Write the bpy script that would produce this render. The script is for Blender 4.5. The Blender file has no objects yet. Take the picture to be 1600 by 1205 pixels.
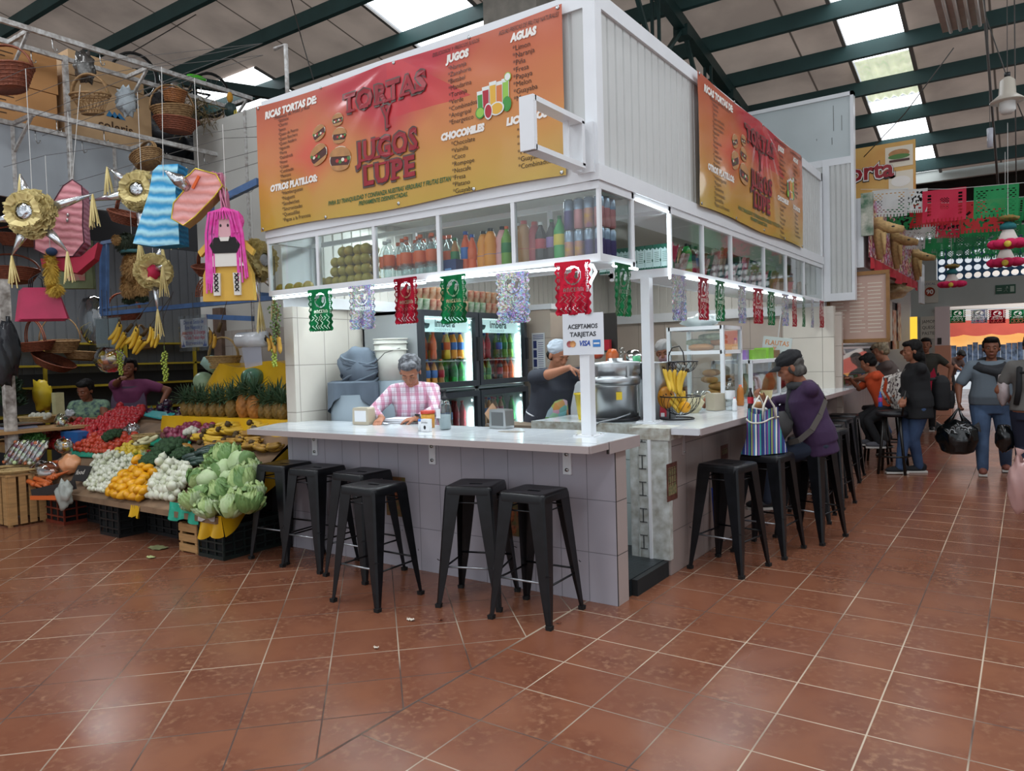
import bpy, bmesh, math, random
from math import sin, cos, pi, radians as R, sqrt, atan2
from mathutils import Vector as V, Matrix, noise
random.seed(7)
S = bpy.context.scene
COL = S.collection
# ---------------------------------------------------------------- camera
F, YAW, PIT, ROL = 1166.657, -0.605245, -0.0383444, -0.0285642
_f = V((sin(YAW)*cos(PIT), cos(YAW)*cos(PIT), sin(PIT)))
_r0 = V((cos(YAW), -sin(YAW), 0)); _u0 = _r0.cross(_f)
_r = cos(ROL)*_r0 + sin(ROL)*_u0; _u = -sin(ROL)*_r0 + cos(ROL)*_u0
CAM = V((2.083, -4.099, 1.56))
cd = bpy.data.cameras.new('camera'); cam = bpy.data.objects.new('camera', cd); COL.objects.link(cam)
m3 = Matrix((_r, _u, -_f)).transposed()
cam.matrix_world = Matrix.Translation(CAM) @ m3.to_4x4()
cd.sensor_width = 36; cd.lens = F/1600*36; cd.clip_start = .05; cd.clip_end = 200
S.camera = cam
def at(u, v, k, val):
 """world point where the sight line of a photo pixel meets the plane x|y|z = val"""
 q = (u-800)/F*_r - (v-602.5)/F*_u + _f
 i = 'xyz'.index(k); t = (val-CAM[i])/q[i]
 return CAM + q*t
# ---------------------------------------------------------------- world, view
S.view_settings.view_transform = 'Standard'; S.view_settings.look = 'None'
S.view_settings.exposure = 0.35; S.view_settings.gamma = 1.0; S.view_settings.use_curve_mapping = False
W = bpy.data.worlds.new('world'); S.world = W; W.use_nodes = True
wn = W.node_tree.nodes; wl = W.node_tree.links
bg = wn['Background']; bg.inputs[0].default_value = (.86, .93, 1.0, 1); bg.inputs[1].default_value = 0.6
S.cycles.max_bounces = 6; S.cycles.diffuse_bounces = 3; S.cycles.glossy_bounces = 3
S.cycles.transmission_bounces = 6; S.cycles.transparent_max_bounces = 12
S.cycles.sample_clamp_indirect = 4; S.cycles.caustics_reflective = False; S.cycles.caustics_refractive = False
def area(name, loc, rot, sx, sy, power, col=(1, 1, 1), spread=pi):
 l = bpy.data.lights.new(name, 'AREA'); l.shape = 'RECTANGLE'; l.size = sx; l.size_y = sy
 l.energy = power; l.color = col; l.spread = spread
 o = bpy.data.objects.new(name, l); o.location = loc; o.rotation_euler = rot; COL.objects.link(o); return o
# ---------------------------------------------------------------- materials
MATS = {}
def srgb(c):
 if isinstance(c, str):
  c = [int(c[i:i+2], 16)/255 for i in (0, 2, 4)]
 return tuple((x/12.92 if x <= .04045 else ((x+.055)/1.055)**2.4) for x in c)
def mat(name, col, rough=.5, metal=0, var=.0, vscale=8, bump=0, bscale=60, emit=0, alpha=1, trans=0, col2=None, spec=.5, coat=0, space='Object', stretch=None, ior=1.45):
 if name in MATS: return MATS[name]
 m = bpy.data.materials.new(name); MATS[name] = m; m.use_nodes = True
 nt = m.node_tree; n = nt.nodes; l = nt.links; p = n['Principled BSDF']
 c = srgb(col); p.inputs['Base Color'].default_value = (*c, 1)
 p.inputs['Roughness'].default_value = rough; p.inputs['Metallic'].default_value = metal
 p.inputs['Specular IOR Level'].default_value = spec; p.inputs['IOR'].default_value = ior
 if coat: p.inputs['Coat Weight'].default_value = coat; p.inputs['Coat Roughness'].default_value = .08
 if trans: p.inputs['Transmission Weight'].default_value = trans
 if alpha < 1: p.inputs['Alpha'].default_value = alpha
 if emit: p.inputs['Emission Color'].default_value = (*c, 1); p.inputs['Emission Strength'].default_value = emit
 if var or bump:
  tc = n.new('ShaderNodeTexCoord'); src = tc.outputs[space]
  if stretch:
   mp = n.new('ShaderNodeMapping'); mp.inputs['Scale'].default_value = stretch; l.new(src, mp.inputs[0]); src = mp.outputs[0]
 if var:
  nz = n.new('ShaderNodeTexNoise'); nz.inputs['Scale'].default_value = vscale; nz.inputs['Detail'].default_value = 4; l.new(src, nz.inputs[0])
  mr = n.new('ShaderNodeMapRange'); mr.inputs[1].default_value = .3; mr.inputs[2].default_value = .7; l.new(nz.outputs[0], mr.inputs[0])
  mx = n.new('ShaderNodeMix'); mx.data_type = 'RGBA'
  d = srgb(col2) if col2 else tuple(x*(1-var) for x in c)
  mx.inputs[6].default_value = (*c, 1); mx.inputs[7].default_value = (*d, 1)
  l.new(mr.outputs[0], mx.inputs[0]); l.new(mx.outputs[2], p.inputs['Base Color'])
  if emit: l.new(mx.outputs[2], p.inputs['Emission Color'])
 if bump:
  nb = n.new('ShaderNodeTexNoise'); nb.inputs['Scale'].default_value = bscale; nb.inputs['Detail'].default_value = 3; l.new(src, nb.inputs[0])
  b = n.new('ShaderNodeBump'); b.inputs['Strength'].default_value = bump; b.inputs['Distance'].default_value = .01
  l.new(nb.outputs[0], b.inputs['Height']); l.new(b.outputs[0], p.inputs['Normal'])
 return m
class NT:
 """little helper to write node maths"""
 def __init__(s, m): s.n = m.node_tree.nodes; s.l = m.node_tree.links; s.p = s.n.get('Principled BSDF')
 def m(s, op, a, b=None, c=None):
  x = s.n.new('ShaderNodeMath'); x.operation = op
  for i, v in enumerate((a, b, c)):
   if v is None: continue
   if isinstance(v, (int, float)): x.inputs[i].default_value = v
   else: s.l.new(v, x.inputs[i])
  return x.outputs[0]
 def mix(s, f, a, b):
  x = s.n.new('ShaderNodeMix'); x.data_type = 'RGBA'
  for i, v in ((0, f), (6, a), (7, b)):
   if isinstance(v, (int, float)): x.inputs[i].default_value = v
   elif isinstance(v, tuple): x.inputs[i].default_value = (*v[:3], 1)
   else: s.l.new(v, x.inputs[i])
  return x.outputs[2]
 def noise(s, vec, sc, det=3):
  x = s.n.new('ShaderNodeTexNoise'); x.inputs['Scale'].default_value = sc; x.inputs['Detail'].default_value = det
  s.l.new(vec, x.inputs[0]); return x.outputs[0]
 def rng(s, v, a, b, c=0., d=1.):
  x = s.n.new('ShaderNodeMapRange'); s.l.new(v, x.inputs[0])
  for i, q in enumerate((a, b, c, d)): x.inputs[i+1].default_value = q
  return x.outputs[0]
 def xyz(s, kind='Object'):
  if kind == 'World':
   g = s.n.new('ShaderNodeNewGeometry'); v = g.outputs['Position']
  else:
   t = s.n.new('ShaderNodeTexCoord'); v = t.outputs[kind]
  q = s.n.new('ShaderNodeSeparateXYZ'); s.l.new(v, q.inputs[0]); return v, q.outputs[0], q.outputs[1], q.outputs[2]
 def bump(s, h, st=.5, dist=.01):
  b = s.n.new('ShaderNodeBump'); b.inputs['Strength'].default_value = st; b.inputs['Distance'].default_value = dist
  s.l.new(h, b.inputs['Height']); s.l.new(b.outputs[0], s.p.inputs['Normal'])
def tile_mat(name, col, grout, pu, pv, ax='xz', ou=0., ov=0., rough=.2, g=.004, var=.06, space='World'):
 """square ceramic tiles with grout lines; ax gives the two world axes the grid follows"""
 if name in MATS: return MATS[name]
 m = mat(name, col, rough); k = NT(m); v, x, y, z = k.xyz(space); A = {'x': x, 'y': y, 'z': z}
 U = k.m('DIVIDE', k.m('SUBTRACT', A[ax[0]], ou), pu); Vv = k.m('DIVIDE', k.m('SUBTRACT', A[ax[1]], ov), pv)
 def edge(w, p):
  f = k.m('FRACT', w); return k.m('MULTIPLY', k.m('MINIMUM', f, k.m('SUBTRACT', 1., f)), p)
 e = k.m('MINIMUM', edge(U, pu), edge(Vv, pv))
 gm = k.rng(e, g*.6, g*1.2, 1., 0.)
 nz = k.noise(v, 3.)
 base = k.mix(k.rng(nz, .35, .65), srgb(col), tuple(q*(1-var) for q in srgb(col)))
 k.l.new(k.mix(gm, base, srgb(grout)), k.p.inputs['Base Color'])
 k.l.new(k.rng(gm, 0., 1., rough, .8), k.p.inputs['Roughness'])
 k.bump(k.m('SUBTRACT', 1., gm), .3, .004)
 return m
def glass_mat(name='clear_glass', tint=(.93, .97, .96), refl=.5):
 if name in MATS: return MATS[name]
 m = bpy.data.materials.new(name); MATS[name] = m; m.use_nodes = True
 n = m.node_tree.nodes; l = m.node_tree.links; n.clear()
 t = n.new('ShaderNodeBsdfTransparent'); t.inputs[0].default_value = (*tint, 1)
 g = n.new('ShaderNodeBsdfGlossy'); g.inputs['Roughness'].default_value = .03
 f = n.new('ShaderNodeLayerWeight'); f.inputs[0].default_value = .5; pw_ = n.new('ShaderNodeMath'); pw_.operation = 'POWER'; pw_.inputs[1].default_value = 4.; l.new(f.outputs['Facing'], pw_.inputs[0]); ad = n.new('ShaderNodeMath'); ad.operation = 'ADD'; ad.inputs[1].default_value = .045; l.new(pw_.outputs[0], ad.inputs[0])
 mu = n.new('ShaderNodeMath'); mu.operation = 'MULTIPLY'; mu.inputs[1].default_value = refl*2; mu.use_clamp = True
 x = n.new('ShaderNodeMixShader'); o = n.new('ShaderNodeOutputMaterial')
 l.new(ad.outputs[0], mu.inputs[0]); l.new(mu.outputs[0], x.inputs[0]); l.new(t.outputs[0], x.inputs[1]); l.new(g.outputs[0], x.inputs[2]); l.new(x.outputs[0], o.inputs[0])
 return m
# ---------------------------------------------------------------- mesh builder
class MB:
 def __init__(s): s.v = []; s.f = []; s.mi = []; s.ms = []; s.sm = []; s.cur = 0; s.smooth = False
 def use(s, m, smooth=None):
  if m not in s.ms: s.ms.append(m)
  s.cur = s.ms.index(m)
  if smooth is not None: s.smooth = smooth
  return s
 def add(s, vs, fs, smooth=None):
  b = len(s.v); s.v += [tuple(q) for q in vs]
  for f in fs: s.f.append([b+i for i in f]); s.mi.append(s.cur); s.sm.append(s.smooth if smooth is None else smooth)
  return s
 def box(s, c, d, rot=None, top=None):
  """centre, full dims; rot = Matrix/rz angle; top = scale of the top face"""
  hx, hy, hz = d[0]/2, d[1]/2, d[2]/2; t = top if top is not None else (1, 1)
  if isinstance(t, (int, float)): t = (t, t)
  vs = [V((x*(t[0] if z > 0 else 1), y*(t[1] if z > 0 else 1), z)) for z in (-hz, hz) for x, y in ((-hx, -hy), (hx, -hy), (hx, hy), (-hx, hy))]
  if rot is not None:
   M = rot if isinstance(rot, Matrix) else Matrix.Rotation(rot, 3, 'Z'); vs = [M @ q for q in vs]
  c = V(c); vs = [q+c for q in vs]
  return s.add(vs, [(3, 2, 1, 0), (4, 5, 6, 7), (0, 1, 5, 4), (1, 2, 6, 5), (2, 3, 7, 6), (3, 0, 4, 7)], False)
 def bx(s, x0, x1, y0, y1, z0, z1): return s.box(((x0+x1)/2, (y0+y1)/2, (z0+z1)/2), (x1-x0, y1-y0, z1-z0))
 def tube(s, pts, rad, n=8, cap=True, sq=1., closed=False, smooth=True):
  """round bar through points; rad number or list"""
  P = [V(p) for p in pts]; k = len(P); rs = rad if isinstance(rad, (list, tuple)) else [rad]*k
  vs = []; up = None
  for i, p in enumerate(P):
   if closed: t = P[(i+1) % k]-P[i-1]
   else: t = (P[min(i+1, k-1)]-P[max(i-1, 0)])
   if t.length < 1e-9: t = V((0, 0, 1))
   t.normalize()
   if up is None:
    a = V((0, 0, 1)) if abs(t.z) < .9 else V((1, 0, 0)); up = (a-t*a.dot(t)).normalized()
   else:
    up = (up-t*up.dot(t));
    if up.length < 1e-6: up = t.orthogonal()
    up.normalize()
   w = t.cross(up)
   for j in range(n):
    a = 2*pi*j/n + (pi/4 if n == 4 else 0); vs.append(p+up*cos(a)*rs[i]*sq+w*sin(a)*rs[i])
  fs = []
  for i in range(k if closed else k-1):
   for j in range(n):
    a = i*n+j; b = i*n+(j+1) % n; c2 = ((i+1) % k)*n+(j+1) % n; d = ((i+1) % k)*n+j; fs.append((a, b, c2, d))
  if cap and not closed: fs += [tuple(range(n))[::-1], tuple((k-1)*n+j for j in range(n))]
  return s.add(vs, fs, smooth and n > 4)
 def bar(s, a, b, w, h=None, up=(0, 0, 1)):
  """rectangular bar from a to b"""
  a, b = V(a), V(b); h = h or w; t = (b-a).normalized(); u = V(up)
  if abs(t.dot(u)) > .95: u = V((1, 0, 0))
  sd = t.cross(u).normalized(); u = sd.cross(t)
  vs = [p+sd*x*w/2+u*y*h/2 for p in (a, b) for x, y in ((-1, -1), (1, -1), (1, 1), (-1, 1))]
  return s.add(vs, [(0, 1, 2, 3), (7, 6, 5, 4), (0, 4, 5, 1), (1, 5, 6, 2), (2, 6, 7, 3), (3, 7, 4, 0)], False)
 def lathe(s, prof, c=(0, 0, 0), n=24, M=None, cap=True, sx=1., sy=1., smooth=True):
  c = V(c); vs = []
  for r, z in prof:
   for j in range(n):
    a = 2*pi*j/n; q = V((r*cos(a)*sx, r*sin(a)*sy, z)); vs.append((M @ q if M else q)+c)
  fs = []
  for i in range(len(prof)-1):
   for j in range(n):
    fs.append((i*n+j, i*n+(j+1) % n, (i+1)*n+(j+1) % n, (i+1)*n+j))
  if cap: fs += [tuple(range(n))[::-1], tuple((len(prof)-1)*n+j for j in range(n))]
  return s.add(vs, fs, smooth)
 def ball(s, c, r, n=12, m=8, M=None, wob=0, ws=3.):
  r = (r, r, r) if isinstance(r, (int, float)) else r; c = V(c); vs = []; fs = []
  for i in range(m+1):
   t = pi*i/m
   for j in range(n):
    a = 2*pi*j/n; q = V((sin(t)*cos(a), sin(t)*sin(a), cos(t)))
    k = 1+wob*noise.noise(q*ws+c*7) if wob else 1
    q = V((q.x*r[0]*k, q.y*r[1]*k, q.z*r[2]*k)); vs.append((M @ q if M else q)+c)
  for i in range(m):
   for j in range(n): fs.append((i*n+j, (i+1)*n+j, (i+1)*n+(j+1) % n, i*n+(j+1) % n))
  return s.add(vs, fs, True)
 def prism(s, pts, z0, z1, M=None, c=(0, 0, 0)):
  """outline (x,y) pushed from z0 to z1"""
  n = len(pts); c = V(c)
  vs = [V((x, y, z)) for z in (z0, z1) for x, y in pts]
  vs = [(M @ q if M else q)+c for q in vs]
  fs = [tuple(range(n))[::-1], tuple(range(n, 2*n))]+[(i, (i+1) % n, n+(i+1) % n, n+i) for i in range(n)]
  return s.add(vs, fs, False)
 def grid(s, fn, nu, nv, smooth=True, keep=None):
  vs = [fn(i/nu, j/nv) for j in range(nv+1) for i in range(nu+1)]
  fs = [(j*(nu+1)+i, j*(nu+1)+i+1, (j+1)*(nu+1)+i+1, (j+1)*(nu+1)+i) for j in range(nv) for i in range(nu) if keep is None or keep(i, j)]
  return s.add(vs, fs, smooth)
 def xf(s, M, a=0):
  for i in range(a, len(s.v)): s.v[i] = tuple(M @ V(s.v[i]))
  return s
 def mesh(s, name):
  me = bpy.data.meshes.new(name); me.from_pydata(s.v, [], s.f)
  for m in s.ms: me.materials.append(m)
  me.polygons.foreach_set('material_index', s.mi); me.polygons.foreach_set('use_smooth', s.sm); me.update(); return me
 def ob(s, name, parent=None, loc=None, **kw):
  o = bpy.data.objects.new(name, s.mesh(name)); COL.objects.link(o)
  if parent: o.parent = parent
  if loc is not None: o.location = loc
  tag(o, **kw); return o
def tag(o, label=None, cat=None, group=None, kind=None):
 for k, v in (('label', label), ('category', cat), ('group', group), ('kind', kind)):
  if v: o[k] = v
 return o
def thing(name, label, cat, loc=(0, 0, 0), rz=0, group=None, rot=None):
 o = bpy.data.objects.new(name, None); COL.objects.link(o); o.location = loc; o.rotation_euler = rot or (0, 0, rz)
 o.empty_display_size = .05
 return tag(o, label, cat, group)
def st(name, mb, **kw): return mb.ob(name, kind='structure', **kw)
def dup(root, loc=None, rz=None, label=None, group=None, rot=None, scale=None):
 def cp(o, par):
  c = o.copy(); COL.objects.link(c); c.parent = par
  for ch in o.children: cp(ch, c)
  return c
 r = cp(root, None)
 if loc is not None: r.location = loc
 if rz is not None: r.rotation_euler = (0, 0, rz)
 if rot is not None: r.rotation_euler = rot
 if scale is not None: r.scale = (scale,)*3 if isinstance(scale, (int, float)) else scale
 if label: r['label'] = label
 if group: r['group'] = group
 return r
def bevel(o, w=.004, n=2):
 b = o.modifiers.new('b', 'BEVEL'); b.width = w; b.segments = n; b.limit_method = 'ANGLE'; return o
_txt = {}
def text(mb, s, size, M, shear=0., sx=1., off=0., ex=.0008, align='LEFT', sp=1.):
 """lettering flat in the local XY plane, sent through M (4x4)"""
 key = (s, round(size, 4), shear, off, ex, align, sp)
 if key not in _txt:
  c = bpy.data.curves.new('t', 'FONT'); c.body = s; c.size = size; c.shear = shear; c.offset = off; c.extrude = ex; c.align_x = align
  c.space_character = sp; c.resolution_u = 2
  o = bpy.data.objects.new('t', c); me = bpy.data.meshes.new_from_object(o)
  _txt[key] = ([v.co.copy() for v in me.vertices], [tuple(p.vertices) for p in me.polygons])
  bpy.data.objects.remove(o); bpy.data.meshes.remove(me); bpy.data.curves.remove(c)
 vs, fs = _txt[key]
 return mb.add([M @ V((q.x*sx, q.y, q.z)) for q in vs], fs, False)
def T(x, y, z): return Matrix.Translation((x, y, z))
def RX(a): return Matrix.Rotation(a, 4, 'X')
def RY(a): return Matrix.Rotation(a, 4, 'Y')
def RZ(a): return Matrix.Rotation(a, 4, 'Z')
def aim(a, b):
 """rotation taking +Z to the direction a->b"""
 return (V(b)-V(a)).normalized().to_track_quat('Z', 'Y').to_matrix()
def rnd(a, b): return random.uniform(a, b)
# common materials
white = mat('white_paint', 'd9dcdc', .35, var=.06, vscale=5)
whitem = mat('white_metal', 'dfe4e6', .3)
offw = mat('cream_paint', 'cfc9bb', .5, var=.1, vscale=4)
black = mat('black_paint', '17181c', .28, var=.2, vscale=20)
blackm = mat('black_plastic', '1b1c20', .45)
steel = mat('brushed_steel', 'b9bbbb', .28, 1)
chrome = mat('chrome', 'd8d8d8', .12, 1)
rubber = mat('black_rubber', '111111', .7)
glass = glass_mat()
wood = mat('pale_wood', 'b98f5d', .6, var=.35, vscale=6, stretch=(1, 1, 8))
# ================================================================ THE HALL
def roofz(y): return 7.4-.212*y
RA = math.atan(.212)
# ---- floor: two fields of 35 cm terracotta tiles, one turned by 45 degrees
fm = mat('terracotta_floor', '8e5138', .3); k = NT(fm); v, x, y, z = k.xyz('World')
side = k.m('GREATER_THAN', x, -.22)
xr = k.m('MULTIPLY', k.m('ADD', x, y), .70711); yr = k.m('MULTIPLY', k.m('SUBTRACT', x, y), .70711)
def sel(a, b): return k.m('ADD', k.m('MULTIPLY', side, a), k.m('MULTIPLY', k.m('SUBTRACT', 1., side), b))
U = sel(k.m('DIVIDE', k.m('SUBTRACT', x, .49), .352), k.m('DIVIDE', k.m('ADD', xr, 2.06), .352))
Vv = sel(k.m('DIVIDE', k.m('ADD', y, .18), .356), k.m('DIVIDE', k.m('SUBTRACT', yr, .005), .352))
fu, fv = k.m('FRACT', U), k.m('FRACT', Vv)
e = k.m('MINIMUM', k.m('MINIMUM', fu, k.m('SUBTRACT', 1., fu)), k.m('MINIMUM', fv, k.m('SUBTRACT', 1., fv)))
e = k.m('MINIMUM', k.m('MULTIPLY', e, .352), k.m('ABSOLUTE', k.m('ADD', x, .22)))
gm = k.rng(e, .0022, .0042, 1., 0.)
cb = k.n.new('ShaderNodeCombineXYZ'); k.l.new(k.m('FLOOR', U), cb.inputs[0]); k.l.new(k.m('FLOOR', Vv), cb.inputs[1]); k.l.new(side, cb.inputs[2])
wnz = k.n.new('ShaderNodeTexWhiteNoise'); k.l.new(cb.outputs[0], wnz.inputs[0])
n1 = k.noise(v, 3.4, 6); n2 = k.noise(v, 26., 8); n3 = k.noise(v, 1.3, 3)
c = k.mix(k.rng(n1, .38, .66), srgb('80523c'), srgb('6c4231'))
c = k.mix(k.m('MULTIPLY', k.m('MULTIPLY', k.rng(n2, .5, .72), k.rng(n1, .44, .62)), .75), c, srgb('a37a5e'))
c = k.mix(k.m('MULTIPLY', wnz.outputs[0], .35), c, srgb('683b2c'))
gcol = k.mix(k.rng(k.noise(v, .9, 2), .42, .58), srgb('4b3a33'), srgb('b5a590'))
k.l.new(k.mix(gm, c, gcol), k.p.inputs['Base Color'])
k.l.new(k.m('ADD', k.m('MULTIPLY', gm, .35), k.rng(n3, .3, .7, .16, .30)), k.p.inputs['Roughness'])
k.bump(k.m('ADD', k.m('MULTIPLY', k.m('SUBTRACT', 1., gm), 1.), k.m('MULTIPLY', n1, .25)), .35, .006)
st('floor', MB().use(fm).add([(-17, -8, 0), (9, -8, 0), (9, 26, 0), (-17, 26, 0)], [(0, 1, 2, 3)]))
# ---- roof
rm = mat('roof_panel', 'c2aea0', .75); k = NT(rm); v, x, y, z = k.xyz('World')
f = k.m('FRACT', k.m('DIVIDE', k.m('ADD', x, 20.35), 1.16)); f = k.m('MULTIPLY', k.m('MINIMUM', f, k.m('SUBTRACT', 1., f)), 1.16)
c = k.mix(k.rng(k.noise(v, 1.2, 5), .35, .7), srgb('c9b5a6'), srgb('a8978b'))
c = k.mix(k.rng(f, .008, .02, 1., 0.), c, srgb('5e534b')); k.l.new(c, k.p.inputs['Base Color'])
# translucence added to the roof sheets so outside light brightens the ceiling
tl = k.n.new('ShaderNodeBsdfTranslucent'); k.l.new(c, tl.inputs[0]); mxs = k.n.new('ShaderNodeMixShader'); mxs.inputs[0].default_value = .42; k.l.new(k.p.outputs[0], mxs.inputs[1]); k.l.new(tl.outputs[0], mxs.inputs[2]); k.l.new(mxs.outputs[0], k.n['Material Output'].inputs[0])
sky = [(-10.5, -8.6, 4.0, 6.4), (-5.65, -4.25, 3.4, 5.4), (-.02, .72, -8, 12.2), (3.8, 4.8, -8, 12.2)]  # last strip is an unseen skylight, added to light the hall from the right
def slope(mb, x0, x1, y0, y1, dz=0, th=.03):
 a = [(x0, y0, roofz(y0)+dz), (x1, y0, roofz(y0)+dz), (x1, y1, roofz(y1)+dz), (x0, y1, roofz(y1)+dz)]
 b = [(p[0], p[1], p[2]+th) for p in a]
 return mb.add(a, [(3, 2, 1, 0)])
xs = [-17]+[q for s_ in sky for q in s_[:2]]+[9]
mb = MB().use(rm)
for i in range(0, len(xs), 2): slope(mb, xs[i], xs[i+1], -8, 12.2)
for a, b, c_, d in sky:
 if c_ > -8: slope(mb, a, b, -8, c_)
 if d < 12.2: slope(mb, a, b, d, 12.2)
st('ceiling', mb)
lit = mat('skylight_sheet', 'f4f9ff', .6, emit=3.2)
dirty = mat('mossy_skylight_sheet', 'b9c4ab', .7, emit=.75, var=.35, vscale=6, col2='dfe4c8')
for i, (a, b, c_, d) in enumerate(sky):
 mb = MB().use(lit)
 if i == 2:
  slope(mb, a, b, -8, 8.0, .04); slope(mb, a, b, 9.25, 12.2, .04)
  n_ = 12; w = (b-a)/n_; mb.use(dirty)
  for q in range(n_):
   z0, z1 = (.04, .075) if q % 2 else (.075, .04)
   ys = [8.0, 9.25]; xa, xb = a+q*w, a+(q+1)*w
   mb.add([(xa, ys[0], roofz(ys[0])+z0), (xb, ys[0], roofz(ys[0])+z1), (xb, ys[1], roofz(ys[1])+z1), (xa, ys[1], roofz(ys[1])+z0)], [(0, 1, 2, 3)])
 else: slope(mb, a, b, c_, d, .04)
 st('window_%d' % (i+1), mb)
grn = mat('dark_green_steel', '2a4a49', .5, var=.25, vscale=3)
grd = mat('dark_teal_truss', '1f3937', .5, var=.3, vscale=5)
tm = mat('grey_trim', '6d6a66', .6)
mb = MB().use(tm)
for a, b, *_ in sky:
 for q in (a-.02, b+.02): mb.bar((q, _[0], roofz(_[0])-.012), (q, _[1], roofz(_[1])-.012), .05, .03)
st('trim_1', mb)
y_ = -6.83
while y_ < 12.2:
 mb = MB().use(grn); z_ = roofz(y_)
 mb.box((-4, y_, z_-.115), (26, .012, .2)); mb.box((-4, y_+.035, z_-.02), (26, .08, .012)); mb.box((-4, y_+.035, z_-.215), (26, .08, .012))
 mb.box((-4, y_+.075, z_-.2), (26, .01, .03))
 st('roof_purlin', mb); y_ += 1.02
def truss(name, p, q, dep, n, gus=()):
 """top chord p->q under the roof, lower chord dep below, webs between"""
 p, q = V(p), V(q); mb = MB().use(grd); mb.bar(p, q, .13, .16); dn = V((0, 0, -dep))
 pl, ql = p+dn, q+dn; mb.bar(pl, ql, .1, .12)
 for i in range(n+1):
  a = p.lerp(q, i/n); sd = (q-p).cross(V((0, 0, 1))).normalized()*.045
  for s_ in (-1, 1): mb.bar(a+sd*s_, a+dn+sd*s_, .035, .035)
  if i < n:
   b = p.lerp(q, (i+.5)/n); mb.bar(a+dn*.98, b, .05, .05); mb.bar(b, p.lerp(q, (i+1)/n)+dn*.98, .05, .05)
   mb.box(b+V((0, 0, -.08)), (.2, .2, .14), atan2(q.y-p.y, q.x-p.x))
 return st(name, mb)
truss('roof_truss', (-1.75, 3.0, roofz(3.0)-.3), (-1.6, 11.8, roofz(11.8)-.3), 1.0, 5)
d_ = V((-8.58+11.67, 4.28-1.6, 0)); a_ = V((-11.67, 1.6, 0))-d_*.8; b_ = V((-8.58, 4.28, 0))+d_*1.2
truss('roof_truss', (a_.x, a_.y, roofz(a_.y)-.32), (b_.x, b_.y, roofz(b_.y)-.32), 1.05, 4)
# ---- concrete column through the stall
conc = mat('concrete', '8b857c', .85, var=.3, vscale=7, bump=.4, bscale=40)
cx0, cx1 = at(755, 20, 'y', 3.1).x, at(838, 20, 'y', 3.1).x
st('concrete_column', MB().use(conc).bx(cx0, cx1, 3.1, 3.1+(cx1-cx0)*.8, 3.0, 6.8))
# ---- far end wall with the round-hole lattice and the way out
ew = mat('end_wall_paint', 'b9bfba', .6, var=.08, vscale=2); YW = 15.0
xl = at(1463, 480, 'y', YW).x; zo = at(1500, 478, 'y', YW).z; zb = at(1500, 437, 'y', YW).z; zt = at(1500, 380, 'y', YW).z
mb = MB().use(ew)
mb.bx(-4, xl-.0, YW, YW+.2, 0, zt+.15); mb.bx(xl, 9, YW, YW+.2, zo, zb); mb.bx(xl, 9, YW, YW+.2, zt+.05, zt+.3)
st('wall_far', mb)
lm = mat('lattice_block', '3f6f9a', .6); mb = MB().use(lm); cs = (zt+.05-zb)/5
for i in range(40):
 for j in range(5):
  cx, cz = xl+.02+cs*(i+.5), zb+cs*(j+.5)
  if cx > 8: continue
  ring = [(cx+cs*.41*cos(2*pi*q/12+.26), YW+.05, cz+cs*.41*sin(2*pi*q/12+.26)) for q in range(12)]
  sqr = []
  for q in range(12):
   a = 2*pi*q/12+.26; m_ = max(abs(cos(a)), abs(sin(a))); sqr.append((cx+cs*.5*cos(a)/m_, YW+.05, cz+cs*.5*sin(a)/m_))
  bk = [(p[0], YW+.14, p[2]) for p in ring]
  mb.add(ring+sqr+bk, [(q, (q+1) % 12, 12+(q+1) % 12, 12+q) for q in range(12)]+[(q, 24+q, 24+(q+1) % 12, (q+1) % 12) for q in range(12)], False)
st('wall_lattice', mb)
# dark gap boards over the wall and the lintel strip
st('trim_2', MB().use(mat('dark_boards', '3a352f', .8, var=.4, vscale=3)).bx(-4, 9, YW+.1, YW+.2, zt+.3, roofz(12.2)+.5).bx(-4, 9, 12.3, YW+.2, roofz(12.2)+.3, roofz(12.2)+.34).bx(-4, 9, 12.28, 12.3, roofz(12.2)-.05, roofz(12.2)+.34).use(ew).bx(-4, 9, 12.25, 12.35, roofz(12.2)-.16, roofz(12.2)+.05))
# door leaf and peach plinth beside the way out
mb = MB().use(mat('pale_pink_door', 'e6d3d2', .5)); xr2 = at(1484, 480, 'y', YW-.1).x
mb.bx(xl-.02, xr2, YW-.12, YW-.06, at(1470, 540, 'y', YW-.1).z, zo+.0)
mb.use(mat('peach_paint', 'd79a80', .7)).bx(xl-.02, xr2+.02, YW-.14, YW-.05, 0, at(1470, 540, 'y', YW-.1).z)
mb.use(mat('dark_notice', '35302e', .6)).bx(at(1465, 531, 'y', YW-.14).x, at(1471, 531, 'y', YW-.14).x, YW-.15, YW-.12, at(1468, 538, 'y', YW-.14).z, at(1468, 528, 'y', YW-.14).z)
st('door_1', mb)
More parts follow.
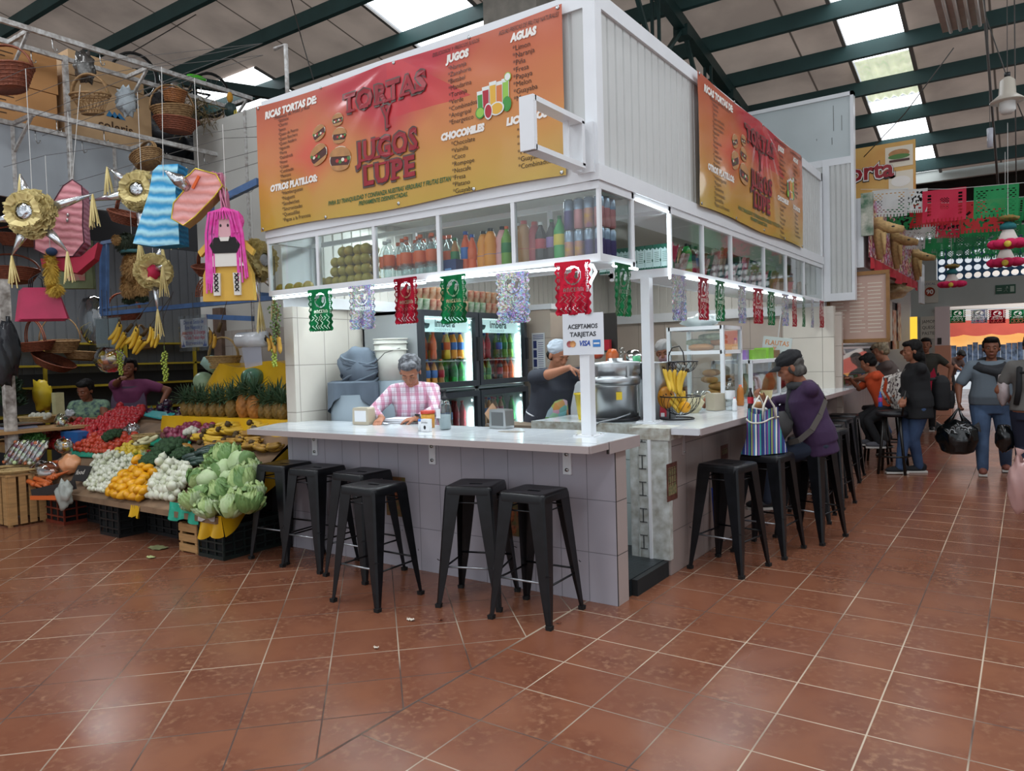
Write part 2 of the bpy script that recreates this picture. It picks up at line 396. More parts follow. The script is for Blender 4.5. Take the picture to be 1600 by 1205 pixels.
# outside: roller shutter, scalloped awning, glowing tarpaulin, blue goods
YO = 20.5
awn = mat('awning_cloth', 'b3493a', .8, var=.15, vscale=3)
def zz(v_, y=YO, u=1540): return at(u, v_, 'y', y).z
x0_, x1_ = at(1484, 520, 'y', YO).x, 9
mb = MB().use(mat('shutter_slats', 'c9c3bd', .5))
for i in range(9):
 h = (zz(480)+1.0-zz(500))/9; mb.box(((x0_+x1_)/2, YO+.02, zz(500)+h*(i+.5)), (x1_-x0_, .04, h*.86))
st('wall_outside', mb)
mb = MB().use(awn); n_ = 60
def aw(u_, v_):
 X = x0_+(x1_-x0_)*u_; return (X, YO-.2-.25*(1-v_), zz(522, YO-.3)-.05*abs(sin(X*5))*(1-v_)+v_*(zz(500)-zz(522, YO-.3)))
mb.grid(aw, 120, 3); aw_o = mb.ob('scalloped_awning', label='brick red scalloped shop awning outside beyond the way out', cat='awning')
tp = mat('orange_tarpaulin', 'f0a24e', .8, emit=.55, var=.25, vscale=.8, col2='f5c27a')  # backlight of the sun put into the cloth as its own glow
mb = MB().use(tp); mb.grid(lambda a, b: (x0_+(x1_-x0_)*a, YO+.1+.03*sin(a*40), zz(547)+b*(zz(520)-zz(547))), 60, 2)
mb.ob('self_lit_tarpaulin', label='orange tarpaulin with painted glow of the sun behind it under the red awning', cat='tarpaulin')
gm_ = mat('blue_goods', '6f86a6', .6, var=.9, vscale=9, col2='20303f'); mb = MB().use(gm_)
for i in range(40):
 X = x0_+.1+i*.13;
 mb.box((X, YO-.05+rnd(-.05, .05), zz(560)+rnd(-.05, .05)), (.12, .04, .8+rnd(-.1, .1)), rnd(-.3, .3))
mb.ob('blue_goods_display', label='display of hanging blue goods outside below the orange tarpaulin', cat='goods', kind='stuff')
area('daylight_outside', (4, 18, 4.6), (0, 0, 0), 7, 4, 200, (1, .95, .88))
area('daylight_lattice', (4, 16.2, 3.2), (R(90), 0, 0), 7, 1.2, 90, (.9, .95, 1))
# added fill lamps under the unseen roof, standing in for hall daylight
for i, (x_, y0, y1, e_) in enumerate(((4.3, -7, 6, 230), (.35, -7.5, 1.5, 150), (-4.9, -7.5, -1.0, 230), (-9.5, -7.5, 0.0, 240))):
 ym = (y0+y1)/2; area('roof_fill_light', (x_, ym, roofz(ym)-.26), (RA*-1, 0, 0), 1.0, y1-y0, e_*1.0, (.90, .95, 1))
area('front_fill_light', (0, -7.9, 3.4), (R(78), 0, 0), 12, 4, 95, (.93, .95, 1))  # added fill lamp behind the camera, standing for the open front
area('neighbour_stall_fill', (-8.4, .8, 3.35), (0, 0, 0), .2, 1.2, 22, (.95, .97, 1))  # unseen lamp added to brighten the inside of the neighbour stall
# ================================================================ THE CORNER STALL
XF, YF = -.12, .10            # side face and front face of the upper case
XL = -3.38; YB = 6.32; ZC0, ZC1 = 2.15, 2.65; ZT = 3.83
clad = mat('white_cladding', 'c3c5c3', .35, var=.05, vscale=3)
cladw = mat('cladding_inside', 'c9c7c0', .45, var=.05, vscale=3)
frame = mat('white_enamel', 'dcdfe2', .3, var=.04, vscale=6)
def ribs(mb, ax, c, a0, a1, z0, z1, sgn=-1, per=.115, dep=.012, gap=.012):
 """ribbed sheet: flat boards with narrow sunk grooves, sgn = side the boards stand proud to"""
 n = max(1, round((a1-a0)/per)); w = (a1-a0)/n; pts = []
 for i in range(n):
  s0 = a0+i*w; pts += [(s0, dep), (s0+gap, dep), (s0+gap*1.6, 0), (s0+w-gap*.6, 0)]
 pts.append((a1, dep))
 P = lambda a, d, z: (a, c-sgn*d, z) if ax == 'x' else (c-sgn*d, a, z)
 vs = [P(a, d, z) for a, d in pts for z in (z0, z1)]
 fs = [(2*i, 2*i+2, 2*i+3, 2*i+1) if (sgn < 0) == (ax == 'x') else (2*i, 2*i+1, 2*i+3, 2*i+2) for i in range(len(pts)-1)]
 return mb.add(vs, fs, False)
# upper clad box: walls of the store loft
mb = MB().use(frame)
ribs(mb.use(clad), 'x', YF+.02, XL+.06, XF-.08, ZC1+.1, ZT-.1, -1)
ribs(mb, 'y', XF-.02, YF+.08, YB, ZC1+.1, ZT-.1, 1)
mb.use(frame)
mb.bx(XL, XF, YF, YF+.06, ZT-.1, ZT); mb.bx(XL, XF, YF-.012, YF+.06, ZC1, ZC1+.1)
mb.bx(XF-.06, XF, YF, YB, ZT-.1, ZT); mb.bx(XF-.06, XF+.012, YF-.012, YB, ZC1, ZC1+.1)
mb.bx(XF-.085, XF+.001, YF-.001, YF+.085, ZC1, ZT); mb.bx(XL, XL+.07, YF-.001, YF+.06, ZC1, ZT); mb.bx(XF-.06, XF, YB-.05, YB, ZC1, ZT)
mb.bx(XL, XL+.03, YF, YB, ZC1, ZT); mb.bx(XL, XF-.03, YB-.03, YB, ZC1+.1, ZT)
mb.use(mat('loft_floor', 'a9a7a0', .6)).bx(XL+.03, XF-.06, YF+.06, YB-.03, 2.93, 2.97)
st('wall_stall_loft', mb)
# glazed case that runs round the stall under the loft
def rail(mb, x0, x1, y0, y1, z0, z1): mb.bx(x0, x1, y0, y1, z0, z1)
fr = MB().use(frame)
DX = [-3.38, -2.74, -2.09, -1.44, -.78, -.12]; DY = [1.24, 1.93, 2.65, 3.68, 4.52, 5.33, 6.32]
cf = thing('glazed_overhead_case', 'white framed glazed overhead case along the stall front, filled with bottles, cans and oranges', 'display case', (-1.75, .35, ZC0))
def loc(mb, o):
 L = V(o.location); mb.v = [tuple(V(q)-L) for q in mb.v]; return mb
for i, xx in enumerate(DX):
 w = .045 if i in (0, 5) else .03; fr.bx(max(xx-w/2, XL+.001), min(xx+w/2, XF-.001), YF+.002, YF+.035, ZC0+.045, ZC1-.05)
fr.bx(XL, XF, YF, YF+.04, ZC0, ZC0+.045); fr.bx(XL, XF, YF, YF+.04, ZC1-.05, ZC1-.001)
fr.bx(XF-.04, XF, YF+.04, .61, ZC0, ZC0+.045); fr.bx(XF-.03, XF-.002, .585, .609, ZC0+.045, ZC1-.05); fr.bx(XF-.04, XF, YF+.04, .61, ZC1-.05, ZC1-.001)
fr.bx(XL, XL+.03, YF+.04, .57, ZC0, ZC0+.04); fr.bx(XL, XL+.03, YF+.04, .57, ZC1-.04, ZC1-.001); fr.bx(XL, XF, .57, .6, ZC0, ZC0+.03); fr.bx(XL, XF, .57, .6, ZC1-.04, ZC1-.001)
for xx in (XL+.015, -2.09, -.78, XF-.02): fr.bx(xx-.014, xx+.014, .571, .599, ZC0+.03, ZC1-.04)
loc(fr, cf).ob('case_frame', cf)
mb = MB().use(frame); mb.bx(XL+.002, XF-.002, YF+.04, .57, ZC0+.004, ZC0+.03); loc(mb, cf).ob('case_shelf', cf)
for a, b in zip(DX, DX[1:]):
 mb = MB().use(glass); mb.bx(a+.02, b-.02, YF+.012, YF+.016, ZC0+.045, ZC1-.05); loc(mb, cf).ob('pane', cf)
mb = MB().use(glass); mb.bx(XF-.02, XF-.016, YF+.04, .585, ZC0+.045, ZC1-.05); loc(mb, cf).ob('pane', cf)
cs_ = thing('glazed_overhead_case', 'white framed glazed overhead case along the aisle side, holding packets and red and green decorations', 'display case', (-.35, 3.7, ZC0))
fr = MB().use(frame)
for i, yy in enumerate(DY):
 w = .05 if i in (0, 6) else .03; fr.bx(XF-.035, XF-.002, max(yy-w/2, 1.241), min(yy+w/2, YB-.001), ZC0+.045, ZC1-.05)
fr.bx(XF-.04, XF, 1.24, YB, ZC0, ZC0+.045); fr.bx(XF-.04, XF, .61, YB, ZC1-.05, ZC1-.001); fr.bx(-.62, XF-.04, .6, YB-.01, ZC1-.02, ZC1-.005)
fr.bx(-.62, XF, 1.2, 1.24, ZC0-.02, ZC0+.045); fr.bx(-.62, XF, 1.2, 1.24, ZC1-.05, ZC1-.001); fr.bx(-.62, -.59, 1.2, YB, ZC0, ZC0+.04)
for yy in (1.22, 3.68, 6.3): fr.bx(-.62, -.59, yy-.015, yy+.015, ZC0, ZC1)
loc(fr, cs_).ob('case_frame', cs_)
mb = MB().use(frame); mb.bx(-.59, XF-.04, 1.24, YB-.01, ZC0+.004, ZC0+.03); loc(mb, cs_).ob('case_shelf', cs_)
for a, b in zip(DY, DY[1:]):
 mb = MB().use(glass); mb.bx(XF-.02, XF-.016, a+.02, b-.02, ZC0+.045, ZC1-.05); loc(mb, cs_).ob('pane', cs_)
# inner walls: tiles below, moulding, cladding above
twall = tile_mat('wall_tiles', 'c9c3b8', '8e887e', .30, .42, 'yz', .30, 1.14-.02, .22)
twall2 = tile_mat('wall_tiles_back', 'b9aca1', '857d73', .42, .40, 'xz', -1.5, 1.18, .25)
def wallbox(name, mt, b, m2=None):
 mb = MB().use(mt).bx(*b); return mb
mb = MB().use(twall).bx(-3.385, -3.26, .25, YB, 0, 2.06); ribs(mb.use(cladw), 'y', -3.26, .62, YB, 2.14, 2.93, 1, .12)
mb.use(frame).bx(-3.30, -3.225, .6, YB, 2.05, 2.15)
mb.bx(-3.385, -3.375, .25, YB, 2.06, 2.66); st('wall_stall_left', mb)
mb = MB().use(twall2).bx(-3.26, .1, YB-.02, YB+.06, 0, 2.02); ribs(mb.use(cladw), 'x', YB-.03, -3.26, -.6, 2.14, 2.93, -1, .12)
mb.use(frame).bx(-3.26, -.6, YB-.07, YB, 2.01, 2.07); mb.bx(-3.26, -.6, YB-.05, YB, 2.07, 2.14)
mb.use(tile_mat('pilaster_tiles', 'ccc6ba', '8e887e', .5, .45, 'xz', -.62, 1.25)).bx(-.62, .02, YB-.1, YB+.02, 0, 2.1); st('wall_stall_back', mb)
# tiled pier beside the fridges (foot of the concrete column)
pt = tile_mat('pier_tiles', 'b8aa9c', '8a8076', .33, .33, 'xz', -2.6, 1.1)
st('pillar_tiled', MB().use(pt).bx(cx0+.02, -2.30, 3.02, 3.1+(cx1-cx0)*.8, 0, 2.08).use(frame).bx(cx0, -2.27, 3.0, 3.6, 2.08, 2.14))
# raised stall floor with dark threshold between the counters
st('floor_stall', MB().use(mat('sooty_step', '20272a', .35, var=.6, vscale=12, bump=.3)).bx(-3.26, -.02, .2, YB, 0, .11).use(mat('step_edge', '17191a', .8, var=.3)).bx(-.55, .02, .235, .74, 0, .105))
# ---- front counter
ft = tile_mat('counter_tiles', 'a6a3ac', '7b7980', .2015, .335, 'xz', .0, -.02, .18, .003)
slabm = mat('counter_top_tile', 'd6dbdf', .12, var=.05, vscale=3)
edge = mat('counter_edge_tile', 'a59a98', .25, var=.06, vscale=4)
dark = mat('dark_joint', '2e2a28', .8)
fc = thing('tiled_counter', 'long white tiled bar counter along the stall front with six black stools before it', 'counter', (-1.54, .1, 0))
mb = MB().use(ft).bx(-3.08, -.004, 0, .148, 0, .995).use(dark).bx(-.006, -.001, .001, .147, 0, .995)
mb.use(tile_mat('counter_end_tiles', 'a79b97', '4c4846', .4, .335, 'yz', -.1, -.02, .2, .003)).bx(-.003, 0, .008, .148, 0, .995)
loc(mb, fc).ob('counter_base', fc)
mb = MB()
TT = tile_mat('slab_tiles', 'd3d9dd', '8f9598', .3, .3, 'xy', 0, -.03, .1, .0025)
bp_ = [at(u_, v_, 'z', 1.036) for u_, v_ in ((998, 681), (900, 672), (704, 665), (505, 657))]; out = [(-3.12, -.355), (.02, -.36), (.02, .29)]+[(p_.x, p_.y) for p_ in bp_[1:]]+[(-3.255, .45), (-3.26, .245), (-3.36, .24), (-3.34, .1)]
mb.use(TT).prism(out, .998, 1.036)
nv = len(mb.v)
mb.use(edge); mb.bar((-3.12, -.36, 1.014), (.02, -.365, 1.014), .012, .042); mb.bar((.025, -.36, 1.014), (.025, -.14, 1.014), .012, .042)
mb.use(edge).bar((.026, -.13, 1.000), (.026, .29, 1.000), .014, .072); mb.use(dark).bar((.022, -.142, 1.0), (.022, -.128, 1.0), .012, .07)
mb.use(mat('slab_joint', '7d8688', .6)).bx(-3.3, .0, -.232, -.226, 1.0355, 1.0368)
loc(mb, fc).ob('counter_top', fc)
for u_ in (494, 677, 887):
 p = at(u_, 720, 'y', 0); mb = MB().use(frame); mb.bx(p.x-.03, p.x+.03, -.012, .0, .80, .99); mb.bx(p.x-.03, p.x+.03, -.3, 0, .985, .997)
 mb.use(steel)
 for zz_ in (.83, .93): mb.tube([(p.x, -.013, zz_), (p.x, -.02, zz_)], .012, 8)
 loc(mb, fc).ob('bracket', fc)
mosaic = mat('fruit_picture_tile', '8b5a3b', .5, var=.9, vscale=28, col2='4f5a33'); mosaic2 = mat('fruit_picture_spot', 'b5683c', .5, var=.8, vscale=40, col2='5e2f22')
for u_, v_ in ((619, 780), (805, 808)):
 p = at(u_, v_, 'y', 0); mb = MB().use(mosaic).bx(p.x-.1, p.x+.1, -.004, .0, p.z-.13, p.z+.17).use(mosaic2)
 for q in range(7): mb.ball((p.x+rnd(-.06, .06), -.003, p.z+rnd(-.09, .07)), (.03, .004, .03), 10, 6)
 loc(mb, fc).ob('picture_tile', fc)
# ---- aisle counter
bt = tile_mat('side_tiles', '9b8d88', '5d5450', .33, .30, 'yz', .74, .0, .2, .003)
sc = thing('tiled_counter', 'long tiled bar counter down the aisle side where customers sit', 'counter', (-.1, 3.5, 0))
grime = mat('grimy_white_tile', 'c6cdca', .4, var=.4, vscale=14, col2='8d8f88')
mb = MB().use(bt).bx(-.10, .03, .76, YB, 0, .985).use(mat('white_block_paint', 'c9cfcd', .5, var=.35, vscale=16, col2='99998f')).bx(-.26, .032, .742, .80, .11, .985)
mb.use(tile_mat('inner_tiles', 'c3ccca', '7d8583', .33, .33, 'xz', -.02, .1, .25)).bx(-1.25, -.2, 1.0, 1.06, .11, .985)
mb.use(grime).bx(-.26, -.1, .8, 1.0, .11, .985)
loc(mb, sc).ob('counter_base', sc)
mb = MB().use(TT).bx(-1.25, .045, .985, 1.6, .99, 1.034); mb.bx(-.62, .045, 1.6, YB, .99, 1.034)
mb.use(mat('chipped_edge', 'bfc3bd', .6, var=.4, vscale=18, col2='8a8272')).bx(-.26, .045, .735, .985, .95, 1.034).bx(-1.25, -.15, .978, .985, .955, 1.034)
loc(mb, sc).ob('counter_top', sc)
mb = MB().use(TT).bx(.05, .255, .765, YB, .995, 1.036).use(mat('shelf_front', 'c9ccd0', .3)).bx(.05, .25, .757, .765, .99, 1.036).use(edge).bx(.255, .262, .765, YB, .99, 1.036)
loc(mb, sc).ob('outer_shelf', sc)
# slotted angle irons on the white end face
mb = MB().use(frame); mb.bx(-.115, -.095, .725, .742, .1, .95)
sl = mat('slot_shadow', '4a4d4c', .8); mb.use(sl)
for i in range(9):
 z_ = .17+i*.095;
 if i % 1 == 0: mb.bx(-.19, -.135, .738, .7415, z_, z_+.006); mb.bx(-.168, -.16, .738, .7415, z_-.05 if i % 2 else z_, z_ if i % 2 else z_+.05)
mb.use(grime).bx(-.2, -.19, .736, .742, .11, .95)
loc(mb, sc).ob('slotted_angle', sc)
for (u0, v0, u1, v1) in ((1041, 726, 1058, 778), (1126, 697, 1137, 715)):
 a, b = at(u0, v0, 'x', .03), at(u1, v1, 'x', .03); mb = MB().use(mat('brown_picture_tile', '6b4238', .5, var=.6, vscale=30, col2='4a2a22')).bx(.03, .034, a.y, b.y, b.z, a.z)
 mb.use(mat('tile_figure', '8d7a5a', .5, var=.6, vscale=50, col2='4a5a3c')).bx(.034, .036, a.y+.02, b.y-.02, b.z+.04, a.z-.03).use(mat('tile_lines', '55302a', .6))
 for q in range(4): yy = a.y+.03+(b.y-a.y-.06)*q/3; mb.bx(.036, .037, yy-.003, yy+.003, a.z-.16, a.z-.03)
 for q in range(3): mb.bx(.036, .037, a.y+.02, b.y-.02, a.z-.04-q*.05, a.z-.036-q*.05)
 loc(mb, sc).ob('picture_tile', sc)
p = at(1067, 720, 'x', .03); mb = MB().use(edge).bx(.031, .042, p.y-.02, p.y+.02, .82, .985).use(steel)
for zz_ in (.84, .96): mb.tube([(.042, p.y, zz_), (.047, p.y, zz_)], .008, 8)
loc(mb, sc).ob('bracket', sc)
# posts carrying the case
for k_, (x_, y_, z0_, lab) in enumerate(((-.25, .13, 1.036, 'white steel post standing on the front counter behind the card payment sign'), (-.30, 1.18, 1.034, 'white steel post standing on the inner counter beside the fruit wire basket'))):
 o = thing('support_post', lab, 'post', (x_, y_, z0_))
 MB().use(frame).bx(-.035, .035, -.035, .035, .006, ZC0-z0_-.001 if k_ == 0 else ZC0-z0_-.021).ob('post', o)
 mb = MB().use(frame).bx(-.075, .075, -.075, .075, 0, .008).use(steel)
 for a in (-1, 1):
  for b in (-1, 1): mb.lathe([(.007, .008), (.007, .014)], (a*.058, b*.058, 0), 6)
 mb.ob('base_plate', o)
# bracket frame for a sign sticking out at the corner
o = thing('bracket_frame', 'empty white steel sign frame jutting out from the corner in front of the banner', 'frame', (-.16, .09, 2.8))
mb = MB().use(frame); y0_, y1_ = -.56, .0; z0_, z1_ = 2.72, 2.99; X_ = -.2
mb.bar((X_, y0_, z0_-.0), (X_, y1_, z0_), .09, .03); mb.bar((X_, y0_, z1_), (X_, y1_, z1_), .09, .03); mb.bx(X_-.05, X_+.045, y0_-.02, y0_+.012, z0_-.015, z1_+.015)
mb.bx(X_-.045, X_+.045, -.03, 0, z0_, z1_); mb.bx(X_-.035, X_+.0, -.13, -.11, z0_, z1_); mb.bar((X_-.04, .0, z0_), (X_-.04, .1, z0_), .04, .03); mb.bar((X_-.04, .0, z1_), (X_-.04, .1, z1_), .04, .03)
mb.bx(X_-.06, X_+.06, .075, .105, z0_-.02, z1_+.02)
loc(mb, o).ob('sign_frame', o)
# LED strips
led = mat('led_strip', 'eaf8ff', .4, emit=9)
def ledtube(pts, lab):
 o = MB().use(led).tube(pts, .009, 6).ob('led_strip', label=lab, cat='light'); return o
ledtube([(-3.36, YF+.03, ZC0-.02), (-2.2, YF+.03, ZC0-.018), (-1.6, YF+.03, ZC0-.02)], 'white LED strip glowing under the oranges end of the front case')
ledtube([(-1.55, YF-.01, ZC0-.012), (-.9, YF-.012, ZC0-.02), (-.3, YF-.012, ZC0-.03), (-.17, YF-.01, ZC0-.028), (-.15, YF-.01, ZC0-.07), (-.2, YF-.01, ZC0-.15)], 'white LED strip under the front case drooping at the corner beside the red flag')
ledtube([(XF+.006, .26, ZC0-.02), (XF+.006, .62, ZC0-.015)], 'short white LED strip under the aisle side pane next to the corner')
ledtube([(XF-.0, .63, ZC1-.04), (XF-.0, 1.19, ZC1-.045), (XF-.0, 1.2, ZC1-.09), (XF-.0, 1.2, ZC0-.04)], 'white LED strip framing the open bay, running down its upright')
ledtube([(XF+.008, 1.5, ZC0-.012), (XF+.008, 3.4, ZC0-.012), (XF+.008, 5.2, ZC0-.014)], 'long white LED strip under the aisle side case behind the foil flags')
area('stall_tube_light', (-2.0, 1.2, 2.88), (0, 0, 0), 2.2, .25, 34, (.86, .96, 1))
area('stall_tube_light_back', (-1.6, 4.3, 2.88), (0, 0, 0), .3, 3, 26, (.95, .96, .95))
area('stall_case_light', (-1.75, .45, 2.145), (0, 0, 0), 2.9, .06, 10, (.85, .96, 1))
area('stall_case_light_side', (-.35, 3.6, 2.145), (0, 0, 0), .06, 4.6, 9, (.9, .97, 1))
# white panelled end wall of the next stall
mb = MB(); X1 = .25
pw = mat('pale_blue_wall', 'bcc6c8', .5, var=.12, vscale=1.5)
mb.use(pw).bx(-4, X1-.03, 6.42, 6.5, 4.0, 4.82).use(frame).bx(-4, X1, 6.40, 6.52, 4.79, 4.84).bx(X1-.04, X1, 6.4, 6.52, 2.17, 4.84).bx(-1.4, X1-.04, 6.40, 6.5, 3.93, 4.02).bx(-.16, X1-.04, 6.4, 6.5, 2.17, 2.27).bx(-.13, -.05, 6.395, 6.5, 2.17, 4.0).bx(-1.4, -.13, 6.42, 6.5, 2.0, 4.0)
ribs(mb.use(clad), 'x', 6.405, -1.4, -.13, 3.8, 3.93, -1, .1); ribs(mb, 'x', 6.405, -.05, X1-.04, 2.27, 3.93, -1, .07)
mb.use(mat('run_stains', '5a5f5c', .8))
for u_, v_, h_ in ((1302, 165, 50), (1300, 215, 14), (1315, 180, 30), (1276, 217, 4), (1333, 205, 10)):
 a = at(u_, v_, 'y', 6.418); mb.bx(a.x-.003, a.x+.003, 6.417, 6.42, a.z-h_*.0065, a.z)
st('wall_next_stall', mb)
# ================================================================ BANNERS
bm_ = mat('banner_vinyl', 'd9703a', .25, coat=.4); k = NT(bm_); v, x, y, z = k.xyz('Object')
base = k.n.new('ShaderNodeValToRGB'); cr = base.color_ramp; cr.elements[0].position = 0; cr.elements[0].color = (*srgb('b9983c'), 1); cr.elements[1].position = 1; cr.elements[1].color = (*srgb('ae4f34'), 1)
for p_, c_ in ((.22, 'bf8e40'), (.5, 'c27a44'), (.8, 'ba603c')):
 e_ = cr.elements.new(p_); e_.color = (*srgb(c_), 1)
k.l.new(k.m('ADD', k.rng(z, 0., 1.07), k.m('MULTIPLY', k.m('SUBTRACT', k.noise(v, 2.2), .5), .25)), base.inputs[0])
# red swash: a diamond from the top middle towards the glasses, and a glow round the burgers
d1 = k.m('ADD', k.m('ABSOLUTE', k.m('SUBTRACT', x, 1.55)), k.m('MULTIPLY', k.m('ABSOLUTE', k.m('SUBTRACT', z, 1.0)), 1.25))
c = k.mix(k.m('MULTIPLY', k.rng(d1, .5, .95, 1., 0.), .85), base.outputs[0], srgb('b5213a'))
d2 = k.m('ADD', k.m('ABSOLUTE', k.m('SUBTRACT', x, .7)), k.m('MULTIPLY', k.m('ABSOLUTE', k.m('SUBTRACT', z, .55)), 1.4))
c = k.mix(k.m('MULTIPLY', k.rng(d2, .1, .5, 1., 0.), .75), c, srgb('cb4338'))
d3 = k.m('ADD', k.m('MULTIPLY', k.m('SUBTRACT', x, 2.05), .62), k.m('SUBTRACT', z, .84)); up = k.m('LESS_THAN', d3, .0); rt = k.m('GREATER_THAN', x, 1.55); lo = k.m('GREATER_THAN', z, .66)
c = k.mix(k.m('MULTIPLY', k.m('MULTIPLY', up, k.m('MULTIPLY', rt, lo)), .8), c, srgb('bf3038'))
k.l.new(c, k.p.inputs['Base Color'])
inkb = mat('black_print', '2a1d18', .4); inkw = mat('white_print', 'e2ddd6', .35); inkr = mat('red_print', '9c1f2b', .35, var=.3, vscale=10); inkg = mat('green_print', '1f5a33', .4); inko = mat('grey_outline_print', '5a4640', .4)
PB = dict(bun=mat('print_bun', 'b98552', .4, var=.25, vscale=18), let=mat('print_lettuce', '4f7a3a', .4), meat=mat('print_meat', '4a241f', .4), crm=mat('print_cream', 'dcd2bf', .4), tom=mat('print_tomato', 'b3302c', .4),
          gg=mat('print_green', '3f8d3c', .35), rr=mat('print_redjuice', 'a51f30', .35), yy=mat('print_yellow', 'd6a63a', .35), oo=mat('print_orange', 'c9703a', .35), lime=mat('print_lime', '8dbb4a', .35), wht=mat('print_white', 'd8dcd8', .3))
BW, BH = 3.07, 1.07
def sag(u_, w_):
 """how the sheet billows, metres towards the viewer; pulled in at the middle grommet"""
 d = math.hypot((u_-.53)*BW, (1-w_)*BH); f = .006*sin((atan2((1-w_)*BH+.02, (u_-.53)*BW))*17)*min(1, d*2.2)*max(0, 1-d/1.25)
 return .02+f+.004*sin(u_*31+w_*3)*sin(w_*3.1)+.010*sin(w_*pi)*abs(sin(u_*2*pi))+.004*noise.noise(V((u_*9, w_*5, 0)))
def make_banner(name, label, loc_, rz, full=True):
 o = thing(name, label, 'banner', loc_, rz)
 mb = MB().use(bm_)
 def P(u_, w_):
  top = BH*(1.0-.012*sin(u_*2*pi)**2) if w_ > .99 else w_*BH
  zz_ = w_*BH + (1-w_)*(.012*sin(u_*2*pi*1.5)) - w_*.02*sin(((u_*2) % 1)*pi)
  return (u_*BW, -sag(u_, w_), zz_)
 mb.grid(P, 96, 40); mb.ob('banner_sheet', o)
 L = MB()
 def tx(s, x, z, size, m, shear=0, sx=1., off=0, sp=1, dz=0, slope=0.):
  L.use(m); n0 = len(L.v); text(L, s, size, T(x, 0, z) @ RX(pi/2) @ RZ(slope), shear, sx, off, sp=sp, ex=0)
  for i in range(n0, len(L.v)):
   q = L.v[i]; L.v[i] = (q[0], q[1]-sag(min(max(q[0]/BW, 0), 1), min(max(q[2]/BH, 0), 1))-.004-dz, q[2])
 # headings: fattened, slanted face
 def ft(s, x0, x1, z, cap, m, shear=0., off=0., dz=0., sp=1.):
  key = MB().use(m); text(key, s, 1., Matrix(), shear, 1., off/max(cap, .01)*.7, ex=0, sp=sp)
  xs_ = [q[0] for q in key.v]; w = max(xs_)-min(xs_); tx(s, x0, z, cap/.70, m, shear, (x1-x0)/(w*cap/.70), off, sp, dz)
 hd = dict(shear=.15, off=.005)
 ft('RICAS TORTAS DE:', .12, .78, .945, .055, inkw, **hd); ft('Milanesa de Pollo y Res', .24, .69, .915, .026, inkb, shear=.25)
 for i, s in enumerate(('*Salchicha', '*Chorizo', '*Jamon', '*Queso de Puerco', '*Queso Ranchero', '*Queso Asadero', '*Aguacate', '*Pierna', '*Deshebrada', '*Huevo', '*Cubana', '*Combinadas', '*Mexicana', '*Hawaiana')):
  tx(s, .29, .880-i*.0385, .040, inkb, sx=.85)
 ft('OTROS PLATILLOS:', .16, .76, .323, .05, inkw, **hd)
 for i, s in enumerate(('*Hamburguesas', '*Nuguets', '*Sandwiches', '*Sincronizadas', '*Quesadillas', '*Papas a la Francesa')): tx(s, .30, .275-i*.045, .046, inkb, sx=.95)
 for s, x0, x1, z_, cp in (('TORTAS', 1.10, 1.95, .79, .135), ('Y', 1.50, 1.60, .60, .15), ('JUGOS', 1.23, 1.87, .39, .145), ('LUPE', 1.28, 1.80, .205, .14)):
  ft(s, x0-.01, x1+.01, z_-.006, cp+.012, inko, off=.016, sp=1.1, dz=.003); ft(s, x0, x1, z_, cp, inkr, off=.008, sp=1.15, dz=.007)
  n_ = len(s); L.use(inkr)
  for i in range(n_ if s != 'Y' else 1):        # slab feet of the western face
   xx = x0+(x1-x0)*(i+.5)/n_; w_ = (x1-x0)/n_*.36
   for zf in (z_-.004,) + ((z_+cp-.012,) if s[i] in 'TLPEYU' else ()): L.box((xx, -sag(xx/BW, zf/BH)-.011, zf+.008), (w_*(2 if s[i] != 'Y' else 1.2), .001, .018))
 ft('PARA SU TRANQUILIDAD Y CONFIANZA NUESTRAS VERDURAS Y FRUTAS ESTAN', .87, 2.14, .108, .034, inkg, shear=.25, off=.001)
 ft('PREVIAMENTE DESINFECTADAS.', 1.21, 1.72, .062, .032, inkg, shear=.25, off=.001)
 ft('DELICIOSOS Y FRESCOS JUGOS', 2.0, 2.42, 1.0, .026, inkb, shear=.35); ft('JUGOS', 2.13, 2.34, .93, .048, inkw, **hd)
 for i, s in enumerate(('*Naranja', '*Zanahoria', '*Betabel', '*Mandarina', '*Toronja', '*Verde', '*Combinados', '*Antigripal', '*Energetico')): tx(s, 2.14, .872-i*.047, .046, inkb)
 ft('CHOCOMILES', 2.06, 2.45, .40, .045, inkw, **hd)
 for i, s in enumerate(('*Chocolate', '*Vainilla', '*Coco', '*Rompope', '*Nescafe', '*Fresa', '*Platano', '*Guayaba')): tx(s, 2.15, .345-i*.047, .046, inkb)
 ft('AGUAS FRESCAS DE FRUTAS NATURALES', 2.58, 3.05, .998, .03, inkb, shear=.35); ft('AGUAS', 2.68, 2.89, .932, .048, inkw, **hd)
 for i, s in enumerate(('*Limon', '*Naranja', '*Piña', '*Fresa', '*Papaya', '*Melon', '*Guayaba', '*Mango')): tx(s, 2.69, .868-i*.047, .048, inkb)
 ft('LICUADOS', 2.63, 2.95, .395, .045, inkw, **hd)
 for i, s in enumerate(('*Papaya', '*Fresa', '*Platano', '*Manzana', '*Guayaba', '*Combinados')): tx(s, 2.71, .33-i*.047, .046, inkb)
 L.ob('lettering', o)
 A = MB()
 def disc(x, z, rx, rz_, m, a0=0, a1=2*pi, rot=0, y=0.):
  n_ = 22; c_, s_ = cos(rot), sin(rot); yb = -sag(x/BW, z/BH)-.004-y
  ps = [(rx*cos(a0+(a1-a0)*i/n_), rz_*sin(a0+(a1-a0)*i/n_)) for i in range(n_+1)]
  A.use(m).add([(x, yb, z)]+[(x+p*c_-q*s_, yb, z+p*s_+q*c_) for p, q in ps], [(0, i+1, i+2) for i in range(n_)], False)
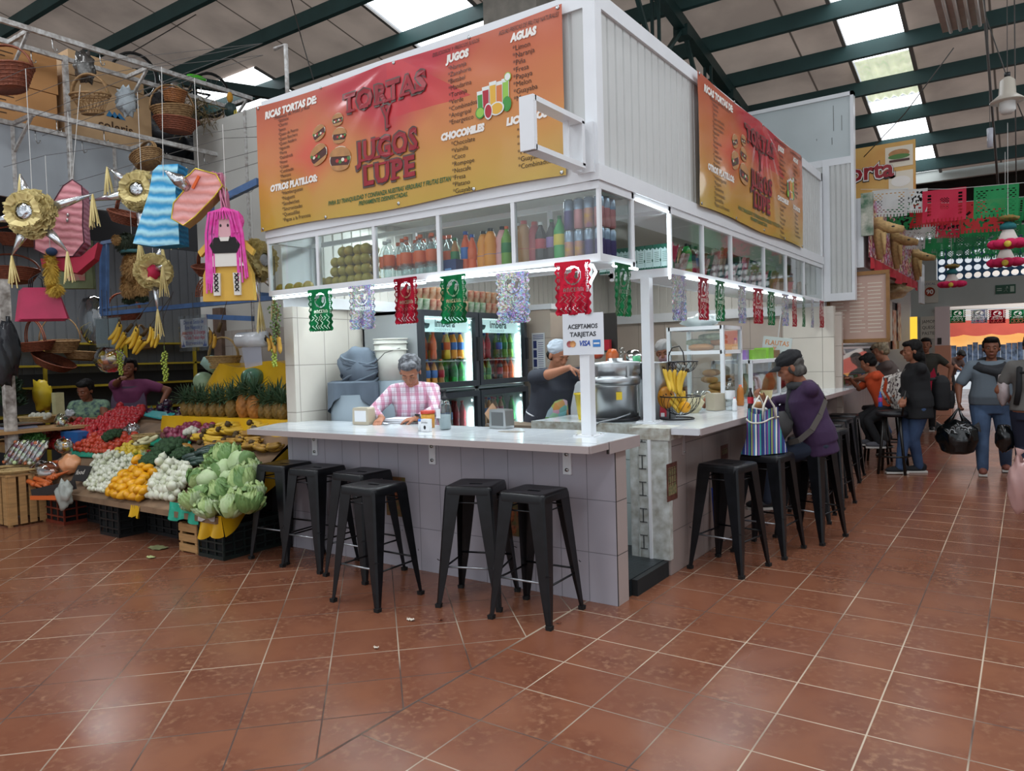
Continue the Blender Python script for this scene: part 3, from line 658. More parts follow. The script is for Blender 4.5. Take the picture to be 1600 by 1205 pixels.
 for x, z, r, ro in ((1.02, .76, .062, 0), (.80, .70, .075, .35), (1.03, .635, .08, -.1), (.79, .53, .10, .35), (1.03, .455, .12, -.12)):
  disc(x, z, r, r*.80, PB['crm'], rot=ro, y=.0); disc(x, z-r*.1, r*.95, r*.6, PB['meat'], rot=ro, y=.001)
  for q in range(7): disc(x+(q-3)*r*.27, z-r*(.12+.1*(q % 2)), r*.15, r*.12, (PB['let'], PB['crm'], PB['tom'])[q % 3], rot=ro, y=.002)
  disc(x-sin(ro)*r*.2, z+r*.12, r, r*.62, PB['bun'], 0, pi, ro, .003); disc(x+sin(ro)*r*.3, z-r*.45, r*.85, r*.35, PB['bun'], pi, 2*pi, ro, .003)
 for x, m, h in ((2.425, 'gg', .12), (2.47, 'rr', .14), (2.53, 'yy', .16), (2.58, 'oo', .15), (2.63, 'lime', .16)):
  yb = -sag(x/BW, .5)-.005
  A.use(PB['wht']).add([(x-.026, yb, .52), (x+.026, yb, .52), (x+.03, yb, .545+h), (x-.03, yb, .545+h)], [(0, 1, 2, 3)], False)
  A.use(PB[m]).add([(x-.022, yb-.001, .52), (x+.022, yb-.001, .52), (x+.025, yb-.001, .52+h), (x-.025, yb-.001, .52+h)], [(0, 1, 2, 3)], False)
 for x, z, rx, rz_, m, m2 in ((2.42, .52, .04, .04, 'gg', 'lime'), (2.49, .515, .035, .055, 'wht', 'rr'), (2.56, .52, .06, .045, 'wht', 'yy'), (2.64, .535, .035, .05, 'gg', 'gg'), (2.65, .71, .028, .03, 'lime', 'wht')):
  disc(x, z, rx, rz_, PB[m], y=.004); disc(x, z, rx*.8, rz_*.8, PB[m2], y=.005)
 A.ob('food_print_pattern', o)
 G = MB().use(steel)
 for u_ in (.01, .27, .53, .76, .99):
  for w_ in (.985, .02): G.lathe([(.006, 0), (.013, 0), (.013, .003), (.006, .003)], (u_*BW, -sag(u_, w_)-.002, w_*BH), 10, RX(pi/2).to_3x3())
 G.ob('grommet', o)
 return o
b1 = make_banner('vinyl_banner', 'large orange and yellow tortas and juices menu banner hanging on the stall front', (XL-.02, YF-.02, 2.705), 0)
b2 = dup(b1, (XF+.02, 1.75, 2.73), pi/2, label='same menu banner hung on the aisle side of the stall, seen at a slant'); b2.scale = (3.34/BW, 1, 1)
# ================================================================ BLACK METAL BAR STOOLS
def rrect(w, r, n=5):
 return [(sx*(w-r)+r*cos(a), sy*(w-r)+r*sin(a)) for sx, sy, a0 in ((1, 1, 0), (-1, 1, pi/2), (-1, -1, pi), (1, -1, 3*pi/2)) for a in [a0+pi/2*i/n for i in range(n+1)]]
stk = mat('black_stool_enamel', '08090b', .34, var=.3, vscale=18, col2='121317', spec=.35, coat=.1); scuff = mat('worn_foot_rail', '8d9094', .3, .8)
def make_stool():
 o = thing('bar_stool', 'x', 'stool', (0, 0, 0))
 H = .76; w = .155
 mb = MB().use(stk)
 rings = [(w+.004, .706, .03), (w+.004, .742, .03), (w, .756, .03), (w-.012, .76, .03), (w-.03, .757, .028), (.05, .752, .02)]
 k_ = None
 for i, (ww, z, r) in enumerate(rings):
  pts = rrect(ww, r); k_ = len(pts)
  mb.v += [(x, y, z) for x, y in pts]
  if i:
   for j in range(k_): mb.f.append([(i-1)*k_+j, (i-1)*k_+(j+1) % k_, i*k_+(j+1) % k_, i*k_+j]); mb.mi.append(0); mb.sm.append(i < 5)
 # dish with the hand slot left open
 b = len(mb.v); slot = [(x*.9, y*.32) for x, y in rrect(.05, .02)]
 mb.v += [(x, y, .752) for x, y in slot]+[(x, y, .744) for x, y in slot]
 p0 = (len(rings)-1)*k_
 for j in range(k_):
  mb.f.append([p0+j, p0+(j+1) % k_, b+(j+1) % k_, b+j]); mb.f.append([b+j, b+(j+1) % k_, b+k_+(j+1) % k_, b+k_+j]); mb.mi += [0, 0]; mb.sm += [False, False]
 mb.box((0, 0, .735), (.29, .29, .006)); mb.ob('seat', o)
 f = .212
 for i, (sx, sy) in enumerate(((1, 1), (-1, 1), (-1, -1), (1, -1))):
  # folded sheet leg: V section, wide at the top, narrow at the foot
  mb = MB().use(stk); cor = []
  for t in (0, .06, .35, .7, 1):
   z = .735*(1-t); e_ = w+.002+(f-w)*t; wd = .078*(1-t)**.8+.030; c_ = (sx*e_, sy*e_)
   a = (c_[0]-sx*wd, c_[1]-sy*.003); b_ = (c_[0]-sx*.003, c_[1]-sy*wd); r_ = .012
   sec = [a, (c_[0]-sx*r_, c_[1]), (c_[0], c_[1]-sy*r_), b_]
   inn = [(b_[0]-sx*.004, b_[1]), (c_[0]-sx*(r_+.004), c_[1]-sy*(r_+.004)), (a[0], a[1]-sy*.004)]
   cor.append([(x, y, z) for x, y in sec+inn])
  vs = [p for r in cor for p in r]; n_ = 7
  fs = [(q*n_+j, q*n_+(j+1) % n_, (q+1)*n_+(j+1) % n_, (q+1)*n_+j) for q in range(4) for j in range(n_)]
  fs += [tuple(range(n_)), tuple(4*n_+j for j in range(n_))]
  mb.add(vs, fs, False)
  mb.bar((sx*(f-.03), sy*(f-.004), .30), (sx*(f-.004), sy*(f-.03), .30), .004)
  l_ = mb.ob('leg', o); MB().use(rubber).box((sx*(f-.012), sy*(f-.012), .012), (.034, .034, .024), 0, 1.1).ob('rubber_foot', l_)
 e_ = w+(f-w)*(1-.245/.735)-.012
 for i, (a, b_) in enumerate((((1, 1), (-1, 1)), ((-1, 1), (-1, -1)), ((-1, -1), (1, -1)), ((1, -1), (1, 1)))):
  z = .235 if i % 2 else .255
  MB().use(scuff if i == 2 else stk).tube([(a[0]*e_, a[1]*e_, z), (b_[0]*e_, b_[1]*e_, z)], .0065, 8).ob('foot_rail', o)
  u = w-.012; mbx = MB().use(stk).tube([(a[0]*u, a[1]*u, .655), (b_[0]*u, b_[1]*u, .655)], .005, 6); mbx.ob('upper_brace', o)
 return o
stool = make_stool()
SP = [(-2.86, -.215, 4, 'black metal bar stool leftmost along the front counter, beside the cabbages'),
      (-2.43, -.25, 3, 'second black metal bar stool from the fruit stand end of the front counter'),
      (-1.93, -.26, 0, 'black metal bar stool tucked in behind the one standing furthest out, left group'),
      (-1.44, -.63, 0, 'black metal bar stool standing furthest out in front of the left group'),
      (-.84, -.315, 18, 'black metal bar stool tucked under the counter right of the gap, beside the last one'),
      (-.365, -.36, 2, 'black metal bar stool nearest the right end of the front counter'),
      (.31, 1.15, -10, 'black metal bar stool first on the aisle side, empty'),
      (.42, 1.75, -6, 'black metal bar stool on the aisle side carrying the striped market bag'),
      (.60, 2.32, -14, 'black metal bar stool on which the elderly customer in purple sits'),
      (.42, 3.05, 5, 'black metal bar stool just beyond the customer in purple'),
      (.44, 3.75, -5, 'second black metal bar stool beyond the customer in purple'),
      (.32, 4.35, 4, 'third black metal bar stool beyond the customer in purple'),
      (.28, 4.95, -3, 'fourth black metal bar stool beyond the customer in purple'),
      (.26, 5.5, 3, 'furthest black metal bar stool of the aisle row, near the menu board')]
for i, (x_, y_, a_, lab) in enumerate(SP):
 if i == 0: stool.location = (x_, y_, 0); stool.rotation_euler.z = R(a_); stool['label'] = lab; stool['group'] = 'black metal bar stools round the stall'
 else: dup(stool, (x_, y_, 0), R(a_), lab)
# round wooden bar stools with backs further on
wst = mat('black_lacquered_wood', '15120f', .35)
def round_stool():
 o = thing('round_bar_stool', 'x', 'stool')
 MB().use(mat('black_vinyl', '16161a', .4)).lathe([(.0, .70), (.16, .70), (.19, .715), (.195, .74), (.18, .765), (.1, .775), (0, .777)], n=28).ob('seat', o)
 for a in range(4):
  A = pi/4+a*pi/2; MB().use(wst).tube([(.12*cos(A), .12*sin(A), .70), (.21*cos(A), .21*sin(A), 0)], .017, 8).ob('leg', o)
 MB().use(wst).tube([(.188*cos(q*pi/10), .188*sin(q*pi/10), .22) for q in range(20)], .012, 6, closed=True).ob('foot_ring', o)
 mb = MB().use(wst)
 for s_ in (-1, 1): mb.tube([(s_*.15, .12, .72), (s_*.17, .16, 1.02)], .012, 6)
 for z_ in (.88, 1.0): mb.tube([(s_*.17, .155-.02*(1-abs(s_)), z_) for s_ in (-1, -.5, 0, .5, 1)], .012, 6)
 mb.ob('back_frame', o)
 return o
rs = round_stool(); rs.location = (.72, 6.05, 0); rs.rotation_euler.z = R(-90); rs['label'] = 'round black bar stool with a back frame under the floral backpack'; rs['group'] = 'round black bar stools at the next stall'
dup(rs, (.42, 6.9, 0), R(-90), 'round black bar stool at the slatted counter behind the boy in orange')
dup(rs, (.46, 7.6, 0), R(-80), 'round black bar stool furthest along the slatted counter')
# ================================================================ LEFT: NEIGHBOUR STALL, FRAMES, FRUIT STAND
XN = -7.0
grey = mat('grey_sheet_wall', 'a3aab0', .4, var=.25, vscale=2, stretch=(1, 1, .4)); dgrey = mat('dark_cladding', '6f7378', .5, var=.15, vscale=3)
whf = mat('scuffed_white_steel', 'c8c9c7', .45, var=.5, vscale=22, col2='8e8680')
# walls: side of the neighbour stall (upper sheet), its back, the wall behind the fruit stand, the hall sides
mb = MB().use(grey).bx(XN-.05, XN, -3.5, 2.1, 3.45, 4.22)
for q in range(-3, 2): mb.use(whf).bx(XN-.02, XN+.01, q*1.1+.7, q*1.1+.74, 3.45, 4.22)
st('wall_neighbour_upper', mb)
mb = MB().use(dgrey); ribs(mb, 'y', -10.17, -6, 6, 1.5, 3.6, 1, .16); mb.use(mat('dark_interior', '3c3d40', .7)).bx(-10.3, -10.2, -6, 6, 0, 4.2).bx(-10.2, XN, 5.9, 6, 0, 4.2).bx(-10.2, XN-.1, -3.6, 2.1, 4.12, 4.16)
st('wall_neighbour_back', mb)
bk = tile_mat('fruit_wall_tiles', 'a49c94', '857c74', .3, .3, 'xz', 0, 0, .35)
mb = MB().use(bk).bx(-6.55, -3.38, 1.75, 1.85, 0, 2.0).use(mat('off_white_panel', 'bdbcb6', .5, var=.12, vscale=2)).bx(-7.0, -3.38, 1.78, 1.85, 2.0, 4.7).use(whf)
for xx in (-5.9, -4.95, -4.2): mb.bx(xx, xx+.04, 1.76, 1.78, 2.0, 4.7)
mb.use(mat('timber_jamb', '6b5547', .7, var=.4, vscale=9)).bx(-6.62, -6.45, 1.7, 1.85, 0, 2.3)
st('wall_behind_fruit', mb)
hw = mat('hall_wall', 'a8a59e', .7, var=.1, vscale=1)
st('wall_left', MB().use(hw).bx(-17, -16.8, -8, 15, 0, 9.2)); st('wall_back', MB().use(hw).bx(-17, -3.9, 14.8, 15, 0, 4.6).bx(-17, 9, 12.3, 12.32, 4.66, 4.72))
st('wall_right', MB().use(hw).bx(6.2, 6.4, 3, 15, 0, 2.6))
# white steel hanging frame
o = thing('overhead_rack', 'white scuffed steel frame with hooks from which baskets and piñatas hang', 'frame', (XN, -.5, 0))
mb = MB().use(whf)
for x_, z_ in ((XN, 5.12), (-6.5, 5.13), (XN, 4.25), (-6.5, 4.27)): mb.bar((x_, -3.5, z_), (x_, 2.35, z_), .04, .05)
for y_ in (-2.2, -.37, .92, 2.3):
 for z_ in (5.12, 4.25): mb.bar((XN, y_, z_), (-6.5, y_, z_), .03, .04)
 mb.bar((XN, y_, 4.8), (-6.55, y_, 5.1), .025, .03); mb.bar((XN, y_, 3.95), (-6.55, y_, 4.24), .025, .03)
loc(mb, o).ob('rails', o)
for y_, z0 in ((.2, 3.45), (2.3, 3.9), (-2.2, 3.4)):
 mb = MB().use(whf).bar((XN+.01, y_, z0), (XN+.01, y_, 5.15), .05, .05); loc(mb, o).ob('upright', o)
for x_, z_ in ((-6.5, 5.1), (XN, 5.1), (-6.5, 4.24), (XN, 4.22)):
 for y_ in (-.9, -.15, .35, 1.05, 1.6):
  mb = MB().use(steel).tube([(x_, y_, z_), (x_, y_, z_-.09), (x_, y_+.02, z_-.13), (x_, y_+.045, z_-.11), (x_, y_+.045, z_-.09)], .006, 6); loc(mb, o).ob('hook', o)
# old post by the market table
pm_ = mat('peeling_white_post', 'cfccc6', .6, var=.7, vscale=14, col2='6f665e')
o = MB().use(pm_).bx(-.045, .045, -.05, .05, 0, 2.55).ob('peeling_post', loc=(-7.0, -.55, 0), label='old white wooden post with peeling paint beside the green herbs', cat='post')
# blue steel frame over the fruit
blue = mat('blue_steel', '4e6d9b', .45, var=.3, vscale=12)
o = thing('blue_rack', 'blue steel hanging rack over the pineapples', 'rack', (-5.3, .62, 2.2))
p = lambda u, v, y=.62: at(u, v, 'y', y)
a, b = p(160, 491), p(420, 466); c_, d_ = p(160, 380), p(232, 366); e_ = p(335, 470)
mb = MB().use(blue); mb.bar(a, b, .05, .05); mb.bar((a.x, .62, a.z+.07), (p(232, 478).x, .62, a.z+.07), .02, .02); mb.bar(a, c_, .05, .05); mb.bar(c_, d_, .04, .04); mb.bar((a.x+.12, .62, a.z), (c_.x+.12, .62, c_.z), .03, .03)
mb.bar(e_, (e_.x, .62, e_.z+1.15), .06, .06); q_ = p(347, 312); mb.bar(q_, p(404, 284), .05, .07); mb.bar((e_.x-.02, .64, e_.z+.1), (e_.x-.02, 1.7, e_.z+.1), .04, .04); mb.bar(p(325, 495), p(395, 498), .04, .05)
mb.bar((b.x, .62, b.z), (-3.40, .62, b.z), .05, .05)
loc(mb, o).ob('rack_bars', o)
# ================================================================ THE FRUIT AND VEGETABLE STAND
SK, S0 = .57, .722           # sloping boards: z = S0 + SK*y
def sl(u, v, lift=0.):
 q = (u-800)/F*_r - (v-602.5)/F*_u + _f
 t = (S0+lift+SK*CAM.y-CAM.z)/(q.z-SK*q.y); return CAM+q*t
def sz(y): return S0+SK*y
board = mat('stand_board', '8a6f55', .7, var=.4, vscale=5); yel = mat('yellow_oilcloth', 'd3a416', .35, var=.12, vscale=4, bump=.5, bscale=9)
grnp = mat('green_plastic_sheet', '2aa487', .3, var=.2, vscale=9, bump=.8, bscale=14)
o = thing('sloping_fruit_stand', 'long sloping wooden fruit stand raised on crates, covered with produce', 'stand', (-5, 0, 0))
mb = MB().use(board).add([(-6.7, -.62, sz(-.62)-.02), (-3.2, -.62, sz(-.62)-.02), (-3.4, .36, sz(.36)-.02), (-5.5, .36, sz(.36)-.02), (-5.6, .75, sz(.62)-.02), (-7.6, .75, sz(.62)-.02), (-7.6, -.1, sz(-.1)-.02), (-6.7, -.1, sz(-.1)-.02)], [(0, 1, 2, 3, 4, 5, 6, 7)])
mb.bar((-6.7, -.62, sz(-.62)-.04), (-3.2, -.62, sz(-.62)-.04), .03, .05); loc(mb, o).ob('board', o)
mb = MB().use(mat('dark_timber', '33291f', .8))
for xx in (-7.4, -6.6, -5.5, -4.4, -3.5): mb.bx(xx, xx+.06, .3, .36, 0, sz(.3)-.03); mb.bx(xx, xx+.06, -.2, -.14, 0, sz(-.17)-.03)
loc(mb, o).ob('trestle', o)
mb = MB().use(mat('under_stand_shade', '1c1a1b', .8, var=.3)).bx(-7.2, -3.45, .1, .3, 0, .55); loc(mb, o).ob('shade_board', o)  # near-black board added for the shaded void under the stand
def cloth_strip(name, a, b, h, mt, lab, cat='cloth', n=60, amp=.02, wav=26, par=None):
 """hanging strip from line a-b down by h with folds"""
 a, b = V(a), V(b); nrm = (b-a).cross(V((0, 0, 1))).normalized(); mb = MB().use(mt, True)
 mb.grid(lambda s, t: tuple(a.lerp(b, s)+nrm*(amp*sin(s*wav+t)*t+.012*t)+V((0, 0, -h*t*(1+.12*sin(s*9))))), n, 5)
 return mb.ob(name, label=lab, cat=cat)
# upper shelf for pineapples with yellow skirt, and the high yellow covered boxes
o = thing('pineapple_shelf', 'shelf covered in yellow oilcloth carrying the row of pineapples', 'shelf', (-4.5, .5, 0))
mb = MB().use(yel).bx(-5.45, -3.44, .37, .78, .99, 1.035); loc(mb, o).ob('shelf_top', o)
mb = MB().use(yel, True); mb.grid(lambda s, t: (-5.6+2.2*s, .36-.02*sin(s*30)*t-.03*t, 1.037-.17*t-(.02*sin(s*7))*t), 60, 4); loc(mb, o).ob('skirt', o)
mb = MB().use(board); [mb.bx(x_, x_+.05, .7, .75, 0, .99) for x_ in (-5.35, -4.4, -3.5)]; loc(mb, o).ob('shelf_leg', o)
o = thing('draped_boxes', 'stacked boxes draped with bright yellow oilcloth behind the pineapples', 'boxes', (-4.6, 1.1, 0))
mb = MB().use(yel, True)
def hill(s, t):
 x_ = -5.65+2.2*s; h = 1.56+.03*sin(s*14) if s > .16 else 1.15+.41*(s/.16)**.7
 fold = .035*sin(s*26+2*sin(s*5))
 return (x_, .86+.25*max(0, t-.55)/.45*0+(1-t)*-.16+fold*(1-t), 1.02+(h-1.02)*t)
mb.grid(hill, 70, 10); mb.grid(lambda s, t: (-5.65+2.2*s, .86+.6*t, hill(s, 1)[2]+.0*t), 70, 2); loc(mb, o).ob('cloth', o)
mb = MB().use(board).bx(-5.2, -3.5, .9, 1.4, 0, 1.52); loc(mb, o).ob('box', o)
for u_, v_, y_ in ((318, 596, 1.02), (340, 572, 1.25)): p = at(u_, v_, 'y', y_); MB().use(board).bx(-.1, .1, -.1, .1, 0, p.z-.11).ob('box_stack', loc=(p.x, p.y, 0), label='box stack under the pale melon %s' % ('left of the yellow cloth' if u_ < 330 else 'behind the wicker basket'), cat='boxes')
# fabric and sheets along the slope
def sheet(name, poly, mt, lab, cat='sheet', lift=.004, thick=.012):
 w = [sl(*p) for p in poly]; mb = MB().use(mt); n = len(w)
 vs = [(p.x, p.y, sz(p.y)+lift+z) for z in (0, thick) for p in w]
 mb.add(vs, [tuple(range(n, 2*n))]+[(i, (i+1) % n, n+(i+1) % n, n+i) for i in range(n)]); return mb.ob(name, label=lab, cat=cat)
sheet('plastic_sheet', [(213, 690), (232, 684), (300, 690), (296, 698), (215, 697)], grnp, 'sea green plastic sheet under the purple onions')
sheet('plastic_sheet', [(225, 642), (275, 648), (250, 656), (222, 650)], mat('teal_sheet', '2b9f9e', .3, bump=.6, bscale=12), 'teal plastic sheet under the aubergines at the shelf end')
sheet('plastic_sheet', [(112, 706), (228, 706), (300, 722), (262, 728), (160, 716), (112, 714)], grnp, 'sea green plastic sheet between the red tomatoes and the white onions')
cloth_strip('plastic_skirt', (-3.84, -.63, sz(-.62)+.06), (-3.42, -.63, sz(-.62)+.06), .14, grnp, 'crumpled sea green plastic hanging below the lettuces', 'sheet', amp=.015, wav=18)
cloth_strip('paper_skirt', (-3.42, -.632, sz(-.62)+.05), (-3.19, -.632, sz(-.62)+.07), .1, mat('greyish_card', 'b9b4b0', .7, var=.1), 'pale grey card edging beside the sea green plastic', 'card', amp=.004)
cloth_strip('oilcloth_skirt', (-3.42, -.62, sz(-.62)-.03), (-3.17, -.60, sz(-.62)), .16, yel, 'yellow oilcloth corner hanging over the dark green crate', 'cloth', amp=.03, wav=10)
cloth_strip('oilcloth_skirt', (-3.17, -.6, sz(-.6)+.02), (-3.30, .34, sz(.34)), .2, yel, 'yellow oilcloth side of the stand behind the first bar stool', 'cloth', amp=.03, wav=12)
cloth_strip('oilcloth_skirt', (-4.45, -.635, sz(-.62)-.02), (-4.3, -.635, sz(-.62)-.02), .1, yel, 'small yellow oilcloth flap below the mangoes', 'cloth', n=10)
# ---- crates
def crate(mt, w, d, h, nx, ny, nz, lab, x, y, rz=0):
 o = thing('plastic_crate', lab, 'crate', (x, y, 0), rz)
 mb = MB().use(mt)
 for z in [h*i/nz for i in range(nz+1)]:
  hh = .03 if z in (0, h) else .014; zc = min(max(z, hh/2), h-hh/2)
  for s_ in (-1, 1): mb.box((0, s_*(d/2-.004), zc), (w, .012, hh)); mb.box((s_*(w/2-.004), 0, zc), (.012, d, hh))
 for i in range(nx+1):
  for s_ in (-1, 1): mb.box((-w/2+w*i/nx*.985+.004, s_*(d/2-.006), h/2), (.014, .012, h))
 for i in range(ny+1):
  for s_ in (-1, 1): mb.box((s_*(w/2-.006), -d/2+d*i/ny*.985+.004, h/2), (.012, .014, h))
 mb.ob('lattice_wall', o); mb = MB().use(mat('crate_inside', '0b0c0c', .9)).box((0, 0, h*.47), (w-.03, d-.03, h*.9)); mb.ob('dark_block', o); return o  # near-black block fills the crate behind its lattice
crr = mat('brown_red_crate', '7a3527', .4, var=.2); crk = mat('black_crate', '1d1f20', .4); crg = mat('dark_green_black_crate', '1b2624', .35, var=.2)
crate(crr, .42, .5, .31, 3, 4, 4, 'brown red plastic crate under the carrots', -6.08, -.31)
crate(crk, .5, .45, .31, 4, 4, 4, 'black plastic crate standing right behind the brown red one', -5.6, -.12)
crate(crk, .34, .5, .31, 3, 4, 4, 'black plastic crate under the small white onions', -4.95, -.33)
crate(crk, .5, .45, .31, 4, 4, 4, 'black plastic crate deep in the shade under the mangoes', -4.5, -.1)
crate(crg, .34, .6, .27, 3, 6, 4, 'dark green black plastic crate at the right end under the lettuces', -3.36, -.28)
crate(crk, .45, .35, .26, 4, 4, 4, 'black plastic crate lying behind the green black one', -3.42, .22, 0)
def wood_crate(lab, x, y, w, d, h, rz=0, vert=False):
 o = thing('wooden_crate', lab, 'crate', (x, y, 0), rz)
 for sx in (-1, 1):
  for sy in (-1, 1): MB().use(wood).box((sx*(w/2-.025), sy*(d/2-.02), h/2), (.035, .035, h)).ob('corner_post', o)
 n = 4 if vert else 3
 for i in range(n):
  if vert:
   x_ = -w/2+w*(i+.5)/n
   for s_ in (-1, 1): MB().use(wood).box((x_, s_*(d/2), h*.5), (w/n*.72, .01, h*.92)).ob('slat', o)
   y_ = -d/2+d*(i+.5)/n
   for s_ in (-1, 1): MB().use(wood).box((s_*(w/2), y_, h*.5), (.01, d/n*.72, h*.92)).ob('slat', o)
  else:
   z_ = h*(i+.5)/n
   for s_ in (-1, 1): MB().use(wood).box((0, s_*(d/2), z_), (w, .01, h/n*.74)).ob('slat', o)
   for s_ in (-1, 1): MB().use(wood).box((s_*(w/2), 0, z_), (.01, d, h/n*.74)).ob('slat', o)
 MB().use(wood).box((0, 0, h-.012), (w, d, .012)).ob('top_board', o); return o
wood_crate('low pale wooden crate under the lettuces beside the green black crate', -3.69, -.42, .26, .3, .25)
wood_crate('tall pale wooden crate carrying the wicker tray at the left edge', -6.52, -.72, .52, .36, .52, 0, True)
# ---- produce prototypes
P_ = {}
def proto(name, fn, *a):
 P_[name] = fn(*a); return P_[name]
tom1 = mat('tomato_red', '9c1826', .28, var=.25, vscale=14, col2='ac2a28', spec=.5); tom2 = mat('tomato_orange_red', 'b53628', .28, var=.5, vscale=12, col2='bf5232')
def me_ball(name, mt, r, sx=1, sy=1, sz_=1, wob=.12, dent=.0, tip=None):
 mb = MB().use(mt); mb.ball((0, 0, 0), (r*sx, r*sy, r*sz_), 12, 8, None, wob, 1.3)
 if tip: mb.use(tip).tube([(0, 0, r*sz_*.9), (r*.1, 0, r*sz_*1.3)], [r*.16, r*.05], 6)
 return mb.mesh(name)
def poly_in(x, y, P):
 c = False; n = len(P)
 for i in range(n):
  (x1, y1), (x2, y2) = P[i], P[(i+1) % n]
  if (y1 > y) != (y2 > y) and x < (x2-x1)*(y-y1)/(y2-y1)+x1: c = not c
 return c
def fill(px, d, lift=0., seed=1):
 """spots packed d apart on the slope inside a photo outline"""
 random.seed(seed); W_ = [sl(u, v) for u, v in px]; P = [(p.x, p.y) for p in W_]
 xs = [p[0] for p in P]; ys = [p[1] for p in P]; out = []; r = 0; y = min(ys)
 while y < max(ys):
  x = min(xs)+(d/2 if r % 2 else 0)
  while x < max(xs):
   if poly_in(x, y, P): out.append((x+rnd(-.12, .12)*d, y+rnd(-.12, .12)*d))
   x += d
  y += d*.78; r += 1
 return out
def scatter(meshes, name, lab, cat, grp, spots, r, layers=(1.,), sc=(.85, 1.12), flat=False):
 n = 0
 for k_, frac in enumerate(layers):
  for (x, y) in spots:
   if random.random() > frac: continue
   s_ = rnd(*sc); o = bpy.data.objects.new(name, random.choice(meshes)); COL.objects.link(o)
   o.location = (x+(r*.9 if k_ % 2 else 0), y+(r*.6 if k_ % 2 else 0), sz(y)+r*s_*.95+k_*r*1.25)
   o.rotation_euler = (rnd(-.6, .6), rnd(-.6, .6), rnd(0, 6.28)) if not flat else (rnd(1.2, 1.8), 0, rnd(0, 6.28)); o.scale = (s_,)*3
   tag(o, lab, cat, grp); n += 1
 return n
T1 = [me_ball('tomato', tom1, .037, 1, 1, 1.15), me_ball('tomato', tom1, .038, 1, 1, 1.1, .2)]
T2 = [me_ball('tomato', tom2, .035, 1, 1, .95), me_ball('tomato', tom2, .036, 1.05, 1, .85, .2)]
scatter(T1, 'tomato', 'deep red plum tomato in the heap at the back of the stand', 'tomato', 'deep red tomatoes', fill([(68, 676), (110, 668), (150, 662), (180, 645), (222, 640), (232, 644), (205, 668), (188, 686), (120, 692), (112, 700), (78, 706), (66, 700)], .074), .036, (1, .12))
scatter(T2, 'tomato', 'orange red tomato in the lower front row of tomatoes', 'tomato', 'orange red tomatoes', fill([(118, 703), (122, 694), (165, 686), (208, 684), (212, 692), (190, 700), (176, 712), (118, 712)], .070, seed=3), .034, (1, .25))
guav = mat('guava_yellow', 'd8b83a', .4, var=.3, vscale=16, col2='b8a53a')
scatter([me_ball('guava', guav, .026, 1, 1, 1.2), me_ball('guava', guav, .028, 1, 1, 1.1)], 'guava', 'yellow guava in the patch right of the orange red tomatoes', 'guava', 'yellow guavas', fill([(172, 716), (186, 706), (208, 694), (228, 697), (228, 710), (205, 716)], .05, seed=5), .026, (1, .5))
won = mat('white_onion', 'd9d8cd', .3, var=.12, vscale=14, col2='b9bf9c')
def onion(r):
 mb = MB().use(won); mb.lathe([(0, -r*.95), (r*.5, -r*.85), (r*.9, -r*.35), (r, 0), (r*.9, r*.45), (r*.45, r*.85), (r*.13, r*1.08), (r*.1, r*1.35), (0, r*1.36)], n=14, cap=False); return mb.mesh('onion')
O1 = [onion(.024), onion(.028)]; O2 = [onion(.038), onion(.042)]
scatter(O1, 'small_white_onion', 'small white onion in the heap left of the mangoes', 'onion', 'small white onions', fill([(131, 764), (140, 735), (152, 722), (170, 710), (206, 724), (230, 728), (206, 742), (190, 752), (160, 776)], .050, seed=6), .025, (1, .75, .3), (.8, 1.2))
scatter(O2, 'large_white_onion', 'large white onion in the heap beside the lettuces', 'onion', 'large white onions', fill([(232, 762), (240, 742), (262, 732), (292, 738), (294, 755), (278, 786), (236, 788), (226, 778)], .078, seed=7), .039, (1, .7, .25))
mang = mat('mango_yellow', 'dfa41a', .3, var=.3, vscale=9, col2='c98a14')
MG = [me_ball('mango', mang, .045, 1.35, 1, .85, .25), me_ball('mango', mang, .048, 1.3, .95, .85, .3)]
scatter(MG, 'mango', 'bright yellow mango in the front of the stand', 'mango', 'yellow mangoes', fill([(160, 780), (182, 757), (205, 742), (232, 742), (238, 750), (228, 776), (224, 795), (180, 788)], .088, seed=8), .042, (1, .75, .2))
ron = mat('purple_onion', '6f2038', .3, var=.4, vscale=12, col2='93425a')
RO = [me_ball('purple_onion', ron, .04, 1, 1, .95, .1), me_ball('purple_onion', ron, .036, 1, 1, .95, .1)]
scatter(RO, 'purple_onion', 'purple onion in the heap under the yellow skirt', 'onion', 'purple onions', fill([(250, 692), (255, 680), (300, 672), (326, 672), (330, 688), (300, 696)], .074, seed=9), .038, (1, .7))
aub = mat('aubergine_skin', '2c1430', .15, spec=.8)
for i, (u_, v_) in enumerate(((236, 641), (247, 634), (262, 628), (257, 641), (268, 645), (279, 640), (281, 652), (245, 646))):
 p = at(u_, v_+3, 'y', .58); o = MB().use(aub).ball((0, 0, 0), (.055, .055, .052), 14, 10, None, .1, 1.5).use(mat('aubergine_cap', '46603a', .6)).lathe([(.03, .036), (.012, .052), (.006, .075), (0, .076)], n=8).ob('aubergine', loc=(p.x, .58+.04*(i % 2), max(p.z, 1.02)), label='round dark aubergine in the cluster at the left end of the pineapple shelf', cat='aubergine', group='aubergines'); o.rotation_euler = (rnd(-.8, .8), rnd(-.8, .8), 0)
MB().use(board).bx(-6.6, -5.5, .45, .75, .93, .965).ob('aubergine_board', label='short board under the aubergines at the end of the pineapple shelf', cat='board')
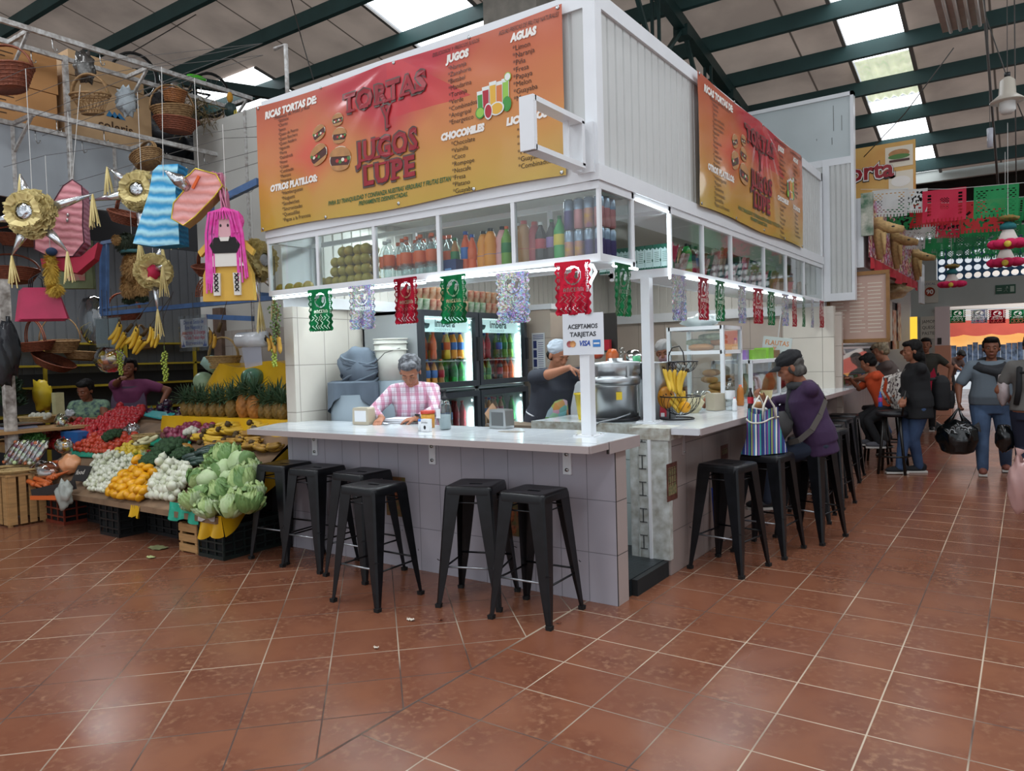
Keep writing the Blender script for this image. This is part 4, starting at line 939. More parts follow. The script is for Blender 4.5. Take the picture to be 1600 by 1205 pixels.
# ---- cabbages, lettuces
cab = mat('cabbage_leaf', 'bccba2', .5, var=.25, vscale=7, col2='9db680', bump=.5, bscale=12); cabd = mat('cabbage_outer_leaf', '7c9c5c', .5, var=.3, vscale=9, col2='567a42', bump=.5, bscale=14); let = mat('lettuce_leaf', 'adc083', .5, var=.4, vscale=16, col2='7f9c58', bump=.6, bscale=30)
def leaf(mb, c, r, th, ph, size, curl=.3, ruf=.02, n=8, open_=.35):
 """one leaf: a cupped patch standing off a ball of radius r towards (th, ph), ruffled at its rim"""
 def f(s, t):
  a = th+(s-.5)*size*(.4+1.0*sin(pi*min(t*.8+.12, 1))); b = ph-.9*size+t*size*1.5; R_ = r*(1.02+open_*t**2)+ruf*sin(s*22+t*9+th*3)*t*t
  return (c[0]+R_*cos(b)*cos(a), c[1]+R_*cos(b)*sin(a), c[2]+R_*sin(b)*(1-.15*t))
 mb.grid(f, n, n)
def cabbage(r, nl, m1, m2):
 mb = MB().use(m1); mb.ball((0, 0, 0), (r, r, r*.9), 20, 14, None, .10, 2)
 for i in range(nl): leaf(mb.use(m1 if i % 3 else m2), (0, 0, 0), r, i*2.4, .1+.25*(i % 3), 1.1, ruf=.006, open_=.16)
 return mb.mesh('cabbage')
def lettuce(r, n_, m1, m2):
 mb = MB().use(m1)
 mb.ball((0, 0, 0), r*.75, 16, 10, None, .2, 3)
 for i in range(n_): leaf(mb.use(m1 if i % 2 else m2), (0, 0, 0), r*.8, i*2.4, -.2+.35*(i % 4), 1.0, ruf=.022, n=12, open_=.5)
 return mb.mesh('lettuce')
random.seed(4)
CB = [cabbage(.1, 4, cab, cabd), cabbage(.085, 5, cab, cabd)]; LT = [lettuce(.11, 14, let, cabd), lettuce(.1, 12, let, cab)]
green = [('c', 0, 378, 718, 1.15, .10, 'pale smooth cabbage at the top right of the green heap'), ('l', 0, 350, 712, 1.25, .07, 'big dark green leafy cabbage at the top of the green heap'), ('c', 1, 326, 742, 1.1, .06, 'pale cut cabbage in the middle of the green heap'), ('c', 0, 348, 730, 1.0, .05, 'round green cabbage behind the pale cut one'), ('c', 1, 316, 765, .95, .07, 'small pale cabbage low in the heap by the white onions'), ('c', 1, 358, 742, .9, .05, 'small pale cabbage in the middle right of the heap'),
         ('l', 0, 345, 768, 1.15, .05, 'ruffled lettuce in the front middle of the heap'), ('l', 1, 300, 778, 1.0, .03, 'ruffled lettuce at the front left corner'), ('l', 0, 378, 752, 1.2, .05, 'ruffled lettuce at the right of the heap'), ('l', 1, 392, 735, 1.15, .05, 'ruffled lettuce behind the first bar stool'), ('l', 1, 360, 788, 1.05, .02, 'ruffled lettuce spilling over the front edge'), ('l', 0, 388, 780, 1.0, .02, 'ruffled lettuce at the front right corner'), ('l', 0, 310, 745, .95, .02, 'loose lettuce behind the small pale cabbage'), ('l', 1, 325, 790, .95, .01, 'ruffled lettuce above the sea green plastic'), ('l', 1, 398, 765, .9, .03, 'ruffled lettuce near the pale card edging'), ('l', 0, 335, 725, .95, .03, 'leafy lettuce below the zucchini'), ('l', 1, 370, 775, .9, .06, 'ruffled lettuce half buried near the front')]
for i, (k_, j, u_, v_, s_, up_, lab) in enumerate(green):
 p = sl(u_, v_+6, .09*s_); o = bpy.data.objects.new('cabbage' if k_ == 'c' else 'lettuce', (CB if k_ == 'c' else LT)[j]); COL.objects.link(o)
 o.location = p; o.rotation_euler = (rnd(-.5, .5), rnd(-.5, .5), i*1.3); o.scale = (s_,)*3; tag(o, lab, 'cabbage' if k_ == 'c' else 'lettuce', 'cabbages and lettuces at the right end of the stand')
# ---- broccoli
bro = mat('broccoli_green', '34502f', .8, var=.5, vscale=40, col2='1f3820', bump=1., bscale=90); stm = mat('broccoli_stem', '8fae5f', .6)
def broccoli(r):
 mb = MB().use(bro)
 for i in range(26):
  a = i*2.4; q = sqrt(i/26); mb.ball((r*q*cos(a)*1.2, r*q*sin(a), r*.55*sqrt(max(0, 1-q*q))), r*.3, 8, 6, None, .35, 9)
 mb.use(stm).tube([(0, 0, -r*.5), (0, 0, r*.3)], r*.3, 8); return mb.mesh('broccoli')
BR = broccoli(.1)
for u_, v_, s_, lab in ((266, 703, 1.35, 'large dark broccoli crown behind the large white onions'), (243, 722, 1.2, 'dark broccoli crown between the white onions and the mangoes'), (178, 683, 1.0, 'single broccoli head in front of the deep red tomatoes'), (285, 712, .9, 'smaller broccoli crown beside the zucchini')):
 o = bpy.data.objects.new('broccoli', BR); COL.objects.link(o); o.location = sl(u_, v_, .06*s_); o.scale = (s_,)*3; o.rotation_euler.x = .4; tag(o, lab, 'broccoli', 'broccoli heads')
# ---- zucchini, papaya, cauliflower
zu = mat('zucchini_skin', '1d2f2c', .25, var=.4, vscale=20, col2='31483c')
ZM = MB().use(zu).tube([(-.11, 0, 0), (-.1, 0, .0), (-.05, 0, .006), (.05, 0, .004), (.095, 0, 0), (.12, 0, 0)], [.008, .022, .026, .025, .018, .008], 10).mesh('zucchini')
random.seed(12)
for i in range(17):
 r_ = i//6; u_, v_ = 300+(i % 6)*7+rnd(-3, 3)+r_*3, 722-(i % 6)*3.2-r_*7+4
 o = bpy.data.objects.new('zucchini', ZM); COL.objects.link(o); p = sl(u_, v_, .02+.03*r_); o.location = p; o.rotation_euler = (0, -.15, .5+rnd(-.3, .3)); tag(o, 'dark green zucchini in the pile beside the broccoli', 'zucchini', 'zucchini pile')
pap = mat('papaya_skin', 'c6742f', .35, var=.5, vscale=8, col2='5a6a2e')
o = MB().use(pap).ball((0, 0, 0), (.1, .065, .06), 16, 10, None, .1).ob('papaya', loc=sl(287, 702, .05), label='cut orange and green papaya beside the zucchini', cat='papaya'); o.rotation_euler.z = .4
clf = mat('cauliflower_white', 'c9c8b8', .8, var=.2, vscale=30, bump=1, bscale=70)
mb = MB().use(clf)
for i in range(18): a = i*2.4; q = sqrt(i/18); mb.ball((.08*q*cos(a), .07*q*sin(a), .04*(1-q)), .03, 8, 6, None, .3, 8)
mb.ob('cauliflower', loc=sl(300, 676, .08), label='white cauliflower head behind the purple onions', cat='cauliflower')
# ---- bananas
ban = mat('banana_skin', 'd9b43a', .45, var=.25, vscale=10, col2='c39a2c'); banb = mat('ripe_banana_skin', 'c79a35', .5, var=.8, vscale=14, col2='7d5a2a'); btip = mat('banana_tip', '4b3a1f', .7)
def banana_mesh(mt, L=.17, r=.018, bend=1.0):
 mb = MB().use(mt); pts = []; rs_ = []
 for i in range(9):
  t = i/8; a = (t-.5)*bend; pts.append((L/bend*sin(a), 0, L/bend*(1-cos(a)))); rs_.append(r*(.35+.65*sin(pi*min(max(t*.9+.06, 0), 1))**.5) if 0 < i < 8 else r*.35)
 mb.tube(pts, rs_, 7); mb.use(btip).tube([pts[0], (pts[0][0]-.02, 0, pts[0][2]+.012)], [r*.36, r*.28], 6); return mb.mesh('banana')
BM = [banana_mesh(ban), banana_mesh(ban, .16, .017, 1.2)]; BB = [banana_mesh(banb, .11, .015, 1.1), banana_mesh(banb, .13, .016, 1)]
def banana_bunch(p, n, ms, fan, rot, lab, grp=None, tiltx=0, sc=1):
 o = thing('banana_bunch', lab, 'bananas', p, 0, grp, rot=rot); o.scale = (sc,)*3
 for i in range(n):
  b = bpy.data.objects.new('banana', random.choice(ms)); COL.objects.link(b); b.parent = o; a = (i-(n-1)/2)*fan; row = i % 2
  b.rotation_euler = (a, 0, 0) if not tiltx else (0, 0, a); b.location = (.085*(1-cos(a)), .012*(i-(n-1)/2) if not tiltx else .075*sin(a), .02*row)
 mbs = MB().use(btip).ball((-.09, 0, .03), (.02, .025, .02), 8, 6); mbs.ob('crown_stem', o); return o
random.seed(21)
k_ = 0
for (u_, v_, n, ms, rz, nm) in ((312, 686, 6, BM, .3, 'front left'), (330, 690, 6, BM, .5, 'a'), (340, 678, 7, BM, .9, 'b'), (352, 668, 7, BM, 1.3, 'c'), (362, 676, 6, BM, 1.0, 'd'), (372, 668, 5, BM, 1.7, 'e'), (345, 698, 7, BB, .1, 'f'), (360, 694, 7, BB, .2, 'g'), (374, 690, 7, BB, -.1, 'h'), (384, 682, 6, BB, .4, 'i'), (392, 692, 6, BB, .1, 'j'), (398, 672, 5, BM, -.1, 'k'), (410, 668, 5, BM, 1.2, 'l'), (418, 670, 5, BM, 1.5, 'm'), (388, 700, 5, BB, .3, 'n'), (404, 702, 6, BB, 0, 'o'), (425, 702, 6, BB, .1, 'p'), (330, 700, 5, BB, .6, 'q')):
 p = sl(u_, v_, .03); banana_bunch(p, n, ms, .33, (-.5, rnd(-.2, .2), rz+rnd(-.2, .2)), 'bunch of bananas lying in the heap below the pineapples' if ms is BM else 'bunch of small ripe bananas in the front of the banana heap', 'bananas on the stand' if ms is BM else 'small ripe bananas on the stand', 0, 1.35)
# ---- pineapples
pin = mat('pineapple_rind', '8c6a2e', .6, var=.6, vscale=18, col2='5e4f25'); pin2 = mat('pineapple_rind_ripe', 'b3742f', .6, var=.5, vscale=18, col2='8c5a28'); plf = mat('pineapple_leaf', '4f6a4c', .5, var=.4, vscale=8, col2='2d4733')
def pineapple(mt, h, r, lh, nl, seed):
 random.seed(seed); me1 = MB().use(mt)
 def f(s, t):
  z = h*t; a = 2*pi*s; rr = r*(sin(pi*(.10+.82*t))**.45); k1 = abs(sin(a*4+t*9)); k2 = abs(sin(a*4-t*9)); rr *= 1+.10*(k1*k2)
  return (rr*cos(a), rr*sin(a), z)
 me1.grid(f, 48, 24); me1.lathe([(r*.5, 0), (0, .001)], n=10, cap=False); body = me1.mesh('pineapple_body')
 mb = MB().use(plf)
 for i in range(nl):
  a = i*2.399; t = i/nl; tilt = 1.15*(1-t)**.8+.08; L = lh*(.55+.5*t) if t < .85 else lh; w = .014
  pts = []; dx, dy = cos(a), sin(a)
  for q in range(6):
   s_ = q/5; an = tilt*(1+.55*s_); rr = r*.28*(1-t)+L*s_*sin(min(an, 2.2)); zz_ = h*.97+L*s_*cos(an)*1.0+.02*t; ww = w*(1-s_)**.7+.0006
   pts += [(rr*dx-ww*dy, rr*dy+ww*dx, zz_), (rr*dx, rr*dy, zz_-.004), (rr*dx+ww*dy, rr*dy-ww*dx, zz_)]
  mb.add(pts, [(3*q+j, 3*q+j+1, 3*q+4+j, 3*q+3+j) for q in range(5) for j in range(2)], False)
 return body, mb.mesh('pineapple_crown')
PA = [pineapple(pin, .15, .056, .19, 42, 1), pineapple(pin, .14, .052, .21, 38, 2), pineapple(pin2, .20, .066, .2, 46, 3)]
pines = [(291, 0, 0), (301, 1, 0), (312, 0, 0), (321, 1, 0), (335, 0, 0), (347, 1, 0), (363, 0, 1), (382, 2, 2), (399, 2, 2), (411, 1, 0), (422, 0, 0), (435, 1, 1), (443, 0, 0), (342, 1, 5), (372, 0, 5), (407, 1, 5), (430, 0, 5)]
for i, (u_, k_, big) in enumerate(pines):
 y_ = .44+.03*(i % 2) if big < 5 else .58; p = at(u_, 649, 'y', y_); s_ = 1.0 if big != 1 else 1.15
 if big == 2: s_ = 1.12
 rank = ('first', 'second', 'third', 'fourth', 'fifth', 'sixth', 'seventh', 'eighth', 'ninth', 'tenth', 'eleventh', 'twelfth', 'thirteenth')
 lab = ('tall golden ripe pineapple standing in the row, %s of the two ripe ones' % ('left' if u_ < 390 else 'right')) if big == 2 else ('pineapple %s from the left end in the front row on the shelf' % rank[i] if big < 5 else 'pineapple in the back row behind the gap, %s of four' % rank[i-13])
 o = thing('pineapple', lab, 'pineapple', (p.x, y_, 1.036), i*1.1, 'pineapples on the shelf'); o.scale = (s_,)*3
 for nm, me in (('rind', PA[k_][0]), ('crown', PA[k_][1])):
  c = bpy.data.objects.new(nm, me); COL.objects.link(c); c.parent = o
# ---- watermelons
wm = mat('watermelon_rind', '5f8a6c', .35, var=.5, vscale=7, col2='3a6250', coat=.2); wm2 = mat('pale_melon_rind', 'a9c7a2', .35, var=.2, vscale=6)
MB().use(wm).ball((0, 0, 0), (.13, .12, .105), 24, 16).ob('watermelon', loc=at(395, 592, 'y', .78)+V((0, 0, .01)), label='dark green watermelon resting above the ripe pineapples', cat='watermelon')
MB().use(wm2).ball((0, 0, 0), (.13, .11, .11), 24, 16).ob('watermelon', loc=at(318, 596, 'y', 1.02), label='pale green melon at the left slope of the yellow cloth', cat='melon')
MB().use(wm2).ball((0, 0, 0), (.12, .11, .1), 24, 16).ob('watermelon', loc=at(340, 572, 'y', 1.25), label='pale green melon peeping out behind the wicker basket', cat='melon')
# ---- basket with husked corn, fig punnet, bagged greens
wick = mat('wicker_pale', 'b79a67', .7, var=.3, vscale=30, bump=.5, bscale=80); wickr = mat('wicker_red_brown', '6d3a28', .6, var=.4, vscale=30, col2='8a4c34'); wickb = mat('wicker_brown', '7a5a38', .6, var=.4, vscale=26, col2='a5845a')
def weave_basket(name, lab, p, r, h, mt, handle=.0, flare=1.3, rz=0, open_=False, sy=1., cat='basket', group=None, rot=None, nst=26, rows=6, r2=.006):
 o = thing(name, lab, cat, p, rz, group, rot=rot)
 mb = MB().use(mt)
 for i in range(rows+1):
  t = i/rows; rr = r*(1+(flare-1)*t);
  if open_ and 1 < i < rows-1: continue
  n_ = 48; mb.tube([((rr+.004*(-1)**(j+i))*cos(2*pi*j/n_), (rr+.004*(-1)**(j+i))*sin(2*pi*j/n_)*sy, h*t) for j in range(n_)], r2*(1.6 if i == rows else 1), 5, closed=True)
 for j in range(nst):
  a = 2*pi*j/nst; b = a+(.35 if open_ else 0); mb.tube([(r*cos(a), r*sin(a)*sy, 0), (r*flare*cos(b), r*flare*sin(b)*sy, h)], r2*.7, 4)
 mb.ob('woven_wall', o)
 mb = MB().use(mt).lathe([(0, 0), (r, 0), (r, .008), (0, .008)], n=24, cap=False, sy=sy)
 if not open_: mb.lathe([(r*.99, 0), (r*flare*.985, h*.98)], n=32, cap=False, sy=sy)
 mb.ob('base', o)
 if handle:
  rr = r*flare; mb = MB().use(mt)
  for s_ in (-.012, .012): mb.tube([(rr*cos(pi*q/14), s_, h+handle*sin(pi*q/14)) for q in range(15)], r2*1.5, 6)
  mb.ob('handle', o)
 return o
weave_basket('wicker_basket', 'small round pale wicker basket filled with peeled plantains on the stand', sl(227, 692, .01)+V((0, 0, .0)), .09, .08, wick, 0, 1.35)
for i, (dx, dy, rz_) in enumerate(((-.07, 0, .6), (0, .02, .3), (.06, .0, .8), (.02, -.03, .2), (.09, .03, .1))):
 p = sl(227, 692, .11); b = bpy.data.objects.new('peeled_corn_cob', banana_mesh(mat('corn_husk', 'd6cfa4', .6, var=.2, vscale=12), .17, .026, .5)); COL.objects.link(b); b.location = p+V((dx, dy, .01*i)); b.rotation_euler = (0, -.3, rz_); tag(b, 'pale husked corn cob heaped in the small wicker basket', 'corn', 'corn cobs in the basket')
clearp = glass_mat('clear_plastic', (.9, .93, .93), 1.2)
def punnet(p, lab, n, mt):
 o = thing('plastic_punnet', lab, 'punnet', p); MB().use(clearp).box((0, 0, .035), (.16, .12, .07), None, 1.1).ob('box', o)
 for i in range(n):
  MB().use(mt).ball((rnd(-.06, .06), rnd(-.045, .045), .02+.03*(i % 2)), .014, 8, 6).ob('berry', o)
 return o
punnet(sl(260, 684, .0), 'clear punnet of red berries behind the purple onions', 26, ron); punnet(sl(237, 712, .0), 'clear punnet of strawberries beside the guavas', 18, tom1)
# papers
MB().use(mat('white_note_paper', 'd8dadc', .6)).box((0, 0, 0), (.1, .004, .06)).ob('price_note', loc=sl(233, 716, .03), label='white price note standing by the punnet of strawberries', cat='note').rotation_euler.x = -.5
# carrots in bags
car = mat('carrot', 'c8642f', .45, var=.3, vscale=20); CM = MB().use(car).tube([(-.09, 0, 0), (-.08, 0, 0), (.0, 0, 0), (.07, 0, .004), (.11, 0, .006)], [.006, .019, .016, .009, .002], 8).mesh('carrot')
random.seed(33)
for i in range(34):
 u_, v_ = rnd(52, 92), rnd(722, 760); p = sl(u_, v_, .03+rnd(0, .07)); o = bpy.data.objects.new('carrot', CM); COL.objects.link(o); o.location = p; o.rotation_euler = (rnd(-.3, .3), rnd(-.3, .3), rnd(-.5, .5)+(3.1 if i % 3 == 0 else 0)); o.scale = (1.35,)*3; tag(o, 'orange carrot packed in the clear bag at the left end', 'carrot', 'bagged carrots')
def bagshape(p, r, mt, lab, cat='bag', knot=True, wob=.25, rot=0., name='plastic_bag', seed=2.):
 mb = MB().use(mt); mb.ball((0, 0, 0), r, 22, 14, None, wob, seed)
 if knot: mb.tube([(0, 0, r[2]*.9), (0, 0, r[2]*1.15), (.01, 0, r[2]*1.35)], [.03, .012, .03], 8)
 o = mb.ob(name, loc=p, label=lab, cat=cat); o.rotation_euler.z = rot; return o
shiny = glass_mat('glossy_clear_film', (.86, .9, .92), 2.4)
bagshape(sl(70, 738, .1), (.2, .13, .12), shiny, 'clear plastic bag holding the carrots', knot=False, wob=.15)
bagshape(sl(110, 725, .1), (.13, .09, .1), mat('orange_net', 'd08a5a', .3, var=.3, vscale=9, col2='e0a57c'), 'orange film bag lying right of the carrots', knot=False)
o = MB().use(mat('black_print_box', '2a2726', .5, var=.1)); o.bar(sl(50, 772, .05), sl(118, 757, .09), .012, .09); o.use(mat('orange_print', 'd0622b', .5)); o.bar(sl(48, 778, .02), sl(108, 778, .03), .014, .04)
o.ob('printed_box', label='black and orange printed carton front under the carrots', cat='box')
o = MB().use(mat('black_print_box', '2a2726', .5)).box((0, 0, 0), (.22, .012, .16)); text(o, 'boq', .1, T(-.09, -.008, .02) @ RX(pi/2), ex=.001) if False else None
bx_ = o.ob('printed_box', loc=sl(128, 740, .1), label='black printed carton flap left of the small white onions', cat='box'); bx_.rotation_euler = (-.5, 0, .1)
tt = MB().use(mat('pale_lettering', 'c8c2b8', .5)); text(tt, 'food', .07, T(-.08, -.009, -.02) @ RX(pi/2) @ RZ(.1), ex=.001); tt.ob('lettering', bx_)
bagshape(sl(118, 770, .02)+V((0, -.1, 0)), (.09, .06, .13), mat('grey_film', 'a7aca5', .3, alpha=.8), 'grey crumpled plastic bag hanging over the stand front', knot=False, wob=.5)
# veg packs on the wicker tray
o = thing('wicker_tray', 'pale round wicker tray on the tall wooden crate', 'tray', (-6.52, -.72, .525)); mb = MB().use(wick)
for i in range(7): mb.tube([(.05*i*cos(2*pi*j/30)+.0, .045*i*sin(2*pi*j/30), .008+.004*i*(i > 4)) for j in range(30)], .012, 5, closed=True) if i else None
mb.ob('woven_ring', o)
vp = [mat('pack_orange', 'c8744a', .4, var=.4, vscale=20), mat('pack_white', 'cfcaba', .4, var=.3, vscale=12), mat('pack_cucumber', 'b5c793', .4), mat('pack_purple', '6e3a4e', .4)]
random.seed(9)
for i in range(7):
 mb = MB()
 for q in range(9): mb.use(vp[(q+i) % 4]).ball((rnd(-.035, .035), rnd(-.01, .01), -.12+q*.028), (.03, .018, .022), 8, 6)
 mb.use(shiny).ball((0, 0, 0), (.055, .03, .15), 12, 8)
 p = at(18+i*7.5, 712-(i % 2)*6, 'y', -.62+.02*i); p.z = .70; ob_ = mb.ob('vegetable_pack', loc=p, label='clear pack of cut soup vegetables leaning in the row at the left edge', cat='vegetables', group='soup vegetable packs'); ob_.rotation_euler = (-.5, .25, 0)
herb = mat('parsley', '4a7a33', .7, var=.6, vscale=30, col2='2f5a26')
def herbs(p, r, n, mt, lab, up=1., name='herb_bunch', seed=1, w=.02):
 random.seed(seed); mb = MB().use(mt)
 for i in range(n):
  a, b = rnd(0, 2*pi), rnd(-.3, 1.5); q = V((cos(a)*cos(b)*r[0], sin(a)*cos(b)*r[1], sin(b)*r[2]))*rnd(.6, 1); d = V((rnd(-1, 1), rnd(-1, 1), rnd(-.3, 1)*up)).normalized()*rnd(1, 2.2)*w; s_ = d.orthogonal().normalized()*w*.5
  mb.add([q-s_, q+d-s_*.2, q+d*1.3, q+s_], [(0, 1, 2, 3)], False)
 return mb.ob(name, loc=p, label=lab, cat='herbs')
herbs(at(52, 690, 'y', -.3), (.22, .12, .1), 900, herb, 'heap of bright green parsley behind the vegetable packs')
herbs(at(10, 625, 'y', .0), (.3, .18, .28), 1300, mat('spinach', '31492f', .6, var=.5, vscale=20, col2='1f3021'), 'dark leafy greens stacked left of the peeling post', w=.045, seed=3)
# bags of mixed fruit
def mixbag(p, r, lab, cols, n=22, seed=5):
 random.seed(seed); o = thing('fruit_bag', lab, 'bag', p)
 for i in range(n): MB().use(cols[i % len(cols)]).ball((rnd(-1, 1)*r[0]*.6, rnd(-1, 1)*r[1]*.6, rnd(-1, 1)*r[2]*.6), min(r)*.32, 8, 6, None, .2).ob('fruit', o)
 MB().use(shiny).ball((0, 0, 0), r, 18, 12, None, .2, 2.5).ob('film', o); return o
mixbag(at(96, 662, 'y', .0), (.09, .07, .11), 'clear bag of mixed vegetables with a white label in front of the tomatoes', [car, bro, cab, guav])
mixbag(at(100, 697, 'y', -.3), (.13, .08, .08), 'clear bag of squash blossoms and popcorn cauliflower before the tomatoes', [guav, clf, mang, clf], seed=8)
bagshape(sl(206, 672, .05), (.09, .07, .07), shiny, 'clear crumpled bag left of the small wicker basket', knot=False, wob=.5)
# leaf scraps on the floor
lf = mat('cabbage_scrap', 'a9b178', .6, var=.3); random.seed(3)
def scrap(u, v, r, mt, lab, grp='scraps on the floor'):
 p = at(u, v, 'z', 0); mb = MB().use(mt); n_ = 9
 mb.grid(lambda s, t: (r*(s-.5)*2*(1-.4*abs(t-.5)), r*(t-.5)*(1.2)*(1-.3*abs(s-.5)), .006+.012*noise.noise(V((s*4+u, t*4, v)))+.01*abs(s-.5)), n_, n_)
 mb.ob('leaf_scrap', loc=p, label=lab, cat='scrap', group=grp)
scrap(247, 857, .10, mat('flat_scrap', '7f8158', .7, var=.4), 'flat green grey leaf scrap on the floor before the wooden crate'); scrap(236, 872, .045, lf, 'small pale cabbage leaf on the floor below the flat scrap'); scrap(642, 970, .028, mat('onion_skin', 'c9bfb0', .7), 'curled pale onion skin on the floor in front of the middle stools'); scrap(688, 970, .016, mat('brown_flake', '6f3a22', .7), 'tiny brown flake right of the pale onion skin'); scrap(588, 1014, .016, mat('onion_skin', 'c9bfb0', .7), 'tiny white paper flecks on the tiles in front of the stools'); scrap(873, 975, .016, mat('brown_flake', '6f3a22', .7), 'tiny brown flake by the last front stool foot')
# ================================================================ THINGS HANGING ON THE LEFT
crepe = mat('cream_crepe_paper', 'e0cf94', .8, var=.25, vscale=9, col2='c9b678'); foil = mat('silver_foil', 'c9ccd0', .18, 1, var=.2, vscale=12, bump=1, bscale=26); foils = mat('smooth_silver_cone', 'd5d8da', .2, .9)
string = mat('thin_string', 'c8c8c4', .7); wire = mat('thin_wire', '4a4744', .5)
def hang(o, p, q, m=string, r=.003, name='string'):
 M = o.matrix_world if False else None
 p, q = V(p)-V(o.location), V(q)-V(o.location)
 if name == 'string' and o.get('label'): wireup(o, tuple(V(o.location)+q))
 if o.rotation_euler.z:
  Rz = Matrix.Rotation(-o.rotation_euler.z, 3, 'Z'); p, q = Rz @ p, Rz @ q
 return MB().use(m).tube([p, q], r, 4).ob(name, o)
def wireup(o, q):
 if q[2] > 2.9 and -6.5 < q[0] < -3.4: MB().use(wire).tube([(-6.5, q[1], q[2]+.04), q, (XL, .14, q[2]+.04)], .0025, 4).ob('overhead_wire', label='thin overhead wire holding the '+' '.join(o['label'].split()[:7]), cat='wire')
def ruffle(mb, n, r0, r1, seed, depth=.06, ctr=(0, 0, 0)):
 random.seed(seed)
 for i in range(n):
  a = rnd(0, 2*pi); q = r0+(r1-r0)*((i % 7)/7); y = -depth*(1-(i % 7)/7)+rnd(-.02, .02); w = rnd(.04, .07)
  c = V((q*cos(a), y, q*sin(a)))+V(ctr); d = V((cos(a), rnd(-.8, .1), sin(a))).normalized(); t = V((-sin(a), 0, cos(a)))
  mb.grid(lambda s, u_: tuple(c+t*(s-.5)*w*(1+u_)+d*u_*.06+V((0, .016*sin(s*11+i), 0))*u_), 5, 2)
def star(p, r, rz, cones, lab, tip_up, petal=crepe, cl=.42, tass=.28, name='star_pinata', two=None, n=110):
 """spiked paper star: ruffled ball, foil medallion, foil cones with paper tassels"""
 o = thing(name, lab, 'piñata', p, rz)
 mb = MB().use(petal, True); mb.ball((0, 0, 0), (r*.8, r*.6, r*.8), 20, 14, None, .1);
 if two: mb.use(two)
 ruffle(mb.use(petal, True), n, r*.45, r*.85, 5, r*.75); ruffle(mb.use(two or petal, True), n//2, r*.7, r*.8, 9, -.02)
 ruffle(mb.use(petal, True), n//2, r*.6, r*.85, 12, r*.2); mb.ob('ruffled_body', o)
 mb = MB().use(petal, True)
 for i in range(40):
  a = 2*pi*i/40; mb.grid(lambda s, t: ((r*.36+r*.22*t)*cos(a+(s-.5)*.2), -r*.72-.015*sin(s*9+i)+.02*t, (r*.36+r*.22*t)*sin(a+(s-.5)*.2)), 4, 2)
 mb.ob('ruffled_collar', o)
 MB().use(foil, True).ball((0, -r*.62, 0), (r*.38, r*.16, r*.38), 24, 16, None, .2, 9).ob('foil_medallion', o)
 for i, (ax, ay, az, L) in enumerate(cones):
  d = V((ax, ay, az)).normalized(); b = d*r*.55; e = d*(r*.6+L)
  c_ = MB().use(foils, True).tube([b, e], [r*.30, .006], 14).ob('foil_cone', o)
  mb = MB().use(petal)
  for q in range(12):
   a = q*2.4; mb.tube([e, e+V((.015*cos(a), .015*sin(a), -tass*.3)), e+V((.03*cos(a)*(1+q % 3*.4), .03*sin(a), -tass*rnd(.85, 1.1)))], [.008, .007, .004], 4)
  mb.ob('tassel', c_)
 return o
XH = -6.5
def hx(u, v, x=XH): return at(u, v, 'x', x)
c = hx(52, 335, -5.4)
o = star(c, .21, R(38), ((-.25, 0, .95, .25), (-1, .1, -.12, .3), (.95, .1, .35, .42), (-.45, 0, -.8, .3), (.62, 0, -.75, .32)), 'cream and silver star piñata furthest left with round foil medallion', 1); hang(o, c+V((0, 0, .15)), (c.x, c.y, 4.3))
c = hx(222, 300, -5.2)
o = star(c, .19, R(38), ((-.8, 0, .62, .3), (-1, 0, -.15, .42), (.85, .1, .5, .38), (-.1, 0, -1, .34), (.8, 0, -.75, .3)), 'cream and silver star piñata half hidden by the blue number piñata', 1); hang(o, c+V((0, 0, .15)), (c.x, c.y, 4.3))
c = hx(240, 425, -5.0)
o = star(c, .15, R(70), ((.3, 0, .95, .2), (.0, -.3, -1, .3), (.1, -1, .1, .2)), 'small cream star piñata with a crimson flower hanging in front of the shaggy animal', 1, cl=.2); hang(o, c+V((0, 0, .12)), (c.x, c.y, 3.4))
MB().use(mat('crimson_paper', 'b81f45', .7)).ball((-.02, -.12, -.02), (.06, .05, .07), 12, 8, None, .5, 6).ob('crimson_flower', o)
c = at(397, 408, 'y', .42)
o = star(c, .19, R(100), ((-.2, -.3, -.95, .32), (.5, -.2, -.8, .22)), 'cream and orange ruffled star piñata hanging beside the left end of the glazed case', 1, two=mat('orange_paper', 'd8602a', .7)); hang(o, c+V((0, 0, .12)), (c.x, c.y, 3.2))
def slab_pinata(pts, th, face, side, p, rz, lab, sc=1., tilt=0, edge_m=None, name='number_pinata'):
 o = thing(name, lab, 'piñata', p, rot=(0, tilt, rz)); P = [(x*sc, z*sc) for x, z in pts]; n = len(P)
 mb = MB().use(side)
 mb.add([(x, y, z) for y in (0, th) for x, z in P], [tuple(range(n, 2*n))]+[(i, (i+1) % n, n+(i+1) % n, n+i) for i in range(n)]); mb.ob('side', o)
 MB().use(face).add([(x, -.003, z) for x, z in P], [tuple(range(n))[::-1]]).ob('front', o)
 if edge_m: MB().use(edge_m).tube([(x, -.004, z) for x, z in P], .006, 5, closed=True).ob('edge_cord', o)
 return o
def fringe(name, c1, c2, sc=26):
 m = mat(name, c1, .75); k = NT(m); v, x, y, z = k.xyz('Object')
 w = k.n.new('ShaderNodeTexWave'); w.bands_direction = 'Z'; w.inputs['Scale'].default_value = sc/6; w.inputs['Distortion'].default_value = 3; w.inputs['Detail'].default_value = 3; w.inputs['Detail Scale'].default_value = 2; k.l.new(v, w.inputs[0])
 k.l.new(k.mix(w.outputs[1], srgb(c1), srgb(c2)), k.p.inputs['Base Color']); k.bump(w.outputs[1], .6, .01); return m
